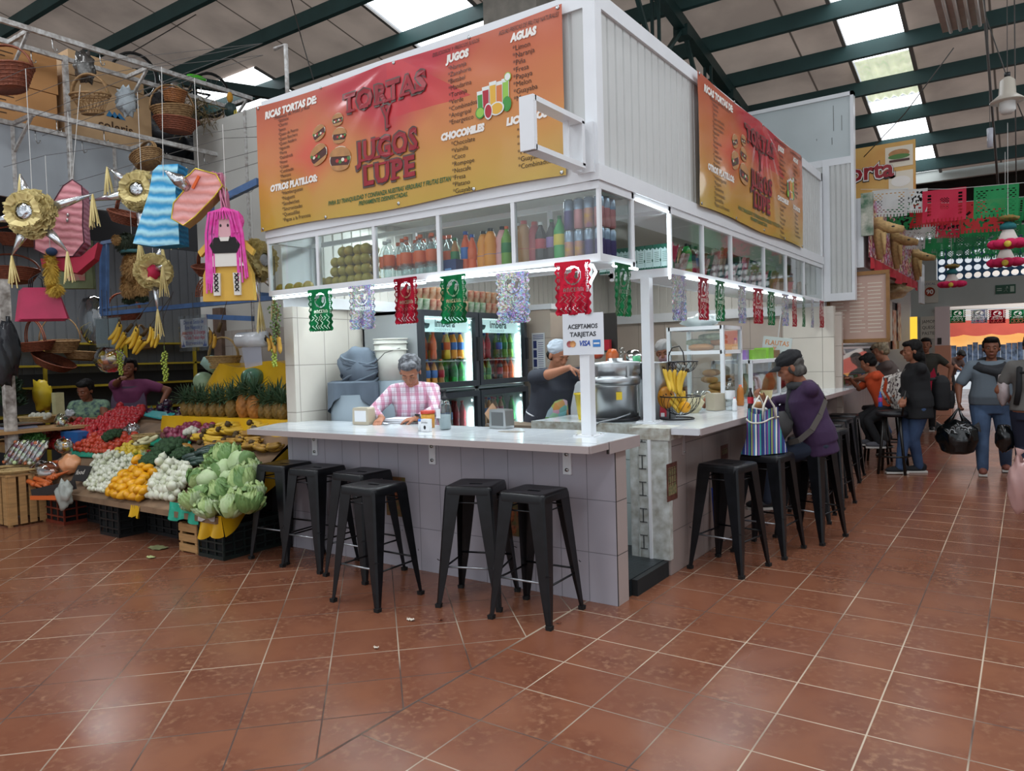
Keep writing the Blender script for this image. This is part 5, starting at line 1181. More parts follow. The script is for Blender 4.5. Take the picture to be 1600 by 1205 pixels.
pinkf = fringe('pink_fringed_paper', 'dc9aa0', 'c07880'); pinks = fringe('pink_strip_paper', 'cf93a6', 'b87a92', 40); bluef = fringe('blue_fringed_paper', '2b93c8', 'a8dcea', 20); blues = fringe('blue_strip_paper', '1f86bb', '176c9c', 40); unif = fringe('pastel_fringed_paper', 'e0a7a4', 'd98f86'); red_s = mat('crimson_strip', 'b2203f', .6, var=.15)
c = hx(108, 340, -5.5)
o = slab_pinata([(0, .30), (.07, .26), (.09, .12), (.10, -.05), (.12, -.18), (.05, -.30), (-.10, -.33), (-.22, -.28), (-.23, -.16), (-.16, -.05), (-.13, .08), (-.06, .24)], .24, pinkf, pinks, c, R(50), 'pink eight shaped piñata with dark outline between the two cream stars', 1.22, 0.12, mat('dark_outline', '4b2230', .6)); hang(o, c+V((0, 0, .25)), (c.x, c.y, 4.3))
MB().use(red_s).prism([(-.22, -.42), (.12, -.36), (.26, -.2), (.24, -.36), (.1, -.52), (-.2, -.5)], .02, .2, RX(pi/2).to_3x3() @ Matrix.Scale(-1, 3, V((0, 0, 1)))).ob('crimson_base', o)
for z_ in (.02, -.03): MB().use(steel).ball((-.01, -.012, z_), (.012, .012, .02), 8, 6).ob('foil_eye', o)
c = at(252, 322, 'y', -.35)
o = slab_pinata([(-.02, .28), (.12, .29), (.10, .10), (.12, -.08), (.13, -.26), (-.05, -.28), (-.20, -.26), (-.15, -.1), (-.09, .08), (-.06, .24)], .18, bluef, blues, c, R(32), 'bright blue fringed number piñata between the star and the pink unicorn', 1.28, .05); hang(o, c+V((.03, 0, .25)), (c.x, c.y, 4.2))
# pink unicorn head
c = at(312, 308, 'y', -.3)
o = slab_pinata([(-.02, .20), (.12, .16), (.16, .08), (.10, .0), (.04, -.06), (-.04, -.14), (-.12, -.20), (-.20, -.15), (-.18, -.04), (-.10, .05), (-.12, .12), (-.06, .16)], .16, unif, mat('tan_card', 'c9aa72', .7, var=.15), c, R(40), 'pastel pink unicorn head piñata with long pink mane', 1.2, 0, mat('gold_foil', 'c9b23a', .3, .7), 'unicorn_pinata'); hang(o, c+V((0, 0, .2)), (c.x, c.y, 4.0))
MB().use(foil).tube([(-.1, .03, .08), (-.16, -.02, .14), (-.26, -.06, .21)], [.05, .06, .005], 10).ob('foil_horn', o)
pm = mat('pink_mane', 'd98aa8', .7, var=.3, vscale=30); mb = MB().use(pm); random.seed(2)
for i in range(46):
 y = rnd(-.0, .17); x0 = rnd(.02, .12); mb.tube([(x0-.04, y, .19), (x0+.06, y, .20+rnd(-.02, .02)), (.17+rnd(-.02, .03), y, .05), (.19+rnd(-.03, .04), y, -.15), (.22+rnd(-.04, .04), y, -.36+rnd(-.1, .05))], .006, 4)
mb.ob('mane', o)
MB().use(mat('orange_mane', 'd8602a', .7)).box((-.02, -.02, .12), (.02, .02, .12), RY(.5).to_3x3()).ob('forelock', o)
# doll
def doll():
 c = at(357, 408, 'y', -.15); o = thing('doll_pinata', 'flat girl doll piñata with magenta yarn hair and a black and white dress', 'piñata', c+V((0, 0, .06)), R(32)); o.scale = (1.12,)*3
 card = mat('yellow_card', 'd0a546', .7, var=.1); yarn = mat('magenta_yarn', 'd8309a', .7, var=.3, vscale=20, col2='e066b4')
 F3 = RX(pi/2).to_3x3()
 MB().use(card).prism([(-.2, -.36), (.2, -.36), (.19, -.16), (.13, -.02), (.1, .1), (-.1, .1), (-.13, -.02), (-.19, -.16)], -.03, .03, F3).ob('body_card', o)
 MB().use(mat('doll_face', 'cfa0a6', .7)).prism([(.07*cos(a*pi/8), .20+.09*sin(a*pi/8)) for a in range(16)], .02, .05, F3).ob('face', o)
 mb = MB().use(mat('white_cloth', 'd8d4cc', .8)); mb.prism([(-.14, -.10), (.14, -.10), (.09, .0), (-.09, .0)], .03, .05, F3); mb.ob('skirt', o)
 mb = MB().use(mat('black_cloth', '1c1a1a', .8)); mb.prism([(-.09, .0), (.09, .0), (.12, .06), (.08, .12), (-.08, .12), (-.12, .06)], .03, .055, F3); mb.ob('bodice', o)
 MB().use(mat('white_cloth', 'd8d4cc', .8)).prism([(-.04, .12), (.04, .12), (.03, .09), (-.03, .09)], .055, .06, F3).ob('collar', o)
 for s_ in (-1, 1):
  bt_ = MB().use(mat('white_cloth', 'd8d4cc', .8)).prism([(s_*.08-.025, -.32), (s_*.08+.025, -.32), (s_*.08+.03, -.15), (s_*.08-.03, -.15)], .03, .05, F3).ob('boot', o)
  mb = MB().use(mat('black_cloth', '1c1a1a', .8))
  for q in range(4):
   z_ = -.29+q*.035; mb.bar((s_*.08-.015, -.053, z_), (s_*.08+.015, -.053, z_+.03), .007); mb.bar((s_*.08+.015, -.053, z_), (s_*.08-.015, -.053, z_+.03), .007)
  mb.ob('lacing', bt_)
  MB().use(card).prism([(s_*.1, .08), (s_*.2, -.02), (s_*.22, .02), (s_*.13, .11)], .0, .04, F3).ob('arm', o)
  MB().use(blackm).ball((s_*.028, -.052, .21), (.008, .004, .012), 8, 6).ob('eye', o)
 mb = MB().use(yarn); random.seed(6)
 mb.ball((0, .02, .25), (.13, .06, .1), 14, 8)
 for i in range(60):
  s_ = rnd(-1, 1); x0 = s_*.12; L = .62 if s_ < -.55 else (.55 if s_ > .6 else .24)
  if abs(s_) < .35: continue
  mb.tube([(s_*.02, -.03, .34), (x0, -.05, .31), (s_*.15, -.05, .15), (s_*.16+rnd(-.015, .015), -.045, .31-L*rnd(.85, 1))], .007, 4)
 for i in range(9): x0 = (i-4)*.018; mb.tube([(0, -.04, .345), (x0, -.07, .31), (x0*1.5, -.06, .255 if abs(i-4) < 3 else .15)], .008, 4)
 mb.ob('yarn_hair', o); hang(o, c+V((0, 0, .3)), (c.x, c.y, 3.5))
doll()
# shaggy animal
def fur(o, name, mt, blobs, n, L, seed, dn=.6):
 random.seed(seed); mb = MB().use(mt)
 for (c_, r_) in blobs: mb.ball(c_, (r_[0]*.92, r_[1]*.92, r_[2]*.92), 14, 10)
 for i in range(n):
  c_, r_ = blobs[i % len(blobs)]; a, b = rnd(0, 2*pi), rnd(-1.4, 1.5); nn = V((cos(a)*cos(b), sin(a)*cos(b), sin(b))); p = V(c_)+V((nn.x*r_[0], nn.y*r_[1], nn.z*r_[2]))*.92
  d = (nn*.7+V((rnd(-.3, .3), rnd(-.3, .3), -dn))).normalized()*L*rnd(.6, 1.2); s_ = d.orthogonal().normalized()*.006
  mb.add([p-s_, p+s_, p+d], [(0, 1, 2)], False)
 return mb.ob(name, o)
c = at(208, 420, 'y', .15); o = thing('shaggy_pinata', 'shaggy tan animal piñata with a dark green head and teal scarf', 'piñata', c, R(15))
fur(o, 'tan_coat', mat('tan_paper_fur', 'b08d5a', .8, var=.4, vscale=20, col2='8a6a3e'), [((.02, 0, .02), (.14, .1, .15)), ((-.07, 0, -.18), (.07, .07, .14)), ((.1, 0, -.18), (.06, .07, .13))], 2600, .045, 4)
fur(o, 'dark_head', mat('dark_green_fur', '2e3a28', .8, var=.4, vscale=20), [((-.03, -.03, .26), (.13, .1, .11)), ((-.08, 0, -.32), (.05, .05, .02)), ((.1, 0, -.31), (.05, .05, .02))], 1500, .04, 5)
fur(o, 'muzzle', mat('tan_paper_fur', 'b08d5a', .8), [((-.07, -.13, .29), (.05, .04, .05))], 300, .02, 6)
MB().use(mat('teal_ribbon', '3f7478', .6)).tube([(.11*cos(a*pi/8), .09*sin(a*pi/8), .175) for a in range(16)], .02, 6, closed=True).ob('scarf', o); hang(o, c+V((0, 0, .3)), (c.x, c.y, 3.3))
# small straw figure, corn doll, gift bags, green bag
o = thing('straw_doll', 'small yellow straw doll hanging left of the red gift bags', 'doll', at(80, 425, 'x', -5.6)); fur(o, 'straw_body', mat('yellow_straw', 'c9a53f', .8, var=.3), [((0, 0, 0), (.05, .05, .18)), ((.06, 0, -.17), (.09, .05, .04))], 900, .05, 8); MB().use(mat('dark_blue_cap', '1d3a5c', .6)).ball((.03, 0, .19), (.05, .05, .04), 10, 8).ob('cap', o); hang(o, V(o.location)+V((0, 0, .2)), (o.location.x, o.location.y, 3.6))
gb = mat('crimson_gift_bag', 'b01e4d', .4, var=.2, vscale=7, bump=.6, bscale=9)
for i in range(3):
 p = at(66-3*i, 474+2*i, 'x', -5.7-.06*i); o = thing('gift_bag', ('front', 'middle', 'back')[i]+' one of the crimson paper gift bags hanging on the left', 'bag', p, R(48), 'crimson gift bags')
 MB().use(gb).add([(-.2+dx, y, z) for dx, y, z in ((0, -.03, -.15), (.42, -.03, -.15), (.34, -.01, .15), (.04, -.01, .15), (0, .04, -.15), (.42, .04, -.15), (.34, .0, .15), (.04, .0, .15))], [(0, 1, 2, 3), (7, 6, 5, 4), (0, 4, 5, 1), (1, 5, 6, 2), (2, 6, 7, 3), (3, 7, 4, 0)]).ob('paper_body', o)
 MB().use(blackm).tube([(-.08, 0, .15), (-.07, 0, .25), (0, 0, .29), (.04, 0, .25), (.05, 0, .15)], .005, 6).ob('cord_handle', o)
p = at(118, 415, 'x', -6.0); o = thing('drawstring_bag', 'olive green cloth bag with a pink picture panel hanging behind the silver cone', 'bag', p, R(48)); MB().use(mat('olive_cloth', '6f7a58', .8, var=.3)).prism([(-.17, -.24), (.17, -.24), (.16, .26), (-.14, .26)], -.05, .05, RX(pi/2).to_3x3()).ob('cloth_body', o)
MB().use(mat('pink_picture', 'b5485a', .6, var=.8, vscale=20, col2='7d8a6a')).box((.02, -.055, -.03), (.16, .01, .26)).ob('picture_panel', o); hang(o, V(p)+V((0, 0, .24)), (p.x, p.y, 4.2))
# hanging baskets
def hung_basket(u, v, x, r, h, mt, lab, handle=.18, flare=1.45, rot=None, open_=False, top=5.1, r2=.007, sy=.8):
 p = at(u, v, 'x', x); o = weave_basket('wicker_basket', lab, p, r, h, mt, handle, flare, 0, open_, sy, rot=rot, r2=r2); return o
hb = hung_basket(14, 140, XH, .17, .2, wickr, 'dark red wicker basket hanging at the far left edge under the top rail', .25, 1.6, (0, -.15, R(40)))
hb = hung_basket(145, 178, XH, .11, .2, wickb, 'brown openwork wicker basket hanging from the top rail before the cartons', .22, 1.9, (.15, 0, R(30)), True, r2=.009)
hb = hung_basket(275, 205, XH, .18, .13, wickr, 'wide red brown wicker basket at the bottom of the hanging stack', .0, 1.5, (0, .1, R(30)))
hb = hung_basket(272, 188, XH, .17, .14, wickb, 'brown wicker basket second in the hanging stack with loop handle', .28, 1.45, (0, -.1, R(60)))
hb = hung_basket(272, 160, XH, .12, .14, mat('wicker_copper', 'a56a3c', .5, var=.4, vscale=26), 'small copper brown wicker basket on top of the hanging stack', .0, 1.3, (0, .2, 0))
hb = hung_basket(232, 258, XH+.1, .15, .12, wickb, 'brown wicker basket hanging behind the right hand star', .15, 1.4, (0, -.3, 0))
hb = hung_basket(196, 348, XH+.3, .16, .1, wickr, 'shallow red brown wicker basket under the half hidden star', .3, 1.4, (0, .35, 0))
hb = hung_basket(330, 430, -5.0, .14, .09, wickr, 'dark red wicker basket behind the shaggy animal and the doll', .2, 1.5, (.2, .2, 0))
o = weave_basket('wicker_basket', 'pale wicker basket with tall handle on the yellow draped boxes', at(350, 575, 'y', 1.05), .16, .13, wick, .22, 1.25, .3, False, .8)
MB().use(mat('mint_tissue', 'a9cfc2', .6, var=.2, bump=.8, bscale=10)).ball((0, 0, 0), (.17, .1, .09), 14, 8, None, .3).ob('tissue_paper', loc=at(333, 568, 'y', 1.0), label='mint tissue paper beside the pale wicker basket', cat='tissue')
random.seed(14)
darkbasket = ((40, 545, 'row of dark red baskets on the high shelf'), )
for i, (u_, v_, r_, h_, hd, mt, lab) in enumerate(((58, 548, .2, .12, .3, wickr, 'dark red basket on the back shelf under the gift bags'), (95, 550, .18, .16, .35, wickb, 'tall brown basket on the back shelf'), (80, 572, .24, .1, 0, wickr, 'wide red slatted basket leaning on the yellow shelf'), (128, 562, .2, .1, 0, wickb, 'flat tan basket at the right of the yellow shelf'), (18, 440, .22, .14, .2, wickr, 'dark basket hanging far left behind the star cone'), (225, 545, .2, .12, .25, wickb, 'brown basket in the shade right of the standing vendor'), (195, 500, .2, .12, .25, wickr, 'dark red basket hanging in the shade behind the blank board'), (40, 385, .24, .14, .1, wickr, 'red wicker basket behind the first star piñata'))):
 weave_basket('wicker_basket', lab, at(u_, v_, 'x', -9.2 if v_ > 540 else -8.2), r_, h_, mt, hd, 1.4, i, False, .8, rot=(.5 if i in (2,) else .1, 0, i*1.1), nst=18)
rb = at(322, 462, 'y', .9); o = thing('red_fan_basket', 'red wicker fan basket behind the blue rail', 'basket', rb); mb = MB().use(wickr)
for i in range(19): a = pi*i/18; mb.tube([(0, 0, 0), (.2*cos(a), 0, .2*sin(a))], .005, 4)
for q in (.08, .12, .16, .2): mb.tube([(q*cos(pi*j/14), 0, q*sin(pi*j/14)) for j in range(15)], .007, 4)
mb.ob('woven_fan', o)
# big wrapped round basket, sacks, roll of film
MB().use(shiny).ball((0, 0, 0), (.3, .12, .3), 24, 16, None, .1).ob('film_wrap', loc=at(145, 500, 'x', -7.6), label='round gift basket wrapped in clear film hanging behind the blank board', cat='wrapping')
o = thing('white_board', 'blank white plastic sleeve board hanging above the fruit basket', 'board', at(169, 520, 'y', .25), R(8)); MB().use(mat('sleeve_board', 'b9c9cf', .3, var=.1)).box((0, 0, 0), (.42, .008, .32)).ob('sheet', o); MB().use(clearp).box((0, -.006, -.005), (.47, .004, .36)).ob('plastic_sleeve', o)
for x_ in (-.1, .1): hang(o, V(o.location)+V((x_, 0, .16)), (o.location.x+x_, o.location.y, 2.45), wire)
o = thing('prayer_sign', 'white handwritten style welcome sign with blue flourishes hanging over the melons', 'sign', at(303, 520, 'y', .3), R(3)); MB().use(mat('sign_white', 'cdd0d8', .3)).box((0, 0, 0), (.42, .008, .29)).ob('sheet', o); MB().use(clearp).box((0, -.006, -.005), (.47, .004, .36)).ob('plastic_sleeve', o)
mb = MB(); nb = mat('blue_ink', '23407e', .5); nr = mat('red_ink', '9c2f3a', .5);
for s, z, m, w in (('Dios es Socio de', .09, nb, .32), ('Este Negocio y', .038, nb, .28), ('Jesucristo El Encarga', -.014, nr, .38), ('"Yo Solo Trabajo Aqui', -.066, nr, .34), ('Bienvenidos', -.122, nb, .28)):
 k1 = MB().use(m); text(k1, s, .055, Matrix(), .2, 1, 0, ex=0); xx = [q[0] for q in k1.v]; f_ = w/(max(xx)-min(xx)); text(mb.use(m), s, .055, T(-w/2, -.0052, z) @ RX(pi/2), .2, f_, .0008, ex=0)
for s_ in (-1, 1):
 for q in range(5): mb.use(nb).add([(s_*(.205-.012*q), -.0053, -.14), (s_*(.2-.012*q), -.0053, -.08-.03*sin(q*2)), (s_*(.19-.012*q), -.0053, -.14)], [(0, 1, 2)])
mb.ob('lettering', o); hang(o, V(o.location)+V((0, 0, .15)), (o.location.x, .3, 2.3), wire)
o = thing('film_roll', 'large roll of clear plastic bags on a bar by the stall pier', 'roll', at(395, 531, 'y', .35), R(8)); MB().use(mat('plastic_roll', 'c4c8cc', .15, var=.2, vscale=6, spec=.8)).tube([(-.17, 0, 0), (.17, 0, 0)], .075, 24).ob('roll', o); MB().use(blackm).tube([(-.171, 0, 0), (.174, 0, 0)], .025, 14).ob('core', o)
MB().use(mat('grey_film_sheet', '8f93a0', .3, alpha=.7)).add([(-.12, -.03, -.06), (.13, -.03, -.06), (.16, -.05, -.24), (-.06, -.05, -.27)], [(0, 1, 2, 3)]).ob('loose_end', o)
hang(o, V(o.location)+V((0, 0, .07)), (o.location.x, .35, 2.3), wire)
# bananas, grapes hanging
random.seed(31)
def hbunch(u, v, y, n, ms, lab, rot=(0, 0, 0), sc=1.2):
 p = at(u, v, 'y', y); o = thing('banana_bunch', lab, 'bananas', p, rot=rot); o.scale = (sc,)*3
 for i in range(n):
  a = (i-(n-1)/2)*.28; b = bpy.data.objects.new('banana', random.choice(ms)); COL.objects.link(b); b.parent = o
  b.rotation_euler = (1.2, 1.3+a*.5, a); b.location = (.055*sin(a*2), -.03*cos(a)+.02*(i % 2), -.09)
 MB().use(btip).tube([(0, 0, -.02), (0, 0, .06)], .015, 6).ob('crown_stem', o); hang(o, p+V((0, 0, .06)), (p.x, p.y, 2.35), wire); return o
hbunch(200, 515, .1, 6, BM, 'bright yellow banana bunch hanging in front of the blank board', (0, .9, .2), 1.35)
hbunch(225, 522, .1, 6, BM, 'yellow banana bunch hanging right of the brightest one', (0, .9, .1), 1.3)
hbunch(248, 515, .15, 4, BM, 'banana bunch hanging beside the grapes', (0, .6, .1), 1.1)
hbunch(342, 515, .4, 3, BB, 'browned banana bunch hanging before the wicker basket', (0, .5, 0), 1.3)
hbunch(433, 518, .16, 5, BB, 'overripe banana bunch hanging at the stall pier beside the green grapes', (0, 0, 0), 1.3)
gr = mat('green_grape', 'a5b84a', .25, var=.2, vscale=20, spec=.7); gr2 = mat('dark_green_grape', '5f7440', .3, var=.3)
def grapes(u, v, y, L, r, lab, mt=gr):
 p = at(u, v, 'y', y); o = thing('grape_bunch', lab, 'grapes', p); mb = MB().use(mt); n = int(L/.006)
 for i in range(n): t = i/n; a = i*2.4; q = r*(1-.55*t)*rnd(.3, 1); mb.ball((q*cos(a), q*sin(a), -L*t), .011, 7, 5)
 mb.ob('grape_cluster', o)['kind'] = 'stuff'; MB().use(mat('grape_stem', '5a6a35', .7)).tube([(0, 0, .0), (0, 0, .06)], .005, 5).ob('stem', o); hang(o, p+V((0, 0, .05)), (p.x, p.y, 2.3), wire); return o
random.seed(5)
grapes(187, 548, .05, .26, .04, 'long light green grape bunch beside the fruit gift basket'); grapes(257, 550, .1, .3, .045, 'long light green grape bunch under the third banana bunch'); grapes(429, 475, .12, .36, .06, 'dark green grape bunch at the top of the stall pier', gr2); grapes(428, 545, .13, .16, .03, 'small pale grape bunch low on the stall pier')
o = thing('fruit_gift_basket', 'film wrapped gift basket of mixed fruit hanging over the tomatoes', 'basket', at(172, 565, 'y', .1)); random.seed(8)
for i in range(16): MB().use([mang, car, guav, tom2, aub][i % 5]).ball((rnd(-.13, .13), rnd(-.07, .07), rnd(-.04, .08)), .042, 10, 7).ob('fruit', o)
MB().use(shiny).ball((0, 0, .02), (.21, .14, .14), 20, 12, None, .15).ob('film', o); MB().use(wickr).lathe([(.1, -.1), (.18, -.03), (.17, -.03), (.1, -.09)], n=20, cap=False, sy=.7).ob('tray', o); hang(o, V(o.location)+V((0, 0, .12)), (o.location.x, .1, 2.4), wire)
# storage on top of the neighbour wall: cartons, bags, bicycle
kraft = mat('kraft_carton', 'bd8a57', .75, var=.12, vscale=3); kraft2 = mat('tan_carton', 'c4a27a', .75, var=.1); kp = mat('carton_print', '4d3726', .7)
def carton(y0, y1, z0, z1, lab, mt, d=.5, pr=True, x=XN-.12, blue_=False):
 o = thing('cardboard_carton', lab, 'carton', (x-d/2, (y0+y1)/2, z0)); MB().use(mt).bx(-d/2, d/2, (y0-y1)/2, (y1-y0)/2, 0, z1-z0).ob('box', o)
 mb = MB().use(kp); hy = (y1-y0)/2; X = d/2+.002
 if pr:
  for i in range(7):
   zz_ = (z1-z0)*(.18+.1*i); mb.bx(X, X+.001, -hy*.55, hy*(.1+.12*(i % 3)), zz_, zz_+.012)
 if blue_:
  text(mb, 'coleris', .16, T(X+.001, -hy*.3, (z1-z0)*.28) @ RZ(pi/2) @ RX(pi/2), off=.003, ex=0)
  mb.use(mat('blue_print', '3a7fb0', .6))
  for q in range(3): mb.add([(X+.001, -hy*.1+q*.06, (z1-z0)*.5), (X+.001, -hy*.02+q*.06, (z1-z0)*.6), (X+.001, .05+q*.07, (z1-z0)*.5)], [(0, 1, 2)])
 mb.ob('print', o); return o
carton(-1.2, .15, 4.25, 4.72, 'orange brown printed carton lying under the one at the top left', kraft); carton(-1.2, .17, 4.73, 5.2, 'orange brown printed carton at the top left on the neighbour stall', kraft)
carton(.24, 1.28, 4.25, 5.0, 'tan carton with blue mark and dark lettering behind the openwork basket', kraft2, blue_=True, pr=False); carton(.3, 1.2, 5.01, 5.3, 'plain tan carton lying on the lettered one', kraft2, pr=False)
bb = mat('black_bin_bag', '303236', .25, var=.3, vscale=6, bump=.8, bscale=7)
bagshape(V((-7.35, 1.62, 4.68)), (.3, .42, .46), bb, 'grey black bin bag stuffed full on the neighbour stall roof', wob=.4, seed=2.3); bagshape(V((-7.2, 2.15, 4.5)), (.28, .4, .34), bb, 'second black bin bag lower beside the stuffed one', wob=.45, seed=3.1, knot=False)
bagshape(at(132, 105, 'x', -6.6), (.1, .1, .17), mat('silver_crinkle', '7d7b78', .25, .6, var=.5, vscale=12, bump=1, bscale=20), 'crinkled silver foil bundle tied on the top rail', knot=False, wob=.5, seed=5)
bagshape(at(198, 158, 'x', -6.75), (.07, .12, .16), mat('white_crumple', 'b7c2c8', .5, bump=.6, bscale=14), 'crumpled white paper stuck by the upright', knot=False, wob=.6, seed=4)
def bicycle():
 o = thing('bicycle', 'green and black bicycle stored upside down above the hanging baskets', 'bicycle', (-7.3, 1.72, 5.28), rot=(.25, 0, R(82))); gbm = mat('lime_green_paint', '4fc02c', .3);
 for x_, nm in ((-.5, 'front'), (.5, 'rear')):
  w_ = MB().use(rubber).tube([(x_+.28*cos(a*pi/14), 0, .02+.28*sin(a*pi/14)) for a in range(28)], .02, 8, closed=True).ob('tyre', o)
  mb = MB().use(steel).tube([(x_+.262*cos(a*pi/14), 0, .02+.262*sin(a*pi/14)) for a in range(28)], .006, 5, closed=True)
  for q in range(16): mb.tube([(x_, 0, .02), (x_+.26*cos(q*pi/8), 0, .02+.26*sin(q*pi/8))], .0015, 3)
  mb.ob('rim', w_)
 mb = MB().use(mat('black_frame_paint', '22262a', .3)).tube([(.5, 0, .02), (.05, 0, .0), (.16, 0, -.32), (-.34, 0, -.3), (.05, 0, 0)], .016, 8); mb.tube([(.5, 0, .02), (.16, 0, -.32)], .01, 6); mb.tube([(-.5, 0, .02), (-.36, 0, -.38)], .014, 6); mb.ob('frame', o)
 MB().use(gbm).tube([(-.05, 0, -.14), (-.34, 0, -.3)], .03, 8).ball((.3, .0, .2), (.14, .05, .04), 12, 8).ob('green_guard', o)
 MB().use(blackm).tube([(-.36, -.26, -.42), (-.38, 0, -.4), (-.36, .26, -.42)], .013, 6).ob('handlebar', o); MB().use(blackm).ball((.2, 0, -.38), (.13, .06, .03), 12, 8).ob('saddle', o)
 MB().use(steel).lathe([(.09, -.004), (.09, .004)], (.05, .03, 0), 20, RX(pi/2).to_3x3()).ob('chainring', o)
bicycle()
random.seed(77); mb = MB().use(mat('dry_twigs', '7a6a45', .8, var=.3))
c = at(305, 180, 'x', -6.7)
for i in range(170):
 q = V((rnd(-.3, .3), rnd(-.3, .3), rnd(-.16, .16))); d = V((rnd(-1, 1), rnd(-1, 1), rnd(-1, 1))).normalized()*.16; mb.tube([c+q, c+q+d*.5+V((0, 0, .02)), c+q+d], .004, 3)
mb.ob('twig_bundle', label='tangle of dry twigs and vines on the shelf right of the bin bags', cat='twigs', kind='stuff')
o = thing('pulley', 'dark green pulley wheel with yellow rope below the top rail end', 'pulley', at(360, 172, 'x', -6.3)); MB().use(grd).lathe([(.09, -.03), (.09, .03)], n=16, M=RX(pi/2).to_3x3()).ob('wheel', o); MB().use(mat('yellow_rope', 'c2b04a', .8)).tube([(.08, 0, -.02), (.1, 0, -.3), (.09, 0, -.62)], .009, 6).tube([(.12, 0, -.02), (.14, 0, -.3), (.11, 0, -.6)], .009, 6).ob('rope', o); MB().use(mat('orange_rope', 'c08a2f', .8)).ball((0, 0, .16), (.04, .04, .07), 8, 6).ob('rope_knot', o)
# black carrier bags hanging far left
for i, (u_, v_) in enumerate(((5, 560), (15, 545))):
 p = at(u_, v_, 'x', -6.7); o = MB().use(bb).ball((0, 0, 0), (.06, .1, .27), 14, 12, None, .4, 3).tube([(0, 0, .24), (0, 0, .34)], .02, 6).ob('hanging_bag', loc=p, label='black plastic bag hanging at the far left edge, %s of two' % ('upper' if i else 'lower'), cat='bag');
# yellow shelves and bench inside the neighbour stall
ysh = mat('mustard_shelf', 'b09a2b', .5, var=.25, vscale=5); o = thing('yellow_shelf_unit', 'mustard yellow open shelving at the back of the neighbour stall', 'shelves', (-9.95, 1.2, 0))
mb = MB().use(ysh)
for z_ in (.9, 1.3, 1.62, 1.95): mb.bx(-.2, .2, -5, 4.5, z_-.015, z_+.015)
mb.ob('shelf_board', o); mb = MB().use(ysh)
for y_ in (-4.9, -3.9, -2.6, -1.4, -.2, 1.0, 2.2, 3.4, 4.4): mb.bx(.15, .2, y_, y_+.04, 0, 1.95)
mb.ob('shelf_upright', o)
# table with blue crates, scale, basket of garlic
o = thing('market_table', 'low wooden table holding the scale and basket behind the produce', 'table', (-7.2, -.1, 0)); MB().use(wood).bx(-.35, .3, -.9, .9, .88, .91).ob('tabletop', o)
for x_ in (-.3, .25):
 for y_ in (-.85, .85): MB().use(wood).bx(x_-.02, x_+.02, y_-.02, y_+.02, 0, .88).ob('leg', o)
blc = mat('blue_crate', '2a5f9c', .4)
for i, y_ in enumerate((.15, .62)): MB().use(blc).bx(-.2, .2, -.2, .2, 0, .2).use(mat('blue_crate_dark', '1b3f6b', .5)).bx(-.201, .201, -.15, .15, .05, .15).ob('blue_crate', loc=(-6.8, y_, .66), label='blue plastic crate behind the deep red tomatoes, %s of two' % ('left', 'right')[i], cat='crate'); MB().use(wood).bx(-.2, .2, -.2, .2, 0, .66).ob('crate_stand', loc=(-6.8, y_, 0), label='hidden timber block under the %s blue crate' % ('left', 'right')[i], cat='block')
o = thing('market_scale', 'white flat market scale with silver tray at the left edge', 'scale', at(25, 672, 'y', -.35), .1); MB().use(mat('scale_body', 'aab0c8', .4)).box((0, 0, 0), (.42, .34, .09), None, .8).ob('body', o); MB().use(steel).box((0, 0, .07), (.42, .36, .012)).ob('tray', o); MB().use(mat('yellow_label', 'd9a53a', .5)).box((-.1, -.168, 0), (.06, .004, .05)).ob('label_plate', o); MB().use(blackm).box((.06, -.165, .0), (.05, .004, .03)).ob('display', o)
o = MB().use(wood).bx(-.3, .25, -.2, .2, -.03, 0); o.use(wick).bx(-.28, .2, -.18, .18, -.12, -.03); o.ob('produce_box', loc=V(at(25, 690, 'y', -.35))-V((0, 0, -.02)), label='shallow wooden box under the market scale', cat='box')
weave_basket('wicker_basket', 'shallow pale basket of garlic right of the peeling post', at(60, 660, 'y', .0), .17, .07, wick, 0, 1.15)
for i in range(8): MB().use(clf).ball((0, 0, 0), .035, 10, 7, None, .15).ob('garlic', loc=at(48+i*4, 652-(i % 2)*3, 'y', .0), label='garlic head in the shallow pale basket', cat='garlic', group='garlic heads')
MB().use(mat('cream_marker_tube', 'b9b48a', .5, var=.2, vscale=12)).box((0, 0, 0), (.10, .10, .32)).ob('paper_tube', loc=at(91, 634, 'y', .25), label='cream upright box beside the seated vendor', cat='box')
bagshape(at(108, 648, 'y', .35), (.09, .06, .06), mat('white_film', 'b8bcc0', .3, alpha=.7), 'small white plastic bag in front of the seated vendor', knot=False, wob=.5)
MB().use(wood).bx(-.45, .45, -.1, .1, -.012, .012).ob('plank', loc=at(118, 654, 'y', .42), label='narrow plank on which the seated vendor rests her arms', cat='plank')
MB().use(mat('yellow_bag', 'c9ae2a', .4, bump=.5, bscale=9)).ball((0, 0, 0), (.12, .12, .2), 12, 10, None, .4).ob('hanging_bag', loc=at(66, 618, 'x', -8.6), label='bright yellow plastic bag hanging behind the basket of garlic', cat='bag')
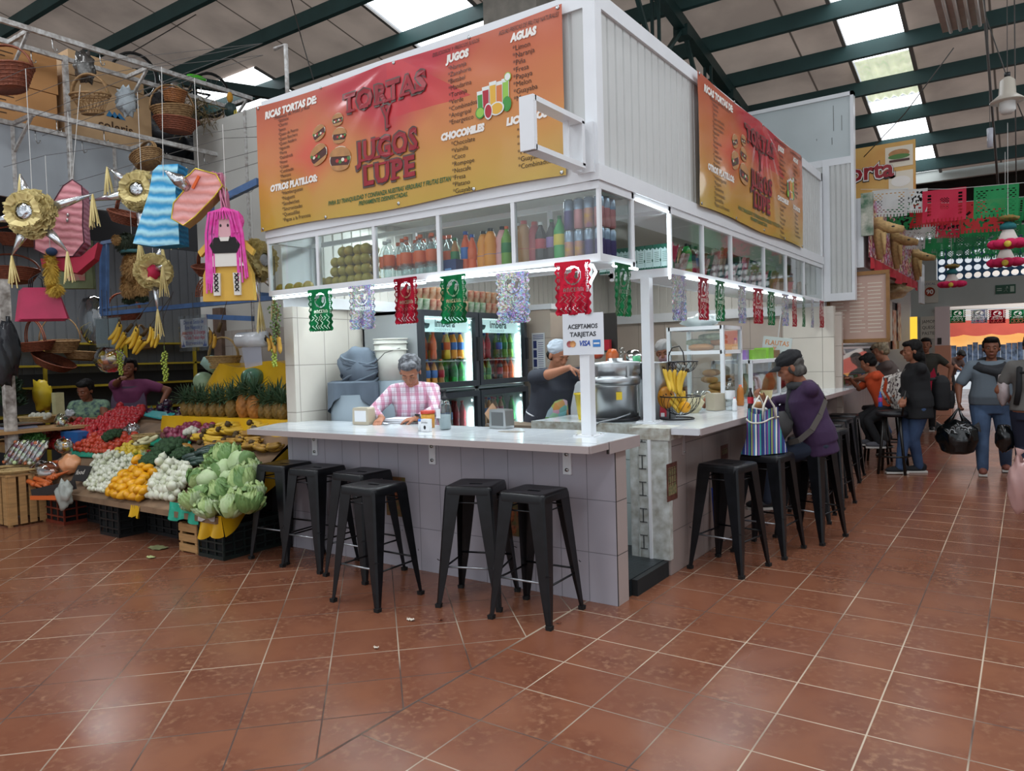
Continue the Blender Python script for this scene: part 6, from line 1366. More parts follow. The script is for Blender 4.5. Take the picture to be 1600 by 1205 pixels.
# ================================================================ GOODS IN THE CASES, FRIDGES, ON THE COUNTERS
random.seed(101)
def cm(name, c, **k): return mat(name, c, k.pop('rough', .3), **k)
clearb = glass_mat('bottle_plastic', (.88, .93, .93), 1.)
PROF = {'soda': [(.028, 0), (.034, .01), (.034, .05), (.030, .08), (.034, .11), (.034, .15), (.028, .19), (.013, .235), (.012, .25)],
  'water': [(.038, 0), (.042, .01), (.042, .12), (.038, .13), (.042, .14), (.042, .19), (.025, .235), (.013, .25), (.013, .265)],
  'jar': [(.035, 0), (.04, .01), (.042, .08), (.036, .13), (.04, .16), (.026, .2), (.018, .215)], 'big': [(.04, 0), (.046, .01), (.046, .14), (.04, .17), (.046, .2), (.044, .23), (.018, .29), (.014, .31)]}
BMESH = {}
def bottle(kind, liq, lab, cap, s=1.):
 key = (kind, liq.name, lab.name if lab else 0, cap.name)
 if key not in BMESH:
  p = PROF[kind]; h = p[-1][1]; mb = MB().use(liq).lathe([(0, 0)]+p+[(0, h)], n=14, cap=False); b = mb.mesh('bottle_body')
  l = MB().use(lab).lathe([(p[3][0]*1.03, h*.36), (p[4][0]*1.04, h*.4), (p[5][0]*1.04, h*.62), (p[5][0]*1.02, h*.66)], n=14, cap=False).mesh('bottle_label') if lab else None
  c = MB().use(cap).lathe([(.017, h-.004), (.017, h+.018), (0, h+.019)], n=12, cap=False).mesh('bottle_cap'); BMESH[key] = (b, l, c)
 return BMESH[key]
def put_bottle(pos, kind, liq, labm, cap, label, grp, s=1.):
 b, l, c = bottle(kind, liq, labm, cap); o = bpy.data.objects.new('bottle', b); COL.objects.link(o); o.location = pos; o.scale = (s,)*3; tag(o, label, 'bottle', grp)
 for nm, me in (('label', l), ('cap', c)):
  if me: q = bpy.data.objects.new(nm, me); COL.objects.link(q); q.parent = o
 return o
oj = cm('orange_juice', 'dd8a22'); fanta = cm('orange_soda', 'd8561c'); red_j = cm('red_soda', '9c2530'); cola = cm('cola', '241514', rough=.15); grnb = cm('green_bottle', '2f9a48', rough=.12); apple = cm('apple_drink', 'a8733a'); limeb = cm('lime_drink', '6f9a3a'); blueb = cm('blue_drink', '2b4f9c'); pinkb = cm('pink_drink', 'd99a9a'); yelb = cm('yellow_drink', 'd8b23a')
lw = cm('label_white', 'd8dadc'); lb = cm('label_blue', '3a68b0'); lo = cm('label_orange', 'd8602f'); lr = cm('label_red', 'b02535'); lp = cm('label_purple', '8a6aa8'); ly = cm('label_yellow', 'd9c33a'); lg = cm('label_green', '2f7a44'); lk = cm('label_magenta', 'c0407a')
kw = cm('cap_white', 'd8d8d8'); kr = cm('cap_red', 'b5362f'); ko = cm('cap_orange', 'd8653a'); kg = cm('cap_green', '2a6a3c'); kk = cm('cap_black', '1c1c1e'); kb = cm('cap_blue', '2c4f9c')
ZS = ZC0+.031; FY = .27
def fx(u, y=FY): return at(u, 425, 'y', y).x
random.seed(3)
orr = mat('green_orange', '8a8430', .4, var=.4, vscale=6, col2='a8862c', bump=.2, bscale=60); OM = [me_ball('orange', orr, .047, wob=.04)]
def orange(x, y, z, lab, grp='oranges in the glazed case'):
 o = bpy.data.objects.new('orange', OM[0]); COL.objects.link(o); o.location = (x, y, z); o.rotation_euler = (rnd(0, 3), rnd(0, 3), 0); s_ = rnd(.92, 1.05); o.scale = (s_,)*3; tag(o, lab, 'orange', grp)
for u_ in (438, 452, 466, 481): orange(fx(u_), FY, ZS+.045, 'greenish orange lying alone in the leftmost pane of the case')
x0 = fx(512); n_ = 7
for r_ in range(4):
 for q in range(n_-r_):
  for d_ in (0, 1):
   if r_ < 2 and q < 1 and d_ == 0 and r_ == 1: continue
   orange(x0+.055*r_+q*.088+rnd(-.006, .006)+.03*r_, FY-.06+d_*.09+rnd(-.01, .01), ZS+.045+r_*.078, 'greenish orange in the pyramid behind the second pane')
for i, u_ in enumerate((603, 616, 630, 643, 655, 665, 675, 683)):
 put_bottle((fx(u_), FY-.05*(i % 2), ZS), 'water', clearb, lo, ko if i > 1 else kw, 'clear water bottle with orange label in the third pane', 'water bottles in the case', 1.15)
 put_bottle((fx(u_)+.03, FY+.12, ZS), 'water', clearb, lo, ko, 'clear water bottle in the back row of the third pane', 'back row of water bottles', 1.15)
for i, (u_, k_, l_, la, c_, s_, tx_) in enumerate(((703, 'big', limeb, lw, kg, .85, 'green capped bottle behind the dark blue box'), (716, 'soda', apple, lg, kg, 1., 'green capped bottle right of the blue box'), (729, 'soda', fanta, lb, kb, 1.15, 'bulging orange soda bottle with blue label'), (743, 'soda', fanta, lo, kb, 1.02, 'small orange soda bottle beside the bulging one'), (757, 'jar', oj, lb, kk, 1.25, 'first orange juice bottle with blue label'), (772, 'jar', oj, lb, kk, 1.28, 'second orange juice bottle with blue label'), (787, 'jar', pinkb, lb, kk, 1.3, 'pale pink juice bottle with blue label'), (797, 'big', limeb, lg, ko, .9, 'pale green bottle at the pane divider'), (812, 'big', apple, lg, kw, .95, 'pale bottle just right of the pane divider'), (824, 'jar', apple, lr, kr, 1.35, 'brown drink bottle with red cap'), (837, 'jar', red_j, lo, kr, 1.3, 'reddish brown drink bottle with red cap'), (850, 'big', cola, lr, kw, .88, 'dark cola bottle with magenta red label'), (864, 'big', cola, lp, kg, .92, 'dark bottle with purple label and green cap'), (880, 'big', grnb, ly, kg, .95, 'green bottle with yellow label'))):
 put_bottle((fx(u_), FY-.03*(i % 2)+(.08 if i == 0 else 0), ZS), k_, l_, la, c_, tx_+' in the front case', 'soft drinks in the front case', s_)
o = MB().use(mat('dark_blue_carton', '1c2f63', .4)).box((0, 0, .05), (.15, .1, .1)).use(mat('pale_blue_print', '6f9ad0', .5)).box((0, -.051, .03), (.06, .002, .012)).ob('small_carton', loc=(fx(707, .2), .2, ZS), label='small dark blue carton at the left of the fourth pane', cat='carton')
def can(x, y, z, body, top, lab, grp, h=.2, r=.034):
 key = ('can', body.name, top.name)
 if key not in BMESH: BMESH[key] = (MB().use(body).lathe([(r*.8, 0), (r, .01), (r, h*.75)], n=16, cap=False).mesh('can_body'), MB().use(top).lathe([(r*1.005, h*.62), (r*1.005, h*.93), (r*.8, h*.97)], n=16, cap=False).mesh('can_band'), MB().use(steel).lathe([(r*.82, h*.965), (r*.8, h), (r*.7, h-.004), (0, h-.004)], n=16, cap=False).mesh('can_lid'))
 b, t, l = BMESH[key]; o = bpy.data.objects.new('drinks_can', b); COL.objects.link(o); o.location = (x, y, z); tag(o, lab, 'can', grp)
 for nm, me in (('printed_band', t), ('lid', l)): q = bpy.data.objects.new(nm, me); COL.objects.link(q); q.parent = o
cy = mat('can_yellow', 'd39a2f', .3, .3, var=.3, vscale=18, col2='a86f9a'); cp = mat('can_purple', '5a4a80', .3, .3, var=.3, vscale=18); cpk = mat('can_pink', 'cf8a8f', .3, .3, var=.2, vscale=18); csl = mat('can_silver_blue', '8f9bb0', .25, .5)
for i, x_ in enumerate((fx(897), fx(897)+.075, fx(897)+.15, fx(897)+.225)):
 for y_ in (.22, .3, .38):
  can(x_, y_, ZS, cy if i < 2 else cp, csl, 'tall drinks can in the lower tier at the corner of the front case', 'cans in the lower tier');
  can(x_, y_, ZS+.203, (cp, cpk, cy, cpk)[i], csl, 'tall drinks can stacked in the upper tier at the corner of the front case', 'cans in the upper tier')
# cartons of milk drink standing along the open bay
mw = mat('carton_mint', 'bcd6d4', .4); mg = mat('carton_dark_green', '1f5a4a', .4)
for i in range(9):
 x_ = -.71+i*.066; o = MB().use(mw).box((0, 0, .085), (.062, .06, .17)).use(mg).box((0, 0, .178), (.0625, .06, .022)).add([(-.031, -.0305, .165), (-.01, -.0305, .15), (.0, -.0305, .167), (.015, -.0305, .15), (.031, -.0305, .165), (.031, -.0305, .19), (-.031, -.0305, .19)], [(0, 1, 2, 3, 4, 5, 6)])
 for q in range(6): o.box((0, -.0308, .13-.014*q), (.036, .001, .003))
 for q in range(3): o.ball((-.02+.02*q, -.03, .012), (.014, .003, .01), 8, 5)
 o.ball((.03, -.03, .07), (.006, .003, .012), 8, 5)
 o.ob('drink_carton', loc=(x_, 1.29, ZC0+.046), label='green and white drink carton in the row standing along the open bay', cat='carton', group='drink cartons')
# red, green and white festive stock in the aisle case
fm_ = [mat('festive_red', 'a82436', .6, var=.5, vscale=22, col2='d8d4cc'), mat('festive_green', '2c6a3c', .6, var=.5, vscale=20, col2='1a4428'), mat('festive_white', 'c9c6bd', .6, var=.3, vscale=24, col2='9a4a48'), mat('packet_kraft', 'a9835a', .6, var=.3), mat('festive_pink', 'c23a5a', .5)]
random.seed(44)
for i in range(44):
 y_ = 1.45+4.6*i/44; h = rnd(.12, .36) if i < 36 else rnd(.1, .2); w = rnd(.12, .26); x_ = rnd(-.4, -.22)
 mb = MB().use(fm_[i % 4 if i % 7 else 4]); mb.grid(lambda s, t: (.03*sin(s*9+i)*(.4+t*.6)+.05*t, (s-.5)*w*(1-.25*t), h*t+.01*sin(s*14)), 8, 6)
 mb.use(fm_[(i+1) % 3]).box((.0, 0, h*.3), (.05, w*.7, h*.5), rnd(-.3, .3))
 mb.ob('festive_packet', loc=(x_, y_, ZC0+.032), label='folded red, green or white festive packet in the aisle side case', cat='packet', group='festive stock in the aisle case')
for i, (y_, l_, la) in enumerate(((1.75, grnb, lr), (1.84, cola, lr), (1.95, clearb, lb))): put_bottle((-.2, y_, ZS), 'jar', l_, la, kk, ('green topped sauce bottle', 'dark sauce bottle', 'white plastic bottle with blue band')[i]+' behind the first aisle pane', None, 1.1)
MB().use(lw).box((0, 0, .12), (.01, .14, .24), RZ(.3).to_3x3()).ob('white_card', loc=(-.2, 5.75, ZC0+.032), label='blank white card leaning in the last aisle pane', cat='card')
# ---- fridges
fg = mat('fridge_grey', 'a9afb2', .35, .2); fd = mat('fridge_dark_frame', '3c4046', .35, .3); fin = mat('fridge_inside', 'aebfc0', .5); fled = mat('fridge_led', 'e6fbff', .4, emit=7); fpan = mat('fridge_lit_header', 'cfeef0', .5, emit=.6)
def fridge(y0, y1, lab, k0):
 o = thing('glass_door_fridge', lab, 'fridge', (-2.88, (y0+y1)/2, .11)); X0, X1 = -.37, .36; hy = (y1-y0)/2; H = 1.91
 mb = MB().use(fg).bx(X0, X1-.03, -hy, -hy+.03, 0, H).bx(X0, X1-.03, hy-.03, hy, 0, H).bx(X0, X1-.03, -hy, hy, H-.03, H).bx(X0, X1-.03, -hy, hy, 0, .05); mb.use(fin).bx(X0, X0+.02, -hy, hy, 0, H).bx(X0+.02, X1-.06, -hy+.03, -hy+.035, .05, H-.03).bx(X0+.02, X1-.06, hy-.035, hy-.03, .05, H-.03).bx(X0, X1-.03, -hy, hy, 1.135, 1.16); mb.ob('cabinet', o)
 for z_ in (.38, .72, 1.42): MB().use(steel).bx(X0+.03, X1-.1, -hy+.035, hy-.035, z_, z_+.012).ob('wire_shelf', o)
 MB().use(fpan).bx(X1-.09, X1-.07, -hy+.04, hy-.05, H-.20, H-.04).ob('lit_header', o)
 mb = MB().use(mat('header_print', '5f7f86', .5)); text(mb, 'imbera', .11, T(X1-.068, -hy+.3, H-.15) @ RZ(pi/2) @ RX(pi/2), off=.003, ex=0); text(mb, 'FOODSERVICE', .035, T(X1-.068, -hy+.3, H-.19) @ RZ(pi/2) @ RX(pi/2), ex=0, sp=1.2); mb.add([(X1-.068, -hy+.18+.05*cos(a*pi/8), H-.12+.05*sin(a*pi/8)) for a in range(8, 17)]+[(X1-.068, -hy+.18+.02*cos(a*pi/4), H-.115+.01*sin(a*pi/4)) for a in (4, 3)], [tuple(range(11))]); mb.ob('lettering', o)
 for zb_, zt_ in ((.05, 1.12), (1.17, H)):
  d = MB().use(fd); w = .055
  d.bx(X1-.03, X1+.02, -hy+.005, -hy+w, zb_, zt_).bx(X1-.03, X1+.02, hy-w, hy-.005, zb_, zt_).bx(X1-.03, X1+.02, -hy+w, hy-w, zt_-w, zt_).bx(X1-.03, X1+.02, -hy+w, hy-w, zb_, zb_+w); dr = d.ob('door', o)
  MB().use(glass).bx(X1-.005, X1, -hy+w, hy-w, zb_+w, zt_-w).ob('door_pane', dr); MB().use(blackm).bx(X1+.02, X1+.045, hy-.05, hy-.02, (zb_+zt_)/2-.12, (zb_+zt_)/2+.12).ob('door_handle', dr)
  mb = MB().use(fled)
  for q in range(12): z_ = zb_+.1+(zt_-zb_-.2)*q/11; mb.box((X1-.06, hy-.045, z_), (.008, .006, .02))
  mb.ob('led_dots', o); area('fridge_lamp', (-2.88+X1-.08, (y0+y1)/2+hy-.06, .11+(zb_+zt_)/2), (pi/2, 0, R(25)), .02, .7, 1.5, (.85, 1, 1))
 liqs = [(cola, lr, kr), (grnb, lg, kg), (clearb, lb, kb), (oj, lb, kb), (cola, lb, kb), (fanta, lo, ko), (pinkb, lw, kw), (limeb, lg, kg), (apple, lr, kr), (red_j, lr, kr), (yelb, lo, kw), (clearb, lw, kw)]
 for z_, kd, n in ((.05, 'big', 7), (.392, 'soda', 8), (.732, 'soda', 8), (1.16, 'soda', 8), (1.432, 'soda', 8)):
  for i in range(n):
   for rw in range(2):
    if random.random() < .12: continue
    l_, la, c_ = liqs[(i//2*5+k0+int(z_*9)) % 12]; nm = {0: 'lowest', .392: 'second', .732: 'third', 1.16: 'fourth', 1.432: 'top'}.get(z_, 'lowest')
    put_bottle((-2.88+X1-.17-rw*.12, (y0+y1)/2-hy+.07+(2*hy-.14)*i/(n-1), .111+z_+.012), kd, l_, la, c_, 'drink bottle on the %s shelf of the %s glass door fridge' % (nm, lab.split()[0]), '%s bottles, %s shelf' % (lab.split()[0], nm), 1.02 if kd == 'soda' else .95)
 return o
random.seed(50)
fridge(1.08, 1.96, 'near glass door drinks fridge, with grey side panel', 0)
fridge(1.97, 2.85, 'far glass door drinks fridge, against the tiled pier', 4)
# noodle cups on top
nc = [mat('noodle_cup_green', '3f8a4a', .5, var=.6, vscale=14, col2='d8d4c8'), mat('noodle_cup_red', 'b8423a', .5, var=.6, vscale=14, col2='d8c8a8'), mat('noodle_cup_orange', 'c8743a', .5, var=.5, vscale=14, col2='d8d0b8')]
NM = [MB().use(m).lathe([(0, 0), (.034, 0), (.046, .11), (.048, .115), (0, .116)], n=14, cap=False).mesh('noodle_cup') for m in nc]
for t_ in range(2):
 for i in range(17):
  for rw in range(2):
   o = bpy.data.objects.new('noodle_cup', NM[(i//3+t_) % 3]); COL.objects.link(o); o.location = (-2.66-rw*.12, 1.14+i*.1, 2.021+t_*.118); tag(o, 'instant noodle cup in the %s row on top of the fridges' % ('lower', 'upper')[t_], 'noodle cup', 'noodle cups, %s row' % ('lower', 'upper')[t_])
# ---- grey cloth covered barrels, bucket behind the writing woman
den = mat('grey_blue_cloth', '66727f', .85, var=.25, vscale=3, bump=.6, bscale=6); barr = mat('grey_barrel', '7d8a93', .5)
c = at(556, 640, 'y', .72); o = thing('covered_barrel', 'grey barrel with a grey blue cloth over its rim beside the fridge', 'barrel', (c.x, .72, .11))
MB().use(barr).lathe([(.2, 0), (.22, .6), (.225, 1.15)], n=28).ob('barrel_body', o)
def cl(s, t): a = 2*pi*s; r_ = .245+.02*sin(a*3+1)*t+.012*sin(a*11)*t; return (r_*cos(a)*(1-.06*t), r_*sin(a)*(1-.06*t), 1.26-(.20+.09*sin(a*2+.5))*t)
MB().use(den, True).grid(cl, 60, 6).lathe([(.245, 1.26), (.21, 1.275), (.17, 1.2), (0, 1.18)], n=28, cap=False).ob('cloth_cover', o)
c = at(562, 575, 'y', .74); o = MB().use(den).ball((0, 0, 0), (.2, .17, .19), 26, 18, None, .22, 1.6)
for q in range(9): a0 = q*.7; o.tube([(.19*cos(a)*(.9+.03*sin(a*3+q)), .16*sin(a), -.13+.25*(q/9)+.07*sin(a+a0)) for a in [i*pi/12 for i in range(24)]], .012, 5, closed=True)
o.ob('cloth_bundle', loc=(c.x, .74, 1.50), label='big bundle of folded grey blue cloth lying on the covered barrel', cat='cloth')
c = at(612, 594, 'y', .93); o = thing('bucket', 'large white plastic bucket with a wire handle behind the writing woman', 'bucket', (c.x, .93, c.z-.0)); bw = mat('bucket_white', 'cfd0c6', .35)
MB().use(bw).lathe([(.125, 0), (.15, .36)], n=32, cap=True).ob('bucket_wall', o)
mb = MB().use(bw)
for z_ in (.27, .33, .37): mb.lathe([(.15, z_), (.158, z_), (.158, z_+.012), (.15, z_+.012)], n=32, cap=False)
mb.ob('rim_rings', o); MB().use(wire).tube([(-.155+.0, -.03, .12), (-.05, -.17, .15), (.08, -.16, .25), (.155, -.04, .29)], .004, 6).ob('wire_handle', o)
MB().use(barr).lathe([(.14, 0), (.14, c.z-.112)], n=20).ob('drum', loc=(c.x, .93, .11), label='drum standing under the white bucket', cat='drum')
# ---- front counter things
def cz(u, v): return at(u, v, 'z', 1.038)
dist = mat('dispenser_cream', 'b5ab97', .5, .2);
def napkin(p, rz, lab, m, s=1.):
 o = thing('napkin_dispenser', lab, 'napkin dispenser', p, rz); MB().use(m).prism([(-.08, 0), (.08, 0), (.085, .02), (.08, .13), (.07, .14), (-.07, .14), (-.08, .13), (-.085, .02)], -.045, .045, RX(pi/2).to_3x3()).ob('body', o); MB().use(lw).box((0, -.0455, .07), (.12, .002, .09)).ob('napkins', o) if s else None
 return o
napkin(cz(569, 663), .1, 'cream napkin dispenser at the left on the front counter', dist)
o = napkin(cz(784, 669), -.15, 'steel napkin dispenser right on the front counter with a brown menu card', steel, 0); MB().use(mat('dark_mouth', '6a6c6c', .4, .6)).box((0, -.0455, .07), (.12, .002, .1)).ob('face_plate', o); MB().use(mat('brown_card', 'b08a6a', .6)).box((-.09, .0, .1), (.12, .003, .12), RY(.8).to_3x3()).ob('menu_card', o)
MB().use(mat('counter_stain', '8d7f6a', .5, var=.6, vscale=20, alpha=.55)).lathe([(0, 0), (.11, 0)], n=20, cap=False, sy=.6).ob('ring_stain', loc=cz(790, 674)+V((.05, 0, -.0007)), label='brown stain on the counter right of the steel napkin dispenser', cat='stain')
pap_ = mat('paper_sheets', 'dfe2e8', .6)
o = MB()
for q in range(6): o.use(pap_).box((rnd(-.01, .01), rnd(-.01, .01), .004+q*.006), (.30, .2, .0055), rnd(-.04, .04))
o.ob('paper_stack', loc=cz(632, 660), label='stack of white papers on which the grey haired woman writes', cat='papers').rotation_euler.z = .15
MB().use(pap_).grid(lambda s, t: ((s-.5)*.26, (t-.5)*.14, .004+.02*sin(s*5)*t), 8, 4).ob('loose_paper', loc=cz(596, 662), label='loose pale paper sheet beside the cream napkin dispenser', cat='paper')
o = thing('tin_can', 'yellow tin with red lid standing on the front counter', 'tin', cz(669, 668)); MB().use(mat('yellow_tin', 'c99a25', .35, var=.4, vscale=16, col2='b5622a')).lathe([(.052, 0), (.052, .11)], n=24).ob('tin_body', o); MB().use(cm('tin_red_lid', 'b83a2a')).lathe([(.056, .108), (.056, .13), (0, .131)], n=24, cap=False).ob('lid', o)
o = thing('pill_bottle', 'small white bottle with blue cap in front of the yellow tin', 'bottle', cz(659, 673)); MB().use(lw).lathe([(.024, 0), (.024, .07)], n=18).ob('bottle_body', o); MB().use(cm('cap_bright_blue', '2c6ab8')).lathe([(.025, .07), (.025, .086), (0, .087)], n=18, cap=False).ob('cap', o)
o = MB().use(lw).box((0, 0, .045), (.07, .04, .09)).use(kk); text(o, 'amoles', .02, T(-.03, -.021, .06) @ RX(pi/2), ex=0); o.ball((0, -.02, .03), (.012, .001, .015), 8, 5); o.ob('medicine_box', loc=cz(668, 674)+V((.0, -.01, 0)), label='small white medicine box with black print before the yellow tin', cat='box')
o = thing('gel_dispenser', 'clear gel bottle with black pump on the front counter', 'bottle', cz(696, 671)); MB().use(clearb).lathe([(.04, 0), (.046, .01), (.046, .17), (.03, .21), (.015, .22)], n=20).ob('bottle_body', o); MB().use(mat('clear_gel', 'b5c0c4', .2, alpha=.7)).lathe([(0, .005), (.042, .006), (.042, .11), (0, .111)], n=20, cap=False).ob('gel', o); MB().use(lw).box((-.025, -.046, .12), (.04, .003, .07)).ob('label', o); MB().use(blackm).lathe([(.02, .215), (.02, .24), (.008, .245), (.008, .28)], n=12).box((-.01, 0, .285), (.05, .018, .014)).ob('pump', o)
# card sign on the front post
o = thing('payment_sign', 'white sign on the front post reading aceptamos tarjetas with card logos', 'sign', at(911, 522, 'y', .088), R(4)); MB().use(mat('sign_board_white', 'd3d8de', .35)).box((0, 0, 0), (.285, .006, .265)).ob('board', o)
mb = MB(); ik = mat('sign_ink', '3f4145', .5)
def ctext(mb, s, sz_, z, m, x=0, w=None, off=0, sh=0, y=-.004):
 k1 = MB().use(m); text(k1, s, sz_, Matrix(), sh, 1, off, ex=0, align='CENTER'); xx = [q[0] for q in k1.v]; f_ = w/(max(xx)-min(xx)) if w else 1; text(mb.use(m), s, sz_, T(x, y, z) @ RX(pi/2), sh, f_, off, ex=0, align='CENTER')
ctext(mb, 'ACEPTAMOS', .04, .035, ik, .0, .21, .0015); ctext(mb, 'TARJETAS', .04, -.015, ik, 0, .185, .0015); ctext(mb, 'VISA', .045, -.075, mat('visa_blue', '2b4a9c', .5), .01, .075, .002, .25)
mb.ob('lettering', o)
for x_, c_ in ((-.095, 'a8585a'), (-.072, 'c9905a')): MB().use(mat('logo_'+c_, c_, .5)).lathe([(0, 0), (.021, 0), (.021, .001)], n=20, M=RX(pi/2).to_3x3(), cap=False).ob('round_logo', o, loc=(x_, -.0035 if x_ < -.09 else -.0045, -.062))
q = MB().use(mat('amex_blue', '3a78b8', .5)).box((.095, -.0045, -.062), (.052, .001, .045)); q.use(lw).box((.095, -.0055, -.062), (.04, .0008, .010)); q.ob('square_logo', o)
# ---- inner counter: juicer pots, baskets, blenders, cabinets
alu = mat('aluminium', 'b5b8ba', .32, .9, var=.12, vscale=3)
p = cz(963, 655); p.y = 1.22; p.x = at(963, 655, 'y', 1.22).x
o = thing('juice_extractor', 'big round aluminium juice extractor into which the cook reaches', 'juicer', (p.x, p.y, 1.036)); MB().use(blackm).lathe([(.19, 0), (.19, .022), (.17, .03)], n=32).ob('base', o); MB().use(alu).lathe([(.165, .03), (.165, .27), (.17, .28)], n=40).ob('motor_drum', o); MB().use(alu).lathe([(.17, .28), (.195, .29), (.195, .34), (.185, .345), (.185, .36), (.195, .365), (.195, .45), (.19, .46), (.06, .47), (.06, .49), (.045, .49), (.045, .4)], n=40, cap=False).ob('top_drum', o)
mb = MB().use(steel)
for a in (-1.9, -.6): mb.box((.197*cos(a), .197*sin(a), .39), (.02, .012, .08), a+pi/2)
mb.ob('clasp', o); MB().use(mat('warning_yellow', 'd2b32a', .5)).box((.168*cos(-.95), .168*sin(-.95), .2), (.045, .004, .06), -.95+pi/2).ob('warning_label', o); MB().use(mat('grey_cable', '8e9296', .4)).tube([(.16, -.08, .06), (.1, -.2, .03), (-.02, -.24, .004), (-.12, -.26, -.06)], .006, 6).ob('power_cable', o)
MB().use(alu).lathe([(.0, 0), (.15, 0), (.16, .44), (.165, .45), (.155, .45), (.15, .02)], n=32, cap=False).ob('stock_pot', loc=(p.x+.22, p.y+.3, 1.036), label='tall aluminium pot standing behind the juice extractor', cat='pot')
o = thing('yellow_bin', 'yellow plastic bin between the cook and the juice extractor', 'bin', (at(920, 655, 'y', 1.25).x, 1.25, 1.036)); MB().use(mat('yellow_plastic', 'cdb21f', .35)).lathe([(.085, 0), (.11, .2), (.118, .2), (.118, .215), (.108, .215), (.085, .01)], n=28, cap=False).ob('bin_wall', o)
o = thing('wooden_bench', 'worn brown wooden bench board beside the cook', 'bench', (-1.35, 1.3, 0)); MB().use(mat('worn_brown_wood', '8a7866', .7, var=.4, vscale=5)).bx(-.5, .08, -.15, .15, .93, .975).ob('board', o)
for x_ in (-.45, .04): MB().use(mat('worn_brown_wood', '8a7866', .7)).bx(x_-.02, x_+.02, -.12, .12, .11, .93).ob('leg', o)
# wire fruit basket
p = at(1058, 655, 'z', 1.036); o = thing('wire_fruit_basket', 'two tier black wire fruit basket holding bananas on the inner counter', 'basket', (p.x, p.y, 1.036))
bwi = mat('black_wire', '1d1d1f', .35, .4); MB().use(bwi).tube([(.13*cos(a*pi/12), .13*sin(a*pi/12), .006) for a in range(24)], .006, 6, closed=True).ob('base_ring', o); MB().use(bwi).tube([(-.06, .0, .0), (-.06, 0, .50), (-.03, 0, .56), (.03, 0, .57), (.06, 0, .52), (.07, 0, .42)], .005, 6).ob('stand', o)
def bowl(cx, cz_, r, h, n, nm):
 mb = MB().use(bwi).tube([(cx+r*cos(a*pi/14), r*sin(a*pi/14), cz_+h) for a in range(28)], .005, 6, closed=True)
 for i in range(n): a = 2*pi*i/n; mb.tube([(cx+r*sin(t)*cos(a+.5*t), r*sin(t)*sin(a+.5*t), cz_+h*(1-cos(t))) for t in [pi/2*k_/6 for k_ in range(7)]], .0022, 4)
 mb.ob(nm, o)
bowl(.03, .03, .155, .15, 20, 'lower_bowl'); bowl(.06, .36, .11, .09, 16, 'upper_bowl')
B0 = V(o.location); random.seed(8)
def bun2(p, n, lab, rot, sc):
 q_ = thing('banana_bunch', lab, 'bananas', p, rot=rot); q_.scale = (sc,)*3
 for i in range(n): b = bpy.data.objects.new('banana', random.choice(BM)); COL.objects.link(b); b.parent = q_; a = (i-(n-1)/2)*.3; b.rotation_euler = (1.2, 1.35+a*.4, a); b.location = (.045*sin(a*2), -.03*cos(a)+.02*(i % 2), -.09)
bun2(B0+V((.02, -.05, .40)), 7, 'big yellow banana bunch hanging on the wire fruit basket', (0, .2, R(35)), 1.15); bun2(B0+V((.0, -.03, .22)), 6, 'green yellow banana bunch in the lower wire bowl', (.2, -.3, R(20)), 1.0)
MB().use(mang).ball((0, 0, 0), .045, 14, 10).ob('mango', loc=B0+V((.09, -.06, .1)), label='round yellow fruit in the lower wire bowl', cat='fruit'); MB().use(mat('papaya_orange', 'd08a2a', .4, var=.2)).ball((0, 0, 0), (.07, .06, .09), 14, 10).ob('papaya', loc=B0+V((-.08, -.02, .17)), label='orange papaya at the left rim of the wire bowl', cat='papaya')
# red drink mixer with glass jar, blenders
p = at(1022, 652, 'z', 1.036); p = V((p.x-.12, p.y+.12, 1.036)); o = thing('drink_mixer', 'bright red milkshake mixer with a glass jar beside the second post', 'mixer', p); rdm = cm('mixer_red', 'b01f2a', rough=.15)
MB().use(blackm).box((0, 0, .015), (.16, .18, .03)).ob('base', o); MB().use(rdm).tube([(0, .07, .03), (0, .07, .34), (0, .06, .40)], [.035, .035, .045], 16).box((0, .0, .40), (.08, .18, .07)).ob('column', o); MB().use(clearb).lathe([(.05, .03), (.06, .22)], n=20, cap=False).ob('glass_jar', o); MB().use(cm('mixer_green', '3f9a6a')).lathe([(.03, .43), (.034, .5), (0, .505)], n=16, cap=False, c=(-.08, 0, 0)).ob('green_cup', o)
o = MB().use(lr).box((0, 0, .08), (.09, .02, .12)).use(lw).box((.02, -.011, .035), (.03, .002, .03)).ob('red_carton', loc=at(1022, 655, 'z', 1.036)+V((.05, .02, 0)), label='red and dark snack packet beside the second post', cat='packet')
for (u_, y_, m, h, r, lab) in ((957, 3.2, cm('squeezer_orange', 'c8622f'), .24, .07, 'orange citrus squeezer seen above the juice extractor'), (972, 3.25, clearb, .25, .045, 'clear blender jar seen right of the orange squeezer'), (990, 3.1, chrome, .22, .09, 'chrome domed machine seen above the juice extractor')):
 q = at(u_, 575, 'y', y_); MB().use(m).lathe([(r*.8, 0), (r, h*.3), (r, h*.75), (r*.6, h*.96), (0, h)], n=22, cap=False).ob('kitchen_machine', loc=(q.x, y_, 1.38), label=lab, cat='machine')
o = thing('back_bench', 'white bench along the middle of the stall carrying the machines', 'bench', (-2.1, 3.2, .11)); MB().use(frame).bx(-.12, .75, -.2, .25, 1.22, 1.27).bx(-.12, .75, -.15, .2, 0, 1.22).ob('body', o)
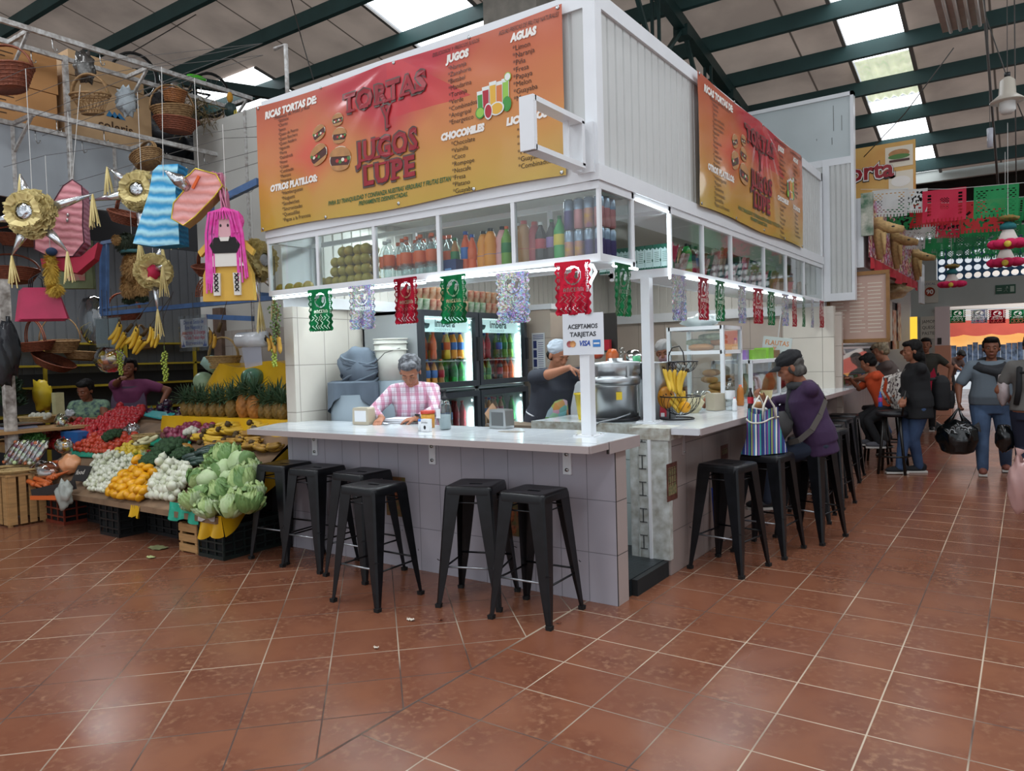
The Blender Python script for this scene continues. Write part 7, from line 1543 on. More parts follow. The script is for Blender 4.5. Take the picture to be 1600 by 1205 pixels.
# glazed counter cabinets
def cabinet(x0, x1, y0, y1, z0, z1, mids, lab, px=1, py=1):
 o = thing('glass_cabinet', lab, 'cabinet', ((x0+x1)/2, (y0+y1)/2, z0)); w = .035; fr_ = MB().use(frame)
 xs_ = [x0+(x1-x0)*i/px for i in range(px+1)]; ys_ = [y0+(y1-y0)*i/py for i in range(py+1)]
 for y_ in (y0, y1):
  for x_ in xs_: fr_.bx(x_-w/2, x_+w/2, y_-w/2, y_+w/2, z0, z1)
 for x_ in (x0, x1):
  for y_ in ys_[1:-1]: fr_.bx(x_-w/2, x_+w/2, y_-w/2, y_+w/2, z0, z1)
 for z_ in [z0+w/2, z1-w/2]+mids:
  for y_ in (y0, y1): fr_.bx(x0, x1, y_-w/2, y_+w/2, z_-w/2, z_+w/2)
  for x_ in (x0, x1): fr_.bx(x_-w/2, x_+w/2, y0, y1, z_-w/2, z_+w/2)
 fr_.bx(x0, x1, y0, y1, z1-.008, z1); loc(fr_, o).ob('cabinet_frame', o)
 for z_ in mids: loc(MB().use(frame).bx(x0, x1, y0, y1, z_-.006, z_+.006), o).ob('shelf', o)
 loc(MB().use(glass).bx(x0, x1, y0-.002, y0+.002, z0+w, z1-w), o).ob('pane', o); loc(MB().use(glass).bx(x1-.002, x1+.002, y0, y1, z0+w, z1-w), o).ob('pane', o)
 return o
cabinet(-.80, -.27, 2.78, 3.30, 1.036, 1.80, [1.55], 'tall white framed glass cabinet with bread rolls on the aisle counter'); cabinet(-.58, -.2, 3.40, 5.45, 1.036, 1.46, [], 'long low white framed glass cabinet on the aisle counter with boxes on top', 1, 2)
brd = mat('bread_roll', 'b98a52', .7, var=.4, vscale=9, col2='8c5a30'); avo = mat('wrapped_greens', '8f9a7a', .5, var=.6, vscale=14, col2='c5c8b0'); random.seed(61)
for i in range(22): MB().use(brd).ball((0, 0, 0), (.07, .045, .035), 12, 8, None, .12).ob('bread_roll', loc=(rnd(-.5, -.34), rnd(2.88, 3.2), 1.09+(i//5)*.065), label='brown bread roll stacked in the lower part of the tall glass cabinet', cat='bread', group='bread rolls')
for i in range(12): MB().use(avo if i % 3 else cm('shrimp_bag', 'c98a5a')).ball((0, 0, 0), (.1, .07, .035), 12, 8, None, .3).ob('wrapped_food', loc=(rnd(-.68, -.38), rnd(2.9, 3.2), 1.60+(i//4)*.05), label='film wrapped food packet on the top shelf of the tall glass cabinet', cat='food', group='wrapped food packets')
bagshape(V((-.55, 3.02, 1.86)), (.2, .14, .06), mat('white_plastic_wrap', 'c2cccb', .25, alpha=.85, bump=.8, bscale=12), 'crumpled white plastic bag on the tall glass cabinet', knot=False, wob=.5)
for i in range(7): MB().use((brd, avo, red_j, wick)[i % 4]).ball((0, 0, 0), (.09, .12, .12), 14, 10, None, .15).ob('stored_food', loc=(-.4, 3.62+i*.26, 1.19), label='bowl or bag of food inside the long low glass cabinet', cat='food', group='food in the low cabinet')
for i, (y_, s_, m, lab) in enumerate(((4.05, (.16, .5, .1), mat('lime_box', '7fb53a', .5, var=.2), 'lime green carton on the low glass cabinet'), (4.5, (.16, .2, .12), mat('lime_box', '7fb53a', .5), 'second lime green carton beside the sign'), (4.85, (.14, .3, .09), mat('brown_box', '8a6a4a', .6, var=.3), 'brown and yellow box under the handwritten sign'), (5.2, (.16, .25, .09), lr, 'red box at the end of the low glass cabinet'), (3.75, (.09, .12, .1), lp, 'dark jars pack on the low glass cabinet'))): MB().use(m).box((0, 0, s_[2]/2), s_).ob('stored_box', loc=(-.38, y_, 1.461), label=lab, cat='box')
put_bottle((-.38, 3.5, 1.461), 'water', clearb, lw, kb, 'white and blue squeeze bottle on the low cabinet beside the tall one', None, .8)
o = thing('handwritten_sign', 'white tilted sign reading flautas y hot dog above the low cabinet', 'sign', at(1213, 547, 'y', 4.9), rot=(0, R(8), 0)); MB().use(mat('dull_white_sign', 'a9b0ae', .5)).box((0, 0, 0), (.33, .01, .30)).ob('board', o); mb = MB(); oi = mat('orange_marker', 'b8743a', .5)
ctext(mb, 'FLAUTAS', .08, .055, oi, 0, .27, .001, 0, -.007); ctext(mb, 'Y', .07, -.01, oi, -.02, None, .001, 0, -.007); ctext(mb, 'HOT DOG', .08, -.09, oi, .0, .27, .001, 0, -.007); mb.ob('lettering', o)
MB().use(steel).bx(-.005, .005, 0, .01, -.42, .42).ob('support_rod', o)
def on_ctr(u, v): return at(u, v, 'z', 1.037)
o = thing('napkin_dispenser', 'steel napkin dispenser on the aisle counter before the glass cabinet', 'napkin dispenser', on_ctr(1118, 641), R(60)); MB().use(dist).box((0, 0, .075), (.12, .12, .15)).use(mat('dark_mouth', '6a6c6c', .4, .6)).box((.06, 0, .08), (.004, .08, .1)).ob('body', o)
o = thing('glass_jar', 'round glass jar of pickled vegetables beside the aisle napkin dispenser', 'jar', on_ctr(1098, 640)); MB().use(clearb).lathe([(.06, 0), (.095, .05), (.095, .12), (.06, .17)], n=24).ob('jar_wall', o); random.seed(3)
for i in range(10): MB().use((mat('pickle', 'b5a27a', .4), car, mat('pickle_green', '8a9a5a', .4))[i % 3]).ball((rnd(-.05, .05), rnd(-.05, .05), rnd(.03, .11)), .028, 8, 6).ob('pickle', o)
bagshape(on_ctr(1083, 645)+V((0, .02, .07)), (.08, .07, .08), mat('cream_bag', 'c5bd9a', .4, alpha=.9), 'cream plastic bag beside the wire fruit basket', knot=False, wob=.4)
for (u_, v_, k_, l_, la, c_, s_, tx_) in ((1141, 641, 'water', clearb, lw, kk, 1.0, 'clear gel bottle with black top on the aisle counter'), (1157, 634, 'jar', mat('amber_sauce', 'a8672a', .3), None, ko, .85, 'amber sauce jar on the aisle counter'), (1148, 642, 'jar', lw, None, kr, .5, 'small white shaker with red cap on the aisle counter'), (1173, 643, 'soda', cola, lr, kk, .75, 'small cola bottle with red label in front of the elderly customer'), (1186, 632, 'jar', lw, None, kr, .55, 'white sauce bottle with red cap beyond the small cola bottle')): put_bottle(on_ctr(u_, v_), k_, l_, la or l_, c_, tx_, None, s_)
MB().use(lw).lathe([(0, 0), (.09, 0), (.11, .012), (.1, .012), (0, .004)], n=24, cap=False).ob('plate', loc=on_ctr(1188, 641), label='white plate in front of the elderly customer', cat='plate')
MB().use(brd).ball((0, 0, 0), (.06, .045, .03), 12, 8, None, .1).ob('sandwich', loc=on_ctr(1188, 641)+V((0, 0, .045)), label='sandwich half on the white plate', cat='sandwich')
MB().use(mat('white_paper_bag', 'c9b98a', .6, bump=.5)).box((0, 0, .05), (.1, .03, .1), None, 1.3).ob('napkin_holder', loc=on_ctr(1197, 625), label='small cream napkin holder beyond the sauces', cat='napkin holder')
# shelf notes on the pier
o = thing('instruction_sheet', 'white instruction sheet with blue pictures on the tiled pier', 'sheet', (at(842, 555, 'y', 3.015).x, 3.012, at(842, 555, 'y', 3.015).z)); MB().use(lw).box((0, 0, 0), (.17, .004, .50)).ob('paper', o); mb = MB().use(mat('navy_print', '2b3568', .5))
for q in range(4): mb.box((-.045, -.003, .12-q*.105), (.045, .001, .085))
for q in range(16): mb.box((.03, -.003, .14-q*.024), (.07, .001, .006))
for q in range(3): mb.box((0, -.003, .225-q*.02), (.14, .001, .008))
mb.ob('print', o)
# shelf with red things by the pier
o = thing('wall_shelf', 'small dark shelf with red goods right of the tiled pier', 'shelf', (-2.05, 3.35, 1.6)); MB().use(mat('dark_shelf', '2e2a28', .6)).bx(-.2, .35, -.02, .1, -.02, 0).bx(-.2, .35, .1, .12, -.02, .42).ob('board', o)
for i in range(6): MB().use((lr, kk, lw, rdm, kk, lr)[i]).box((0, 0, .06), (.06, .06, .12)).ob('shelf_jar', loc=(-2.2+i*.085, 3.38, 1.602), label='%s jar on the dark wall shelf' % ('first red', 'first black', 'white', 'second red', 'second black', 'third red')[i], cat='jar')
# ---- foil flags (papel picado) around the case
FONT = {'V': '101101101101010', 'I': '111010010010111', 'A': '010101111101101', 'M': '101111111101101', 'E': '111100110100111', 'X': '101101010101101', 'C': '111100100100111', 'O': '111101101101111', 'N': '110101101101101'}
def flag_mesh(nm, mt, w=.2, h=.33, nx=40, ny=66, seed=1):
 random.seed(seed); H = set()
 def let_(ch, cx, cy, s=1.):
  for i, b in enumerate(FONT[ch]):
   if b == '1': H.add((cx+i % 3, cy+i//3))
 for i, ch in enumerate('VIVA'): let_(ch, 2, 4+i*8)
 for i, ch in enumerate('MEXICO'): let_(ch, 35, 3+i*6)
 for i, ch in enumerate('ANCENNO'[:6]):
  if i % 1 == 0 and 9 <= 9+i*4 < 33: let_(ch, 9+i*4, 32)
 for x in range(nx):
  for y in range(ny):
   dx, dy = (x-20)/9.5, (y-17)/11.; d = dx*dx+dy*dy
   if .80 < d < 1.08: H.add((x, y))
   if d < .7:      # eagle-like figure: curved bands left open inside the ring
    n_ = noise.noise(V((x*.23, y*.19, seed*0+3.3)))+.35*sin(dx*5+dy*4);
    if n_ > .18: H.add((x, y))
 for y in range(39, ny-4):
  for k_ in range(6):
   x = 6+k_*5+int(round(1.6*sin(y*.75)))
   if (y//7) % 2 == 0 or k_ % 2: H.add((x, y))
 def f(s, t):
  x = (s-.5)*w; z = -t*h; e = (abs(s-.5)*2)**6; x += (.006*sin(t*42)*e*(1 if s > .5 else -1)); return (x, .008*sin(s*13+t*5)*t+.01*t*t, z+(.006*abs(sin(s*30)) if t > .985 else 0))
 mb = MB().use(mt, True); mb.grid(f, nx, ny, True, lambda i, j: (i, j) not in H); return mb.mesh(nm)
ffr = mat('red_foil', 'b3142e', .22, .75, var=.15, vscale=14, bump=.5, bscale=20); ffg = mat('green_foil', '0f7a44', .22, .75, var=.15, vscale=14, bump=.5, bscale=20)
ffs = mat('holographic_foil', 'a9b4c8', .25, .8, bump=.8, bscale=60); k = NT(ffs); v, x, y, z = k.xyz('Object'); vr = k.n.new('ShaderNodeTexVoronoi'); vr.inputs['Scale'].default_value = 110; k.l.new(v, vr.inputs[0]); k.l.new(k.mix(.35, k.mix(k.rng(k.noise(v, 9.), .4, .6), srgb('8f9ce0'), srgb('c9d0cc')), vr.outputs['Color']), k.p.inputs['Base Color'])
FM = {'r': flag_mesh('foil_flag', ffr, seed=1), 'g': flag_mesh('foil_flag', ffg, seed=1), 's': flag_mesh('foil_flag', ffs, seed=1)}
cn = {'r': 'red', 'g': 'green', 's': 'silver holographic'}
def flag(u0, u1, v, c, where, side='f'):
 uc = (u0+u1)/2
 if side == 'f': a, b = at(u0, v, 'y', YF-.03), at(u1, v, 'y', YF-.03); p = (a+b)/2; w = (b-a).length; rz = 0
 else: a, b = at(u0, v, 'x', XF+.03), at(u1, v, 'x', XF+.03); p = (a+b)/2; w = (b-a).length; rz = pi/2
 o = bpy.data.objects.new('foil_flag', FM[c]); COL.objects.link(o); o.location = p; o.rotation_euler.z = rz+rnd(-.12, .12); s_ = min(max(w/.2, .8), 1.25); o.scale = (s_, 1, 1.05); tag(o, '%s foil papel picado flag hanging %s' % (cn[c], where), 'flag', 'foil flags round the stall')
random.seed(2)
flag(480, 519, 452, 'g', 'leftmost on the front case, below the oranges'); flag(545, 584, 446, 's', 'on the front, second from the left'); flag(612, 654, 434, 'r', 'on the front below the water bottles'); flag(683, 731, 430, 'g', 'on the front before the fridges'); flag(773, 828, 425, 's', 'on the front above the napkin dispenser'); flag(868, 920, 408, 'r', 'at the corner above the payment sign')
for (u0, u1, v, c, w_) in ((958, 988, 412, 'g', 'under the first aisle pane'), (1050, 1072, 430, 's', 'by the end of the open bay'), (1090, 1108, 434, 'r', 'first red after the open bay'), (1116, 1134, 439, 'g', 'first green after the open bay'), (1153, 1166, 447, 's', 'on the aisle side above the flautas sign'), (1177, 1192, 451, 'r', 'second red along the aisle'), (1198, 1212, 456, 'g', 'second green along the aisle'), (1222, 1232, 460, 's', 'third silver along the aisle'), (1236, 1247, 463, 'r', 'third red along the aisle'), (1251, 1261, 465, 'g', 'last green along the aisle'), (1265, 1274, 468, 's', 'last silver along the aisle'), (1278, 1290, 470, 'r', 'at the far end of the aisle case')): flag(u0, u1, v, c, w_, 's')
# striped market bag on the stool
sb = mat('striped_bag', '3a4a8c', .6); k = NT(sb); v, x, y, z = k.xyz('Object'); rp = k.n.new('ShaderNodeValToRGB'); rp.color_ramp.interpolation = 'CONSTANT'; cr = rp.color_ramp
cols = ['2a3a7c', 'c8c8c0', '2a3a7c', '6a3a7c', '2f8a8a', '23306a', '8a9a4a', '5a3a7c', '2f7a9a', 'd8d8d0', '28346c', '7a4a8c', '2f8f88', '202c60']
cr.elements[0].color = (*srgb(cols[0]), 1); cr.elements[1].position = .07; cr.elements[1].color = (*srgb(cols[1]), 1)
for i, c_ in enumerate(cols[2:]): e_ = cr.elements.new(.1+i*.072); e_.color = (*srgb(c_), 1)
k.l.new(k.m('FRACT', k.m('MULTIPLY', k.m('ADD', k.m('MULTIPLY', y, .8), x), 5.5)), rp.inputs[0]); k.l.new(rp.outputs[0], k.p.inputs['Base Color'])
o = thing('market_bag', 'striped blue and purple woven market bag standing on the second aisle stool', 'bag', (.40, 1.74, .762), R(-25)); mb = MB().use(sb, True)
def mbg(s, t): a = 2*pi*s; r_ = 1-.28*t; n_ = 4.5; cx_, cy_ = cos(a), sin(a); q = (abs(cx_)**n_+abs(cy_)**n_)**(-1/n_); return (q*cx_*.09*r_*(1-.4*t)+.012*sin(a*3+t*4), q*cy_*.19*r_+.01*sin(t*6), .33*t-.02*(1-t)*0+.02*sin(a*2)*t)
mb.grid(mbg, 48, 12); mb.lathe([(0, .002), (.08, .002)], n=20, cap=False, sy=2.1); mb.ob('woven_body', o)
for s_ in (-1, 1): MB().use(mat('pale_strap', 'c8c4b8', .6)).tube([(s_*.05, -.07, .26), (s_*.05, -.06, .36), (s_*.04, 0, .44), (s_*.05, .06, .36), (s_*.05, .08, .26)], .008, 6).ob('handle', o)
MB().use(mat('pale_strap', 'c8c4b8', .6)).tube([mbg(i/32, .78) for i in range(32)], .007, 5, closed=True).ob('rim_band', o)
# blue umbrella and crutch behind the first aisle stool
o = thing('folded_umbrella', 'blue folded umbrella standing against the aisle counter behind the first stool', 'umbrella', (.12, 1.5, 0), rot=(R(-4), R(-6), 0)); MB().use(mat('umbrella_blue', '2a3f8c', .6)).tube([(0, 0, .03), (0, 0, .1), (0, 0, .5)], [.008, .03, .022], 8).ob('canopy', o); MB().use(blackm).tube([(0, 0, .0), (0, 0, .62), (.03, 0, .66), (.06, 0, .62)], .012, 8).ob('handle', o)
# ================================================================ PEOPLE
def remesh(mb, vox, name, it=4, fac=.6):
 me = mb.mesh('tmp'); o = bpy.data.objects.new('tmp', me); COL.objects.link(o)
 r = o.modifiers.new('r', 'REMESH'); r.mode = 'VOXEL'; r.voxel_size = vox; r.use_smooth_shade = True
 s_ = o.modifiers.new('s', 'SMOOTH'); s_.iterations = it; s_.factor = fac
 bpy.context.view_layer.update(); dg = bpy.context.evaluated_depsgraph_get(); out = bpy.data.meshes.new_from_object(o.evaluated_get(dg)); out.name = name
 bpy.data.objects.remove(o); bpy.data.meshes.remove(me); return out
def mobj(name, me, parent, mt):
 me.materials.clear(); me.materials.append(mt); me.polygons.foreach_set('material_index', [0]*len(me.polygons)); me.polygons.foreach_set('use_smooth', [True]*len(me.polygons))
 o = bpy.data.objects.new(name, me); COL.objects.link(o); o.parent = parent; return o
def cap(mb, a, b, ra, rb, n=14):
 mb.tube([a, b], [ra, rb], n); mb.ball(a, ra, n, 8); mb.ball(b, rb, n, 8)
def ik(a, t, l1, l2, pole):
 a, t = V(a), V(t); d = t-a; L = min(d.length, (l1+l2)*.995); d.normalize(); t = a+d*L
 x = (l1*l1-l2*l2+L*L)/(2*L); h = sqrt(max(l1*l1-x*x, 0)); p = V(pole); p = (p-d*p.dot(d)); p.normalize(); return a+d*x+p*h, t
def rings(mb, st_, n=24, e=.0, p=2.5):
 """closed body of elliptical rings: (centre, right axis, front axis, rx, ry)"""
 vs = []
 for c, ax, ay, rx, ry in st_:
  for j in range(n):
   a = 2*pi*j/n; k_ = (abs(cos(a))**p+abs(sin(a))**p)**(-1/p); vs.append(V(c)+V(ax)*(rx+e)*cos(a)*k_+V(ay)*(ry+e)*sin(a)*k_)
 m = len(st_); fs = [(i*n+j, i*n+(j+1) % n, (i+1)*n+(j+1) % n, (i+1)*n+j) for i in range(m-1) for j in range(n)]+[tuple(range(n))[::-1], tuple((m-1)*n+j for j in range(n))]
 mb.add(vs, fs, True)
SKIN = {k_: mat('skin_'+k_, c, .5, var=.12, vscale=5, spec=.35) for k_, c in (('tan', 'a87258'), ('brown', '8e5c45'), ('dark', '7a4c38'))}
def head(mb, C, M, s, mask=False):
 """skull, jaw, nose, brow, lips, ears; M: columns right, forward, up"""
 P = lambda x, y, z: C+M @ (V((x, y, z))*s)
 E = lambda x, y, z, r, n=14: mb.ball(P(x, y, z), (r[0]*s, r[1]*s, r[2]*s), n, 10, M.copy())
 E(0, -.012, .03, (.076, .094, .088), 20); E(0, .03, -.035, (.056, .058, .072), 18); E(0, .058, -.088, (.026, .022, .02)); E(.034, .045, -.02, (.028, .03, .028)); E(-.034, .045, -.02, (.028, .03, .028))
 E(0, .070, .028, (.05, .018, .014)); mb.tube([P(0, .080, .018), P(0, .096, -.022)], [.009*s, .013*s], 10); E(0, .093, -.024, (.016, .012, .010)); E(.014, .092, -.026, (.009, .01, .008)); E(-.014, .092, -.026, (.009, .01, .008))
 E(0, .083, -.052, (.024, .012, .0065)); E(0, .081, -.063, (.021, .012, .007));
 for q in (-1, 1): E(q*.078, -.005, -.005, (.009, .018, .03)); E(q*.03, .071, .008, (.016, .012, .010))
def face_parts(o, C, M, s, closed=False, lipc='8a4a42'):
 P = lambda x, y, z: C+M @ (V((x, y, z))*s)
 ew = mat('eye_white', '9c928a', .4); ed = mat('eye_dark', '1d1512', .2); br = mat('eyebrow', '2a1f1a', .8); lp_ = mat('lips', lipc, .5)
 for q in (-1, 1):
  if not closed: MB().use(ew).ball(P(q*.03, .078, .008), (.011*s, .008*s, .0045*s), 12, 8, M.copy()).use(ed).ball(P(q*.03, .0835, .007), (.006*s, .004*s, .005*s), 10, 6, M.copy()).ob('eye', o)
  else: MB().use(ed).tube([P(q*.03-.013, .083, .004), P(q*.03, .086, .001), P(q*.03+.013, .083, .004)], .0014*s, 5).ob('eyelid_line', o)
  MB().use(br).tube([P(q*.015, .088, .028), P(q*.03, .086, .034), P(q*.046, .076, .03)], [.002*s, .003*s, .0015*s], 6).ob('eyebrow', o)
 MB().use(lp_).tube([P(-.022, .085, -.058), P(0, .094, -.056), P(.022, .085, -.058)], [.002*s, .0055*s, .002*s], 8).ob('lips', o)
def hand(mb, W, d, pn, s=1., curl=.5, right=True, grip=False):
 """palm and five bent fingers from wrist W, pointing d, palm facing pn"""
 d = V(d).normalized(); pn = V(pn); pn = (pn-d*pn.dot(d)).normalized(); sd = d.cross(pn)*(1 if right else -1); W = V(W)
 st_ = [(W-d*.01*s, sd, pn, .026*s, .019*s), (W+d*.03*s, sd, pn, .033*s, .016*s), (W+d*.065*s, sd, pn, .040*s, .014*s), (W+d*.085*s, sd, pn, .038*s, .011*s)]
 rings(mb, st_, 14)
 for i, (o_, L) in enumerate(((-.030, .070), (-.0105, .080), (.0105, .074), (.029, .058))):
  L *= s; p = W+d*.08*s+sd*o_*s; a = 0; pts = [p-d*.01*s]; c_ = curl*(1+.12*i)
  for k_, f_ in enumerate((.42, .32, .26)): a += c_*(.75 if k_ == 0 else 1); p = p+(d*cos(a)+pn*sin(a)+sd*o_*.8*(1-k_*.3))*L*f_; pts.append(p)
  mb.tube(pts, [.0095*s, .009*s, .008*s, .0065*s], 8); mb.ball(pts[-1], .0068*s, 8, 6)
 t = W+d*.02*s-sd*.024*s; td = (d*.65-sd*.7+pn*.35).normalized(); t2 = t+td*.035*s; td2 = (d*.85-sd*(.2 if not grip else -.3)+pn*.5).normalized(); t3 = t2+td2*.028*s
 mb.tube([t, t2, t3, t3+td2*.018*s], [.014*s, .0115*s, .0095*s, .007*s], 8); mb.ball(t3+td2*.018*s, .0072*s, 8, 6)
def person(label, base, rz, H=1.6, hipz=None, lean=0, side=0, w=1., hands=(), feet=(), hd=(0, 0, 0), skin='tan', shirt=None, sleeve=.6, pants=None, shoes=None, vox=.011, bust=1, neckf=0., elbow=((-.6, .3, -.6), (.6, .3, -.6)), knee=(0, -1, .2), hem=0., closed=False, palm=((0, 0, -1), (0, 0, -1)), curl=(.5, .5), hdir=(None, None), face=True, fvox=.005, belly=1., skirt_=None, hs=1.08):
 """feet, hands and base are world points; rz turns the facing away from -Y"""
 o = thing('person', label, 'person', base, rz); Mi = (Matrix.Translation(base) @ RZ(rz)).inverted(); L = lambda p: Mi @ V(p); Mr = Mi.to_3x3()
 k_ = H/1.6; hz = hipz if hipz is not None else .52*H; hip = V((0, 0, hz)); up = V((sin(side), -sin(lean), cos(lean)*cos(side))).normalized(); rt = V((1, 0, 0)); rt = (rt-up*rt.dot(up)).normalized(); fr_ = up.cross(rt)*-1; fr_ = rt.cross(up)*-1 if fr_.y > 0 else fr_
 X = lambda u_, f_=0., s_=0.: hip+up*u_*k_+fr_*f_*k_+rt*s_*k_
 W_ = w
 tor = [(X(-.10), .150, .10), (X(-.02, -.01), .178, .125), (X(.08), .165*(.6+.4*belly), .115*belly), (X(.17, .01*belly), .145*(.5+.5*belly), .105*belly), (X(.28, .015), .150, .108+.012*bust), (X(.36, .01), .160, .10+.02*bust), (X(.43), .165, .085), (X(.475), .125, .068), (X(.50), .065, .055)]
 tor = [(c, rt, fr_, rx*k_*W_, ry*k_*W_) for c, rx, ry in tor]
 sh = [X(.435, 0, q*.165*W_) for q in (-1, 1)]; neck = X(.50); hdv = V(hd); Mh = Matrix((rt, fr_, up)).transposed()
 Rh = Matrix.Rotation(hdv.z, 3, up) @ Matrix.Rotation(-hdv.x, 3, rt) @ Matrix.Rotation(hdv.y, 3, fr_)
 Mh = Rh @ Mh; s = k_*hs; C = neck+up*.02*k_+fr_*neckf*k_+(Mh @ V((0, .012, .115)))*s
 hw = [L(p) for p in hands] if hands else [sh[0]+V((-.08, -.02, -.52*k_)), sh[1]+V((.08, -.02, -.52*k_))]; arms = []
 for i in (0, 1): e, t = ik(sh[i], hw[i], .275*k_, .235*k_, elbow[i]); arms.append((sh[i], e, t))
 ft = [L(p) for p in feet] if feet else [V((-.09, 0, .07)), V((.09, 0, .07))]; hj = [hip+rt*(q*.09*k_*W_)-up*.04*k_ for q in (-1, 1)]; legs = []
 for i in (0, 1): kn, t = ik(hj[i], ft[i], .378*k_, .378*k_, knee); legs.append((hj[i], kn, t))
 mb = MB().use(SKIN[skin]); rings(mb, tor); mb.tube([neck-up*.05*k_, C-(Mh @ V((0, .01, .05)))*s], [.058*k_, .048*k_], 14); head(mb, C, Mh, s)
 for i, (a, e, t) in enumerate(arms):
  cap(mb, a-rt*(-.02 if i == 0 else .02), e, .052*k_*W_, .038*k_*W_); cap(mb, e, t, .038*k_*W_, .024*k_)
  d = (t-e).normalized() if hdir[i] is None else Mr @ V(hdir[i]); hand(mb, t, d, Mr @ V(palm[i]), k_, curl[i], i == 0)
 if not pants:
  for a, kn, t in legs: cap(mb, a, kn, .085*k_, .055*k_); cap(mb, kn, t, .05*k_, .035*k_)
 if vox < .009: mobj('body', remesh(mb, fvox, 'body', 3, .5), o, SKIN[skin])
 else: mobj('body', remesh(mb, min(vox, .008), 'body', 2, .4), o, SKIN[skin])
 if shirt:
  mb = MB().use(shirt); rings(mb, tor[1:], 24, .018*k_)
  if hem > 0: rings(mb, [(X(-hem-.1), rt, fr_, .19*k_*W_, .14*k_*W_), (X(.0), rt, fr_, .185*k_*W_, .135*k_*W_)], 24)
  mb.tube([X(.46), X(.50, .0)], [.09*k_, .062*k_], 14)
  for i, (a, e, t) in enumerate(arms):
   q = -1 if i == 0 else 1; cap(mb, X(.445, 0, q*.07*W_), a, .068*k_, .062*k_*W_); cap(mb, X(.35, 0, q*.10*W_), a.lerp(e, .15), .085*k_*W_, .062*k_*W_); mb.ball(a-rt*(0 if a is arms[0][0] else 0), .058*k_*W_, 14, 10)
   if sleeve <= 1: cap(mb, a, a.lerp(e, sleeve), .064*k_*W_, .056*k_*W_)
   else: cap(mb, a, e, .062*k_*W_, .05*k_*W_); cap(mb, e, e.lerp(t, sleeve-1), .05*k_*W_, .036*k_)
  mobj('shirt', remesh(mb, vox, 'shirt', 8), o, shirt)
 if pants:
  mb = MB().use(pants); rings(mb, [(X(-.12), rt, fr_, .16*k_*W_, .12*k_*W_), (X(-.02), rt, fr_, .180*k_*W_, .130*k_*W_), (X(.05), rt, fr_, .150*k_*W_, .108*k_*W_)], 24)
  for a, kn, t in legs: cap(mb, a, kn, .102*k_*W_, .066*k_*W_); cap(mb, kn, t+V((0, 0, .0)), .064*k_*W_, .05*k_*W_)
  mobj('trousers', remesh(mb, vox, 'trousers', 4), o, pants)
 for i, (a, kn, t) in enumerate(legs):
  if not shoes: break
  mb = MB().use(shoes, True).ball(t+V((0, -.045, -.03)), (.045*k_, .125*k_, .042*k_), 16, 10).ball(t+V((0, .03, -.01)), (.042*k_, .06*k_, .055*k_), 14, 8); q = mb.ob('shoe', o); MB().use(mat('shoe_sole', 'c5c2bc', .6)).box(t+V((0, -.04, -.062)), (.085*k_, .25*k_, .02)).ob('sole', q)
 if face: face_parts(o, C, Mh, s, closed)
 return o, dict(C=C, M=Mh, s=s, arms=arms, legs=legs, X=X, rt=rt, fr=fr_, up=up, k=k_, tor=tor, L=L, w=W_)
def hair(o, I, mt, style, vox=.006, seed=1, name='hair'):
 """style: list of (x, y, z, rx, ry, rz) blobs in head space"""
 mb = MB().use(mt);
 for (x, y, z, a, b, c) in style: mb.ball(I['C']+I['M'] @ (V((x, y, z))*I['s']), (a*I['s'], b*I['s'], c*I['s']), 20, 14, I['M'].copy(), .12, 6+seed)
 return mobj(name, remesh(mb, vox, name, 2, .4), o, mt)
CAPH = [(0, .03, .088, .068, .056, .036), (0, -.03, .05, .087, .088, .083), (0, -.045, .0, .080, .068, .07), (.055, -.02, .03, .034, .05, .05), (-.055, -.02, .03, .034, .05, .05)]
hblack = mat('black_hair', '0e0b0a', .65, spec=.25, var=.5, vscale=30, stretch=(1, 1, .2), bump=.6, bscale=60); hgrey = mat('salt_pepper_hair', '242428', .6, var=.9, vscale=30, col2='77787d', spec=.25, bump=1, bscale=50); hgr2 = mat('long_grey_hair', '33312f', .6, spec=.25, var=.7, vscale=30, stretch=(1, 1, .2), col2='5e5b57', bump=.6, bscale=60); hbl = mat('streaked_hair', '5e4e3a', .5, var=.8, vscale=26, col2='a59679', bump=.6, bscale=50)
def cloth(n_, c, **k): return mat(n_, c, k.pop('rough', .85), bump=k.pop('bump', .35), bscale=k.pop('bscale', 12), **k)
def plaid():
 m = mat('pink_plaid', 'd9b4bd', .8); k = NT(m); v, x, y, z = k.xyz('Object')
 sx_ = k.m('FRACT', k.m('MULTIPLY', k.m('ADD', x, k.m('MULTIPLY', y, .5)), 13.)); sz_ = k.m('FRACT', k.m('MULTIPLY', z, 14.))
 a = k.rng(sx_, .0, .1, 0, 1); b1_ = k.m('LESS_THAN', sx_, .42); b2_ = k.m('LESS_THAN', sz_, .34); l1 = k.m('LESS_THAN', k.m('FRACT', k.m('MULTIPLY', z, 28.)), .12); l2 = k.m('LESS_THAN', k.m('FRACT', k.m('MULTIPLY', x, 39.)), .14)
 c = k.mix(k.m('MULTIPLY', b1_, .62), srgb('d5ccd6'), srgb('b0527a')); c = k.mix(k.m('MULTIPLY', b2_, .42), c, srgb('bf6a8a')); c = k.mix(k.m('MULTIPLY', k.m('MAXIMUM', l1, l2), .45), c, srgb('8a3a5c')); k.l.new(c, k.p.inputs['Base Color']); k.bump(k.noise(v, 9.), .4, .02); return m
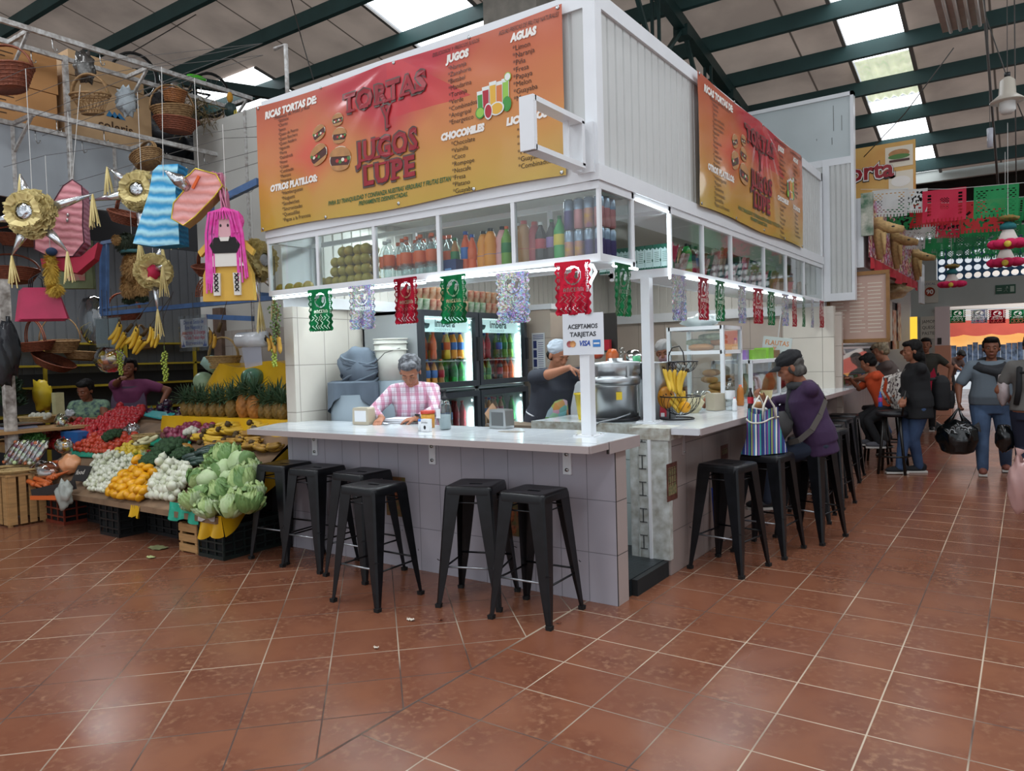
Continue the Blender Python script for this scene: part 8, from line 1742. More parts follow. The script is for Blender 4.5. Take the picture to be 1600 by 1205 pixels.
# 1 the woman writing
hz = .84+.11
o, I = person('person with short grey hair in a pink plaid shirt writing at the front counter', (-2.36, .84, .11), R(30), 1.58, .77, R(16), hands=((-2.30, .34, 1.085), (-2.02, .44, 1.08)), hd=(-.40, 0, .0), skin='tan', shirt=plaid(), sleeve=1.75, pants=cloth('dark_trousers', '2a2c33'), vox=.008, w=1.05, belly=1.15, neckf=.01, elbow=((-.9, .3, -.3), (.9, .3, -.3)), closed=True, palm=((0, .2, -1), (0, .2, -1)), curl=(.6, .42), fvox=.0042, hdir=((.25, -.75, -.25), (-.8, -.5, -.12)), hs=1.08)
hair(o, I, hgrey, [(0, -.03, .062, .090, .09, .076), (0, -.055, .01, .082, .062, .062), (.06, -.015, .04, .032, .05, .045), (-.06, -.015, .04, .032, .05, .045), (0, .05, .092, .06, .04, .03), (.03, .04, .1, .04, .04, .028)], .005)
mb = MB().use(mat('shirt_collar', 'dccbd3', .8)); P = lambda x, y, z: I['C']+I['M'] @ (V((x, y, z))*I['s'])
mb = MB().use(mat('glasses_rim', '8a7a6a', .3, .6))
for q in (-1, 1): mb.tube([P(q*.031+.02*cos(a*pi/6), .096, -.002+.014*sin(a*pi/6)) for a in range(12)], .0012, 4, closed=True)
mb.tube([P(-.01, .1, 0), P(.01, .1, 0)], .0012, 4); mb.ob('glasses', o)
a_, e_, t_ = I['arms'][1]; mb = MB().use(mat('watch_strap', '55585f', .4)).tube([t_.lerp(e_, .07), t_.lerp(e_, .15)], .031, 14); mb.use(blackm).box(t_.lerp(e_, .11)+V((0, -.02, .026)), (.036, .03, .012)); mb.ob('wrist_watch', o)
# 2 the cook
tee = cloth('charcoal_tee', '333640'); tapr = mat('patterned_apron', 'a84a6a', .7, var=1, vscale=9, col2='2f5f9c'); k = NT(tapr); v, x, y, z = k.xyz('Object'); vo = k.n.new('ShaderNodeTexVoronoi'); vo.inputs['Scale'].default_value = 13; k.l.new(v, vo.inputs[0]); k.l.new(k.mix(.35, vo.outputs['Color'], srgb('a84a6a')), k.p.inputs['Base Color'])
o, I = person('person in charcoal tee and grey bandana reaching into the juice extractor', (-1.50, 1.62, .11), R(66), 1.62, .84, R(15), hands=((-.78, 1.10, 1.50), (-.68, 1.36, 1.52)), hd=(-.22, 0, .05), skin='tan', shirt=tee, sleeve=.62, pants=cloth('grey_leggings', '4a4b52'), shoes=blackm, vox=.008, w=1.12, belly=1.1, bust=1.5, closed=True, elbow=((-.6, 0, -.4), (.5, .1, -.6)), palm=((0, 0, -1), (0, 0, -1)), curl=(.55, .5), fvox=.0045, hem=.0, hs=1.05, hdir=((.75, .3, -.35), (.7, -.3, -.3)))
hair(o, I, hblack, [(0, -.05, -.02, .075, .06, .05), (0, -.08, -.04, .03, .03, .03)], .006); hair(o, I, cloth('grey_bandana', 'a4adb8', bump=.5, bscale=20), [(0, -.025, .052, .09, .096, .078), (0, -.085, .02, .05, .035, .035), (0, -.115, -.01, .02, .02, .02)], .006, name='bandana')
MB().use(steel).tube([I['C']+I['M'] @ (V((-.088, -.005+.01*cos(a), -.045+.012*sin(a)))*I['s']) for a in [q*pi/5 for q in range(10)]], .002, 5, closed=True).ob('earring', o)
X = I['X']; mb = MB().use(tapr, True)
def apr(s, t): a = -1.25+2.5*s; u_ = -.32+.66*t; wv = (.20-.06*max(0, t-.55)*2)*(1.06 if t < .5 else 1-.35*(t-.5)); return tuple(X(u_, .165*cos(a)*(1 if t < .9 else .9)+.02, 0)+I['rt']*wv*sin(a))
mb.grid(apr, 24, 24); mb.ob('apron', o); mb = MB().use(mat('apron_tie', 'c9ccd0', .7))
for u_ in (.10,): mb.tube([X(u_, .17*cos(a), .205*sin(a)) for a in [pi*q/10+1.2 for q in range(-1, 14)]], .008, 5)
mb.ball(X(.1, -.16, 0), .03, 8, 6); mb.ob('apron_string', o)
MB().use(tom2).ball((0, 0, 0), (.045, .045, .035), 12, 8, None, .3).ob('tomato_half', loc=(-.72, 1.16, 1.56), label='red fruit held over the juice extractor by the cook', cat='fruit')
# 3 masked worker at the back
wsh = cloth('light_grey_tee', 'a09d9c')
o, I = person('person with a grey beanie and face mask working at the back of the stall', (-1.28, 3.85, .11), R(20), 1.58, .83, R(10), skin='brown', shirt=wsh, pants=cloth('dark_trousers', '2a2c33'), vox=.012, hd=(-.1, .15, -.1))
hair(o, I, cloth('grey_beanie', '9c9a9a'), [(0, -.02, .062, .09, .1, .078)], .008, name='beanie'); hair(o, I, cloth('pink_mask', 'a87f84'), [(0, .055, -.045, .058, .045, .05)], .008, name='face_mask')
mb = MB().use(cloth('black_apron', '1d1d20')); X = I['X']; mb.grid(lambda s, t: tuple(X(-.25+.6*t, .17-.03*t, 0)+I['rt']*(s-.5)*(.34 if t < .6 else .2)), 8, 8); mb.ob('apron', o)
# 4 the elderly customer
pur = cloth('purple_sweater', '35203f', bump=.5); SC = (.62, 2.32, 0)
o, I = person('elderly person in a black cap and purple sweater seated eating at the aisle counter', (.66, 2.30, .0), R(-58), 1.55, .82, R(13), hands=((.25, 2.28, 1.13), (.27, 2.42, 1.12)), feet=((.32, 2.05, .33), (.30, 2.35, .33)), hd=(-.22, 0, -.1), skin='brown', shirt=pur, sleeve=1.85, pants=cloth('navy_trousers', '232b3c'), shoes=blackm, vox=.008, w=1.04, belly=1.15, knee=(0, -1, .8), neckf=.03, hem=.02, elbow=((-.4, .4, -.8), (.4, .4, -.8)), palm=((.2, .2, 1), (.2, -.3, -1)), curl=(.7, .6), fvox=.0045, closed=True)
hair(o, I, hgr2, [(0, -.045, .02, .086, .075, .07), (.05, -.04, -.04, .045, .05, .05), (-.05, -.04, -.04, .045, .05, .05), (0, -.075, -.05, .06, .035, .05), (.062, .0, -.01, .022, .03, .04), (-.062, .0, -.01, .022, .03, .04)], .006)
blc_ = cloth('black_cap_cloth', '17181b', bump=.2); cp_ = hair(o, I, blc_, [(0, -.022, .062, .096, .106, .072)], .006, name='cap'); P = lambda x, y, z: I['C']+I['M'] @ (V((x, y, z))*I['s'])
mb = MB().use(blc_, True); mb.grid(lambda s, t: tuple(P((s-.5)*.16*(1-.25*t*t), .07+.085*t-.06*(abs(s-.5)*2)**2*t, .06-.018*t-.02*(abs(s-.5)*2)**2)), 12, 8); mb.grid(lambda s, t: tuple(P((s-.5)*.16*(1-.25*t*t), .07+.085*t-.06*(abs(s-.5)*2)**2*t, .055-.018*t-.02*(abs(s-.5)*2)**2)), 12, 8); mb.ob('cap_visor', cp_)
X = I['X']; scf = cloth('dark_scarf', '2c2d30', bump=.9, bscale=20); mb = MB().use(scf); mb.tube([X(.47+.02*cos(a), .08*cos(a)+.02, .085*sin(a)) for a in [q*pi/7 for q in range(14)]], .034, 8, closed=True); mb.tube([X(.45, .09, -.04), X(.3, .15, -.03), X(.16, .17, -.01)], [.035, .034, .028], 8); mobj('scarf', remesh(mb, .008, 'scarf', 2), o, scf)
mb = MB().use(mat('grey_strap', '55504c', .7)); pts = [X(.46, -.02, -.1), X(.42, -.12, .0), X(.32, -.11, .13), X(.22, -.02, .185), X(.12, .08, .20), X(.05, .18, .14), X(.03, .24, .03)]
for a, b in zip(pts, pts[1:]): mb.bar(a, b, .045, .006, (b-a).cross(I['up']) if (b-a).cross(I['up']).length > .01 else (0, 0, 1))
mb.ob('bag_strap', o)
a_, e_, t_ = I['arms'][1]; MB().use(blackm).tube([t_.lerp(e_, .06), t_.lerp(e_, .12)], .034, 12).ob('wrist_watch', o)
MB().use(cloth('grey_shoulder_bag', '3b3a3a', bump=.5)).ball((0, 0, 0), (.14, .09, .13), 18, 12, None, .2, 2).ob('shoulder_bag', loc=(.38, 2.12, .93), label='dark grey shoulder bag on the lap of the elderly customer', cat='bag')
MB().use(brd).ball((0, 0, 0), (.04, .03, .02), 10, 7).ob('sandwich', loc=(.2, 2.33, 1.17), label='bite of sandwich held by the elderly customer', cat='sandwich')
# 5 boy in orange, 6/7 women beyond, 8 hoodie
jean = cloth('blue_jeans', '2c3c5a', var=.4, vscale=5, col2='40587c');
o, I = person('child with short black hair in an orange shirt leaning on the counter ahead', (.56, 6.62, .0), R(-75), 1.45, .80, R(18), hands=((.16, 6.56, 1.12), (.16, 6.85, 1.12)), hd=(-.1, 0, -.25), skin='brown', shirt=cloth('orange_shirt', 'b5421c'), sleeve=.8, pants=cloth('black_pants', '17171a'), shoes=cloth('grey_shoe', '5a5a60'), vox=.011, feet=((.42, 6.4, .36), (.55, 6.15, .36)), knee=(-.2, -1, .4), closed=True)
hair(o, I, hblack, CAPH, .007)
flo = mat('floral_cloth', 'cfc9c2', .8, var=1, vscale=26, col2='4a3a3c', bump=.3); k = NT(flo); v, x, y, z = k.xyz('Object'); nz = k.noise(v, 34., 3); k.l.new(k.mix(k.rng(nz, .53, .57), srgb('cfc9c2'), srgb('4a3840')), k.p.inputs['Base Color'])
def backpack(lab, p, rz, mt, sc=1., name='backpack'):
 o = thing(name, lab, 'backpack', p, rz); o.scale = (sc,)*3; mb = MB().use(mt); rings(mb, [((0, 0, z), V((1, 0, 0)), V((0, 1, 0)), a, b) for z, a, b in ((-.22, .13, .07), (-.18, .155, .09), (0, .16, .10), (.14, .145, .09), (.2, .10, .06), (.225, .05, .03))], 24, 0, 3.5); mobj('main_pouch', remesh(mb, .012, 'pouch', 3), o, mt)
 mb = MB().use(mt); rings(mb, [((0, .09, z), V((1, 0, 0)), V((0, 1, 0)), a, b) for z, a, b in ((-.2, .11, .04), (-.1, .125, .06), (.0, .12, .05), (.03, .09, .03))], 20, 0, 3.5); mobj('front_pocket', remesh(mb, .012, 'pocket', 3), o, mt)
 for q in (-1, 1): MB().use(mt).tube([(q*.07, -.07, .18), (q*.08, -.16, .16), (q*.09, -.19, 0), (q*.09, -.1, -.16)], .016, 6).ob('strap', o)
 MB().use(mt).tube([(-.03, -.03, .215), (0, -.03, .25), (.03, -.03, .215)], .008, 6).ob('top_loop', o); return o
backpack('white floral print backpack worn by the child in orange', (.78, 6.30, 1.00), R(-60), flo, 1.05);
put_bottle((.60, 5.93, .82), 'soda', blueb, lk, kb, 'small dark bottle in the side pocket of the floral backpack', None, .7)
o, I = person('person with streaked hair, glasses and grey brown tee seated beyond the child in orange', (.62, 7.15, 0), R(-80), 1.58, .88, R(15), hands=((.12, 6.9, 1.1), (.12, 7.3, 1.1)), feet=((.5, 7.0, .3), (.5, 7.3, .3)), knee=(0, -1, .6), skin='tan', shirt=cloth('grey_brown_tee', '5c504c'), pants=cloth('black_pants', '17171a'), vox=.012, hd=(-.1, 0, .1), closed=True); hair(o, I, hbl, CAPH, .008); MB().use(blackm).tube([I['C']+I['M'] @ (V((q*.02, .1, .01))*I['s']) for q in (-4, -2, 0, 2, 4)], .008, 6).ob('glasses', o)
o, I = person('person in a bright blue tee seated furthest along the slatted counter', (.52, 7.9, 0), R(-80), 1.55, .88, R(20), hands=((.05, 7.7, 1.1), (.05, 8.1, 1.1)), feet=((.4, 7.8, .3), (.4, 8.0, .3)), knee=(0, -1, .6), skin='tan', shirt=cloth('bright_blue_tee', '2f6a9c'), pants=jean, vox=.014, closed=True); hair(o, I, hblack, CAPH, .01)
hood = cloth('black_hoodie', '16171a')
o, I = person('person in black hoodie and jeans standing beside the round stool with a black backpack', (.98, 6.12, 0), R(-65), 1.62, None, R(2), hands=((.86, 5.92, .93), (.74, 6.22, .95)), feet=((.80, 6.0, .075), (.98, 6.22, .075)), skin='brown', shirt=hood, sleeve=1.9, pants=jean, shoes=cloth('black_canvas_shoe', '1b1c20'), vox=.01, belly=1.15, w=1.08, hd=(-.15, 0, -.05), hem=.06, closed=True)
hair(o, I, hblack, CAPH+[(0, -.07, -.08, .075, .05, .09), (0, -.06, -.18, .085, .05, .09), (.05, -.03, -.05, .04, .05, .07), (-.05, -.03, -.05, .04, .05, .07)], .008)
MB().use(mat('white_cord', 'c5c2bc', .7)).tube([I['X'](.44, .1, -.03), I['X'](.36, .15, -.04), I['X'](.26, .15, -.04)], .004, 5).ob('hood_cord', o)
backpack('black backpack hanging low on the back of the person in the hoodie', (1.22, 6.24, .98), R(-75), hood, .95)
# 9 the butcher in a red apron
o, I = person('person in a dark tee and long crimson apron leaning at the end of the counters', (.55, 11.4, 0), R(5), 1.68, None, 0, hands=((.40, 11.1, 1.55), (.92, 11.3, .92)), elbow=((-1, 0, -.2), (1, 0, -.2)), skin='brown', shirt=cloth('olive_tee', '34332c'), pants=cloth('black_pants', '17171a'), shoes=blackm, vox=.014, w=1.05); hair(o, I, hblack, CAPH, .01)
mb = MB().use(cloth('crimson_apron', 'b01f3f'), True); X = I['X']; mb.grid(lambda s, t: tuple(X(-.42+.8*t, .17-.05*t, 0)+I['rt']*(s-.5)*(.36 if t < .6 else .36-.4*(t-.6))), 8, 10); mb.ob('apron', o)
# 10 bending person outside
o, I = person('person in brown top and black trousers with a neon side stripe bending over outside', (.35, 18.6, 0), R(50), 1.55, .8, R(35), hands=((.75, 18.1, .85), (.8, 18.3, .85)), skin='dark', shirt=cloth('brown_top', '3a2a26'), pants=cloth('black_pants', '17171a'), shoes=mat('shoe_sole', 'c5c2bc', .6), vox=.016, hd=(-.4, 0, 0)); hair(o, I, hblack, CAPH+[(0, -.1, .04, .04, .04, .04)], .012)
mb = MB().use(mat('neon_stripe', 'c3d92a', .6)); a, kn, t = I['legs'][0]; q = I['rt']*-.09; mb.tube([a+q*1.1, kn+q*.75, t+q*.6], .03, 6); mb.ob('neon_stripe', o)
# 11 the walking person with the carrier bag
o, I = person('person in grey tee and dark scarf walking towards us carrying a black bag', (1.72, 6.55, 0), R(4), 1.62, None, R(1), hands=((1.40, 6.33, .86), (2.05, 6.5, .85)), feet=((1.64, 6.30, .075), (1.86, 6.72, .085)), skin='dark', shirt=cloth('grey_tee', '66727c'), sleeve=.75, pants=cloth('worn_jeans', '2f3f58', var=.5, vscale=5, col2='4d6484'), shoes=cloth('brown_shoe', '7c4a3e'), vox=.0095, w=1.2, belly=1.25, bust=1.3, fvox=.006, palm=((1, 0, 0), (-1, 0, 0)), curl=(1.1, .5), hdir=((0, 0, -1), None), elbow=((-.7, .6, -.2), (.7, .6, -.2)))
hair(o, I, hblack, CAPH+[(0, .02, .10, .07, .07, .035), (0, -.09, -.01, .05, .05, .05)], .007); X = I['X']
scf = cloth('black_shawl', '26282c', bump=.9); mb = MB().use(scf)
mb.tube([X(.46-.05*cos(a), .10*cos(a)+.02, .13*sin(a)) for a in [q*pi/8 for q in range(16)]], .045, 8, closed=True); mb.tube([X(.42, .02, -.18), X(.40, .14, -.08), X(.36, .17, .05), X(.40, .12, .17)], [.05, .05, .05, .04], 8); mb.tube([X(.38, .16, .06), X(.28, .17, .08), X(.2, .16, .09)], [.05, .045, .035], 8); mobj('shawl', remesh(mb, .01, 'shawl', 3), o, scf)
o = thing('carrier_bag', 'large black plastic carrier bag held by the walking person', 'bag', (1.39, 6.22, .50)); bbk = mat('shiny_black_bag', '0c0f10', .15, bump=.9, bscale=9, spec=.7); mb = MB().use(bbk)
rings(mb, [((0, 0, z), V((1, 0, 0)), V((0, 1, 0)), a, b) for z, a, b in ((-.25, .10, .07), (-.22, .17, .12), (-.08, .22, .15), (.06, .21, .12), (.13, .12, .06))], 24, 0, 2.2); mb.ball((0, 0, -.05), (.22, .15, .2), 20, 14, None, .35, 2); mobj('bag_body', remesh(mb, .012, 'bag_body', 2), o, bbk)
for q in (-1, 1): MB().use(bbk).tube([(q*.10, 0, .1), (q*.045, 0, .2), (0.01, 0, .30)], [.05, .02, .008], 8).ob('handle', o); MB().use(bbk).prism([(q*.12, .06), (q*.22, .14), (q*.24, .02)], -.02, .02, RX(pi/2).to_3x3()).ob('bag_corner', o)
# 12 person seen from behind at the right edge
o, I = person('person seen from behind at the right edge in a grey tee', (2.13, 5.55, 0), R(182), 1.64, None, 0, hands=((2.35, 5.7, .85), (1.93, 5.75, .95)), skin='brown', shirt=cloth('mid_grey_tee', '5f5d5a'), pants=cloth('dark_navy_jeans', '1d2438'), shoes=blackm, vox=.011, w=1.1, face=False); hair(o, I, mat('dark_brown_hair', '231713', .45, var=.4, bump=.6), CAPH+[(0, -.05, -.03, .07, .05, .05)], .008)
mb = MB().use(hood); X = I['X']; mb.tube([X(.45, .05, .1), X(.42, -.1, .12), X(.2, -.14, .13), X(.05, -.12, .15)], .03, 6).tube([X(.38, -.12, -.12), X(.38, -.125, .12)], .014, 6); mb.ob('pack_strap', o)
MB().use(mat('white_tote', 'b5a9aa', .7, bump=.5)).ball((0, 0, 0), (.06, .12, .17), 12, 10, None, .3).ob('white_bag', loc=(1.86, 5.6, 1.05), label='pale cloth bag under the arm of the person at the right edge', cat='bag')
MB().use(bbk).ball((0, 0, 0), (.09, .1, .15), 12, 10, None, .3).ob('small_black_bag', loc=(1.87, 5.62, .52), label='small black bag hanging beside the person at the right edge', cat='bag')
bagshape(at(1592, 758, 'y', 1.6), (.06, .07, .17), mat('pink_clear_bag', 'b58f8a', .2, alpha=.75, bump=.8, bscale=10), 'pinkish clear plastic bag cut by the right edge of the view', knot=True, wob=.3)
hb_ = MB().use(SKIN['brown']); hand(hb_, at(1597, 716, 'y', 1.6)+V((.03, 0, .06)), (0, 0, -1), (-1, 0, 0), 1, .9); cap(hb_, at(1597, 716, 'y', 1.6)+V((.03, 0, .06)), at(1597, 716, 'y', 1.6)+V((.16, -.02, .3)), .03, .04)
# 13, 14 vendors
o, I = person('person in a green floral sleeveless blouse seated behind the tomatoes', (-7.62, .62, 0), R(45), 1.55, .70, R(14), hands=((-7.45, .28, .96), (-7.2, .38, .95)), feet=((-7.6, .3, .075), (-7.4, .4, .075)), knee=(0, -1, .5), skin='dark', shirt=mat('floral_blouse', '7f9c7a', .8, var=1, vscale=22, col2='24364a'), sleeve=.15, pants=cloth('navy_trousers', '232b3c'), vox=.012, w=1.1, hd=(-.15, 0, -.35), hs=1.1); hair(o, I, hblack, CAPH, .008)
o, I = person('person in a mauve tee and grey purple apron standing behind the hanging fruit basket', (-7.82, 1.22, 0), R(40), 1.68, None, 0, hands=((-7.34, .88, 1.45), (-7.45, 1.42, 1.05)), skin='dark', shirt=cloth('plum_tee', '6a2f52'), sleeve=.6, pants=cloth('dark_trousers', '2a2c33'), vox=.012, w=1.15, elbow=((-.8, .2, -.6), (1, .3, -.2))); hair(o, I, hblack, CAPH, .008)
mb = MB().use(cloth('mauve_apron', '5a4a5e'), True); X = I['X']; mb.grid(lambda s, t: tuple(X(-.3+.72*t, (.19-.06*t)*cos((s-.5)*2.2)+.01, .24*sin((s-.5)*2.2)*(1 if t < .75 else 1-.8*(t-.75)))), 14, 10); mb.ob('apron', o)
# ================================================================ RIGHT: NEXT STALL, PAPEL PICADO, LAMPS
o = thing('torta_sign', 'yellow sign with red torta lettering and two sandwich pictures over the next stall', 'sign', (.1, 7.5, 3.6)); MB().use(mat('sign_yellow', 'd2ab62', .5, var=.15, vscale=2, col2='c98f4a')).bx(-1.1, .73, 0, .03, 0, .76).ob('board', o)
mb = MB(); text(mb.use(inkb), 'Torta', .34, T(-.32, -.004, .30) @ RX(pi/2), off=.028, ex=0); text(mb.use(inkw), 'Torta', .34, T(-.32, -.006, .305) @ RX(pi/2), off=.02, ex=0); text(mb.use(inkr), 'Torta', .34, T(-.32, -.008, .31) @ RX(pi/2), off=.008, ex=0); mb.ob('lettering', o)
mb = MB().use(PB['crm']).bx(.36, .70, -.004, 0, .42, .70).bx(.40, .70, -.004, 0, .08, .36).use(PB['bun']); P3 = RX(pi/2).to_3x3()
mb.lathe([(0, 0), (.13, 0)], (.53, -.006, .60), 20, P3, False, sy=.45).use(PB['let']).lathe([(0, 0), (.135, 0)], (.53, -.008, .56), 16, P3, False, sy=.25).use(PB['meat']).bx(.41, .66, -.012, -.009, .49, .52).use(inkw).lathe([(0, 0), (.12, 0)], (.55, -.006, .22), 20, P3, False, sy=.6); mb.ob('picture', o)
# cloth covered fascia of the next stall
fc_ = mat('figured_cloth', '8f3b45', .8, var=1, vscale=16, col2='d0b5ae'); k = NT(fc_); v, x, y, z = k.xyz('Object'); vo = k.n.new('ShaderNodeTexVoronoi'); vo.inputs['Scale'].default_value = 11; k.l.new(v, vo.inputs[0]); k.l.new(k.mix(k.rng(k.noise(v, 22.), .45, .55), srgb('8a2f3c'), k.mix(.6, vo.outputs['Color'], srgb('d8a7a0'))), k.p.inputs['Base Color'])
o = thing('cloth_covered_fascia', 'fascia of the next stall wrapped in figured red and white festive cloth', 'fascia', (.3, 9.2, 2.6)); MB().use(fc_, True).grid(lambda s, t: (.08+.02*sin(s*60)*(1-t), -2.6+5.1*s, .12+.82*t), 80, 6).ob('figured_cloth', o); MB().use(mat('red_border_cloth', 'b81f2f', .7), True).grid(lambda s, t: (.10+.03*sin(s*50)*(1-t), -2.6+5.1*s, -.03+.16*t+.03*sin(s*22)*(1-t)), 80, 3).ob('red_border', o); MB().use(mat('fascia_green', '1f5a3c', .8, var=.8, vscale=9, col2='c8c4b8')).bx(.0, .14, -2.64, -2.58, .4, .95).ob('green_corner', o); MB().use(frame).bx(-.5, .02, -2.6, 2.5, .0, .9).ob('box', o)
MB().use(frame).bx(-.02, .02, -.3, .3, 0, .75).ob('end_board', loc=(.42, 12.1, 2.35), label='white end board at the far end of the cloth covered fascia', cat='board')
strw = mat('straw_weave', 'c9a872', .8, var=.3, vscale=20, bump=.5, bscale=60)
for i, (y_, nm) in enumerate(((6.95, 'nearest'), (8.5, 'middle'), (11.0, 'furthest'))):
 o = thing('straw_animal', '%s of the three straw animal figures perched on the cloth fascia' % nm, 'straw figure', (.46, y_, 3.02)); o.scale = (.72,)*3; MB().use(strw).tube([(-.03, 0, .35), (0, 0, 0), (.0, 0, -.42)], [.09, .11, .05], 14).ob('straw_body', o); MB().use(strw).tube([(-.05, 0, .22), (.22, -.05, .12), (.4, -.08, .08)], [.12, .09, .06], 14).ob('snout', o); MB().use(strw).tube([(.08, -.12, .05), (.10, -.14, -.35)], [.05, .02], 8).ob('ear', o); MB().use(blackm).ball((.24, -.13, .14), (.035, .01, .02), 8, 6).ob('eye', o)
# menu board
o = thing('menu_board', 'large wood framed faded menu board hanging past the stall corner', 'board', (.24, 6.62, 2.08)); MB().use(mat('faded_menu', 'c3a394', .4, var=.12, vscale=3)).bx(-.35, .35, 0, .02, -.42, .42).ob('sheet', o)
mb = MB().use(mat('pale_menu_print', 'd8cdbd', .5))
for c_ in range(3):
 for q in range(14): mb.bx(-.32+c_*.22, -.32+c_*.22+rnd(.12, .19), -.002, 0, .3-q*.048, .312-q*.048)
mb.ob('print', o); mb = MB().use(mat('honey_wood', '9c7040', .5, var=.25)); mb.bar((-.38, 0, .44), (.38, 0, .44), .04, .05); mb.bar((-.38, 0, -.44), (.38, 0, -.44), .04, .05); mb.bar((-.36, 0, -.44), (-.36, 0, .44), .05, .04); mb.bar((.36, 0, -.44), (.36, 0, .44), .05, .04); mb.ob('wooden_frame', o); MB().use(wire).tube([(0, 0, .44), (0, 0, .5), (0, .3, .56)], .004, 4).ob('hanger', o)
# counter and back of the next stall
cor = mat('slat_metal', '8f8078', .35, .4, var=.5, vscale=3); k = NT(cor); v, x, y, z = k.xyz('World'); k.l.new(k.mix(k.m('LESS_THAN', k.m('FRACT', k.m('MULTIPLY', y, 11.)), .4), srgb('a08f84'), srgb('3a302c')), k.p.inputs['Base Color'])
o = thing('slatted_counter', 'counter of the next stall fronted with vertical slats', 'counter', (-.2, 9, 0)); MB().use(cor).bx(-.1, .22, -2.2, 2.9, 0, .99).ob('slat_front', o); MB().use(slabm).bx(-.5, .38, -2.25, 2.9, .99, 1.035).ob('counter_top', o)
redw = mat('red_poster_wall', '9c5a4a', .6, var=.7, vscale=3, col2='c9b2a0'); st('wall_next_stall_inner', MB().use(redw).bx(-1.7, -1.6, 6.55, 12.4, 0, 3.5).use(frame).bx(-1.6, .2, 12.3, 12.4, 0, 2.6))
o = thing('display_case', 'sloping glass display of the next stall with trays of vegetables', 'display case', (-.25, 8.1, 1.036)); MB().use(frame).bx(-.3, .2, -1.4, 1.4, .5, .53).bx(-.3, -.27, -1.4, 1.4, 0, .5).ob('case_frame', o); MB().use(glass).add([(.3, -1.4, .02), (.3, 1.4, .02), (.2, 1.4, .5), (.2, -1.4, .5)], [(0, 1, 2, 3)]).ob('pane', o)
for i in range(8): MB().use((mat('tray_steel', '9aa0a4', .3, .7), herb, tom1, lw, herb, mat('salmon_tray', 'c8694f', .5), lb, herb)[i]).box((0, 0, .05), (.3, .28, .1), None, .9).ob('food_tray', loc=(-.2, 6.85+i*.33, 1.04), label='food tray in the sloping glass display', cat='tray', group='trays in the glass display')
MB().use(frame).bx(-.3, .15, -1.5, 1.7, -.02, 0).ob('plate_shelf', loc=(-.3, 8.1, 1.62), label='white shelf over the glass display of the next stall', cat='shelf')
for i in range(9): MB().use((lb, lw, rdm, rdm, lw, rdm, ko, rdm, lw)[i]).lathe([(.06, 0), (.11, .02), (.11, .16), (0, .16)], n=16, cap=False).ob('plate_stack', loc=(-.3, 6.8+i*.32, 1.621), label='stack of coloured plates or cups on the shelf over the glass display', cat='plates', group='plate stacks')
for i, (y_, z_, c_) in enumerate(((9.9, 1.9, 'a8452f'), (10.4, 2.0, 'b8b2a8'), (10.9, 1.85, 'c05a2a'), (11.5, 2.0, '8a2a2a'))): MB().use(mat('poster%d' % i, c_, .6, var=.6, vscale=9, col2='d8d0c0')).bx(0, .015, -.2, .2, -.35, .35).ob('poster', loc=(.1, y_, z_), label='%s poster panel along the next stall, seen between the menu board and the butcher' % ('first', 'second', 'third', 'fourth')[i], cat='poster')
MB().use(blackm).bx(-.02, .02, -1.0, 1.0, -.45, .4).ob('partition_panel', loc=(.06, 10.7, 1.95), label='dark panel carrying the posters of the next stall', cat='panel')
bagshape(V((.15, 10.2, 2.5)), (.3, .5, .14), mat('chicharron_bag', 'b5986f', .3, var=.4, vscale=14, bump=.5), 'clear bag of fried pork rind on top of the poster panel', knot=False, wob=.4)
o = MB().use(mat('yellow_glow_panel', 'e8b83a', .4, emit=1.)).bx(-.06, .06, 0, .03, -.35, .35).ob('lit_panel', loc=(.3, 11.9, 1.75), label='narrow bright yellow lit panel beside the butcher', cat='panel')
# signs on the end wall
o = thing('exit_sign', 'green emergency exit sign with a white figure on the end wall beam', 'sign', at(1571, 452, 'y', 14.99)); MB().use(mat('sign_green', '24553f', .5)).box((0, 0, 0), (.36, .02, .19)).ob('plate', o); mb = MB().use(mat('sign_pale', 'b5c5b5', .5)); mb.box((.12, -.012, 0), (.07, .004, .12)).box((-.11, -.012, .02), (.09, .004, .014)).box((-.11, -.012, -.02), (.09, .004, .014)).ball((.03, -.012, .045), (.014, .003, .014), 8, 6).bar((.03, -.013, .03), (.01, -.013, -.01), .02, .004).bar((.01, -.013, -.01), (.04, -.013, -.055), .013, .004).bar((.01, -.013, -.01), (-.03, -.013, -.05), .013, .004).bar((-.01, -.013, .02), (.06, -.013, .02), .01, .004); mb.ob('figure', o)
o = thing('number_sign', 'small stall number sign 90 in a red disc on the end wall', 'sign', at(1453, 456, 'y', 14.97)); MB().use(offw).box((0, .01, 0), (.32, .02, .5)).ob('plate', o); MB().use(mat('disc_red', 'a8452f', .5)).lathe([(0, 0), (.1, 0), (.1, .01)], (0, -.012, 0), 20, P3, False).ob('disc', o); mb = MB().use(inkw); ctext(mb, '90', .14, -.05, inkw, 0, None, .004, 0, -.016); ctext(mb, 'LOCAL', .07, .15, mat('blue_ink', '23407e'), 0, None, 0, 0, -.002); mb.ob('lettering', o)
o = thing('letter_board', 'small white board with dark capital lettering beside the way out', 'sign', at(1452, 512, 'y', 14.9)); MB().use(offw).box((0, .01, 0), (.34, .02, .5)).ob('plate', o); mb = MB(); [ctext(mb, s_, .1, .1-.13*i, inkb, 0, .28, 0, 0, -.002) for i, s_ in enumerate(('JAMON', 'QUESO', 'PASTEL'))]; mb.ob('lettering', o)
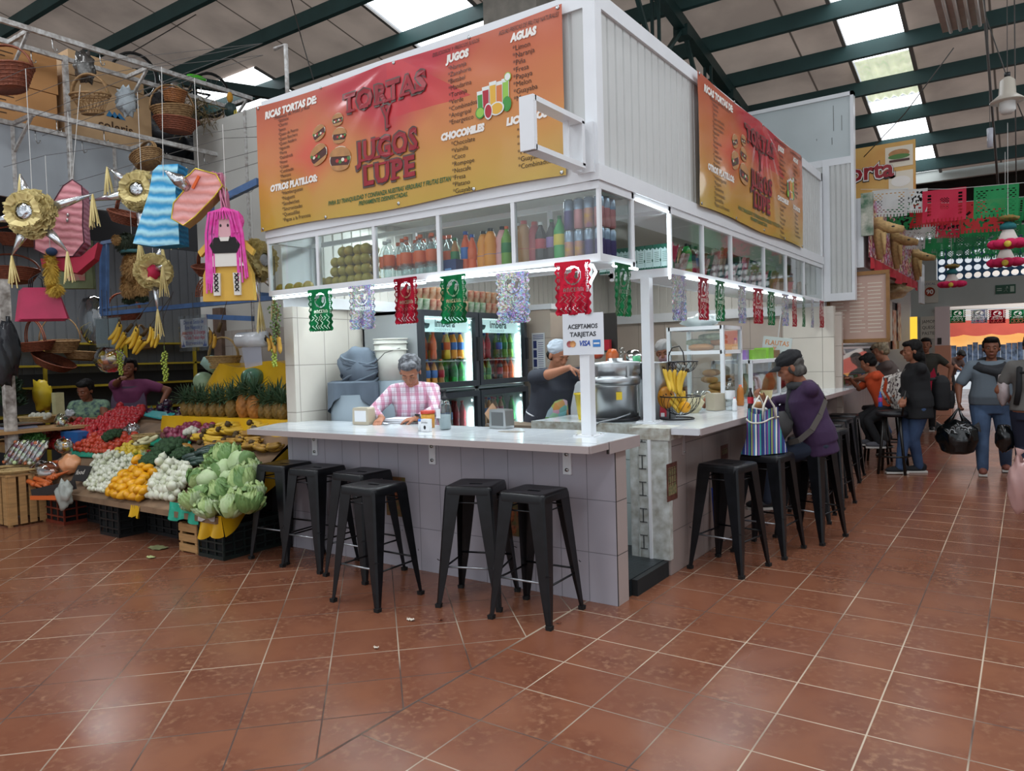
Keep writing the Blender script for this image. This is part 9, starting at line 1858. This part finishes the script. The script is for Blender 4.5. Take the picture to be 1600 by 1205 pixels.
# tissue papel picado strung over the aisle
def tissue(nm, mt, kind):
 nx, ny = 34, 30; Hs = set();
 for x in range(2, nx-2):
  for y in range(3, ny-5):
   u_, w_ = x-17, y-13;
   if kind == 0:
    if (x+y) % 4 in (1, 2) and (x-y) % 4 in (1, 2) and (abs(u_) > 7 or abs(w_) > 8): Hs.add((x, y))
   elif kind == 1:
    if noise.noise(V((x*.35, y*.35, 1.7))) > .12: Hs.add((x, y))
   elif abs(abs(u_)-12) < 2 and y % 3 or (abs(u_) < 4 and abs(w_) < 6 and (x+y) % 2): Hs.add((x, y))
  for y in range(ny-3, ny):
   if x % 3 == 0: Hs.add((x, y))
 mb = MB().use(mt, True); mb.grid(lambda s, t: ((s-.5)*.46, .03*sin(s*7+t*3)*t+.03*t, -.38*t), nx, ny, True, lambda i, j: (i, j) not in Hs); return mb.mesh(nm)
TS = {}
for c_, col_ in (('white', 'ccd0ce'), ('crimson', 'c41f42'), ('red', 'c0262f'), ('green', '12884a'), ('deep green', '0f6e3e')):
 for kd in (0, 1, 2): TS[c_, kd] = tissue('tissue_flag', mat('tissue_'+c_.replace(' ', '_'), col_, .6, alpha=.94), kd)
rows = ((7.2, 300, [(1362, 1418, 'white'), (1412, 1448, 'white'), (1440, 1508, 'crimson'), (1520, 1590, 'green')], 'first'), (8.0, 322, [(1385, 1440, 'green'), (1420, 1470, 'red'), (1455, 1500, 'red'), (1500, 1570, 'red'), (1560, 1600, 'green')], 'second'), (9.0, 345, [(1425, 1465, 'white'), (1462, 1500, 'crimson'), (1498, 1545, 'green'), (1545, 1595, 'deep green')], 'third'), (10.2, 365, [(1405, 1445, 'white'), (1445, 1490, 'green'), (1492, 1538, 'deep green'), (1538, 1600, 'green')], 'fourth'), (11.5, 385, [(1440, 1475, 'green'), (1478, 1515, 'deep green'), (1515, 1556, 'green'), (1556, 1600, 'deep green')], 'fifth'))
kd = 0
for (y_, v_, L_, nm) in rows:
 e0, e1 = at(1345, v_-4, 'y', y_), at(1640, v_-18, 'y', y_); MB().use(string).tube([e0, (e0+e1)/2-V((0, 0, .05)), e1], .004, 4).ob('banner_string', label='string carrying the %s row of tissue flags over the aisle' % nm, cat='string')
 for j, (u0, u1, c_) in enumerate(L_):
  a, b = at(u0, v_, 'y', y_), at(u1, v_, 'y', y_); t_ = ((a+b)/2-e0).length/(e1-e0).length; o = bpy.data.objects.new('tissue_flag', TS[c_, kd % 3]); COL.objects.link(o); kd += 1; o.location = e0.lerp(e1, t_)-V((0, -.0, .05*(1-abs(2*t_-1)))); f_ = (b-a).length/.46; o.scale = (f_, 1, min(max(f_, .8), 1.5)); o.rotation_euler.y = rnd(.0, .08); tag(o, '%s tissue flag, %s from left in %s row over the aisle' % (c_, ('one', 'two', 'three', 'four', 'five')[j], nm), 'flag', 'tissue flags over the aisle')
for i, (u_, c_) in enumerate(((1496, ffg), (1530, ffs), (1558, ffr), (1590, ffg))): p = at(u_, 484, 'y', 15.3); o = bpy.data.objects.new('foil_flag', FM['gsrg'[i]]); COL.objects.link(o); o.location = p; o.scale = (1.5, 1, .9); tag(o, '%s small foil flag hung in the way out' % ('leftmost green', 'silver', 'red', 'right hand green')[i], 'flag', 'foil flags in the way out')
mag = mat('magenta_honeycomb', 'c81f55', .8, bump=.6, bscale=30); hwt = mat('white_honeycomb', 'cfc5be', .8); htl = mat('teal_honeycomb', '1f6a6e', .8)
for (u_, v_, y_, s_, nm) in ((1487, 438, 9.5, .9, 'small'), (1575, 372, 7.0, 1.0, 'large'), (1571, 402, 7.4, .95, 'middle')):
 o = thing('honeycomb_bell', '%s pink, white and teal honeycomb paper ornament hanging over the aisle' % nm, 'ornament', at(u_, v_, 'y', y_)); o.scale = (s_,)*3
 MB().use(htl).lathe([(.03, .2), (.085, .16), (.09, .12), (.05, .1)], n=20).ob('teal_top', o); MB().use(hwt).lathe([(.06, .1), (.1, 0), (.13, -.04), (.05, -.05)], n=20).ob('white_skirt', o)
 mb = MB().use(mag)
 for q in range(9): a = q*2*pi/9; mb.ball((.15*cos(a), .12*sin(a), -.07), (.08, .07, .055), 12, 8, None, .1, 8)
 mb.ball((0, 0, -.06), (.1, .1, .05)); mb.ob('pink_petals', o); MB().use(guav).ball((0, -.19, -.09), (.04, .02, .04), 10, 8).ob('yellow_tip', o); MB().use(mat('fringe_mix', 'a8622f', .8, var=1, vscale=30, col2='3a7a3c')).ball((0, 0, .24), (.11, .11, .04), 14, 8, None, .5, 9).ob('tinsel_crown', o); MB().use(string).tube([(0, 0, .24), (0, 0, 1.4)], .004, 4).ob('string', o)
MB().use(string).tube([at(1480, 483, 'y', 15.3), at(1640, 483, 'y', 15.3)], .006, 4).ob('flag_string', label='string with small foil flags across the way out', cat='string')
# roof lamps and wires
o = thing('fluorescent_fixture', 'ribbed metal fluorescent fixture hanging at the top right', 'lamp', at(1500, 18, 'y', 5.0), R(0)); MB().use(mat('lamp_tin', 'a8a29c', .35, .6, var=.2)).bx(-.2, .2, -.8, .55, .02, .07).ob('housing', o)
for q in (-.12, -.03, .06, .15): MB().use(mat('dusty_tube', 'b5b0aa', .3)).tube([(q, -.78, 0), (q, .53, 0)], .018, 8).ob('tube', o)
for q in (-.15, .15): MB().use(wire).tube([(q, 0, .07), (q, 0, 1.2)], .005, 4).ob('suspension_wire', o)
o = thing('high_bay_lamp', 'white bell shaped hall lamp with a frosted lower glass near the right edge', 'lamp', at(1574, 155, 'y', 6.0)); MB().use(mat('lamp_glass', 'c9c2b5', .2, alpha=.75)).lathe([(.035, .24), (.075, .2), (.085, .05), (.17, -.02), (.165, -.03), (.07, -.03)], n=24, cap=False).ob('shade', o); MB().use(mat('frosted_bulb', 'd0d0cc', .4)).lathe([(.075, -.03), (.08, -.12), (.05, -.16), (0, -.16)], n=20, cap=False).ob('bulb', o); MB().use(blackm).lathe([(.03, .24), (.03, .29)], n=12).ob('socket', o); MB().use(wire).tube([(0, 0, .29), (0, 0, 1.1)], .006, 4).ob('cord', o)
o = thing('hanging_tube_lamp', 'small clear tube lamp hanging on a cord left of the bell lamp', 'lamp', at(1547, 216, 'y', 7.0)); MB().use(mat('clear_lamp', 'b9bcc6', .15, alpha=.8)).tube([(0, 0, .12), (0, 0, -.11)], [.035, .03], 12).ob('tube', o); MB().use(wire).tube([(0, 0, .12), (-.02, 0, 1.4)], .005, 4).ob('cord', o)
for i, (a, b) in enumerate((((1535, -20, 6), (1565, 360, 9)), ((1538, 20, 6), (1605, 200, 6.5)), ((1490, 75, 6), (1350, 245, 7.4)), ((1585, 0, 6.2), (1588, 300, 8)))): p, q = at(a[0], a[1], 'y', a[2]), at(b[0], b[1], 'y', b[2]); MB().use(wire).tube([p, (p+q)/2-V((0, 0, .04*i)), q], .007 if i else .016, 5).ob('hanging_cable', label=('thick pale hanging cable', 'thin slanting cable', 'long sagging cable ending at the torta sign', 'straight vertical cable')[i]+' under the roof at the right', cat='cable')
# long cables across the left roof
for i, (a, b) in enumerate((((345, 0, 3.2), (8, 190, -.2)), ((455, 0, 3), (490, 125, 3)))): p, q = at(*a[:2], 'y', a[2]), at(*b[:2], 'y', b[2]); MB().use(wire).tube([p, (p+q)/2-V((0, 0, .03)), q], .008, 5).ob('roof_cable', label=('long dark cable slanting down across the cartons', 'dark stay wire dropping behind the top of the banner')[i], cat='cable')
MB().use(whf).tube([(0, 0, -.5), (0, 0, .12), (-.16, 0, .12)], .02, 6).ob('bent_pipe', loc=at(447, 90, 'y', .6), label='short rusty white bent pipe sticking up behind the banner top', cat='pipe')
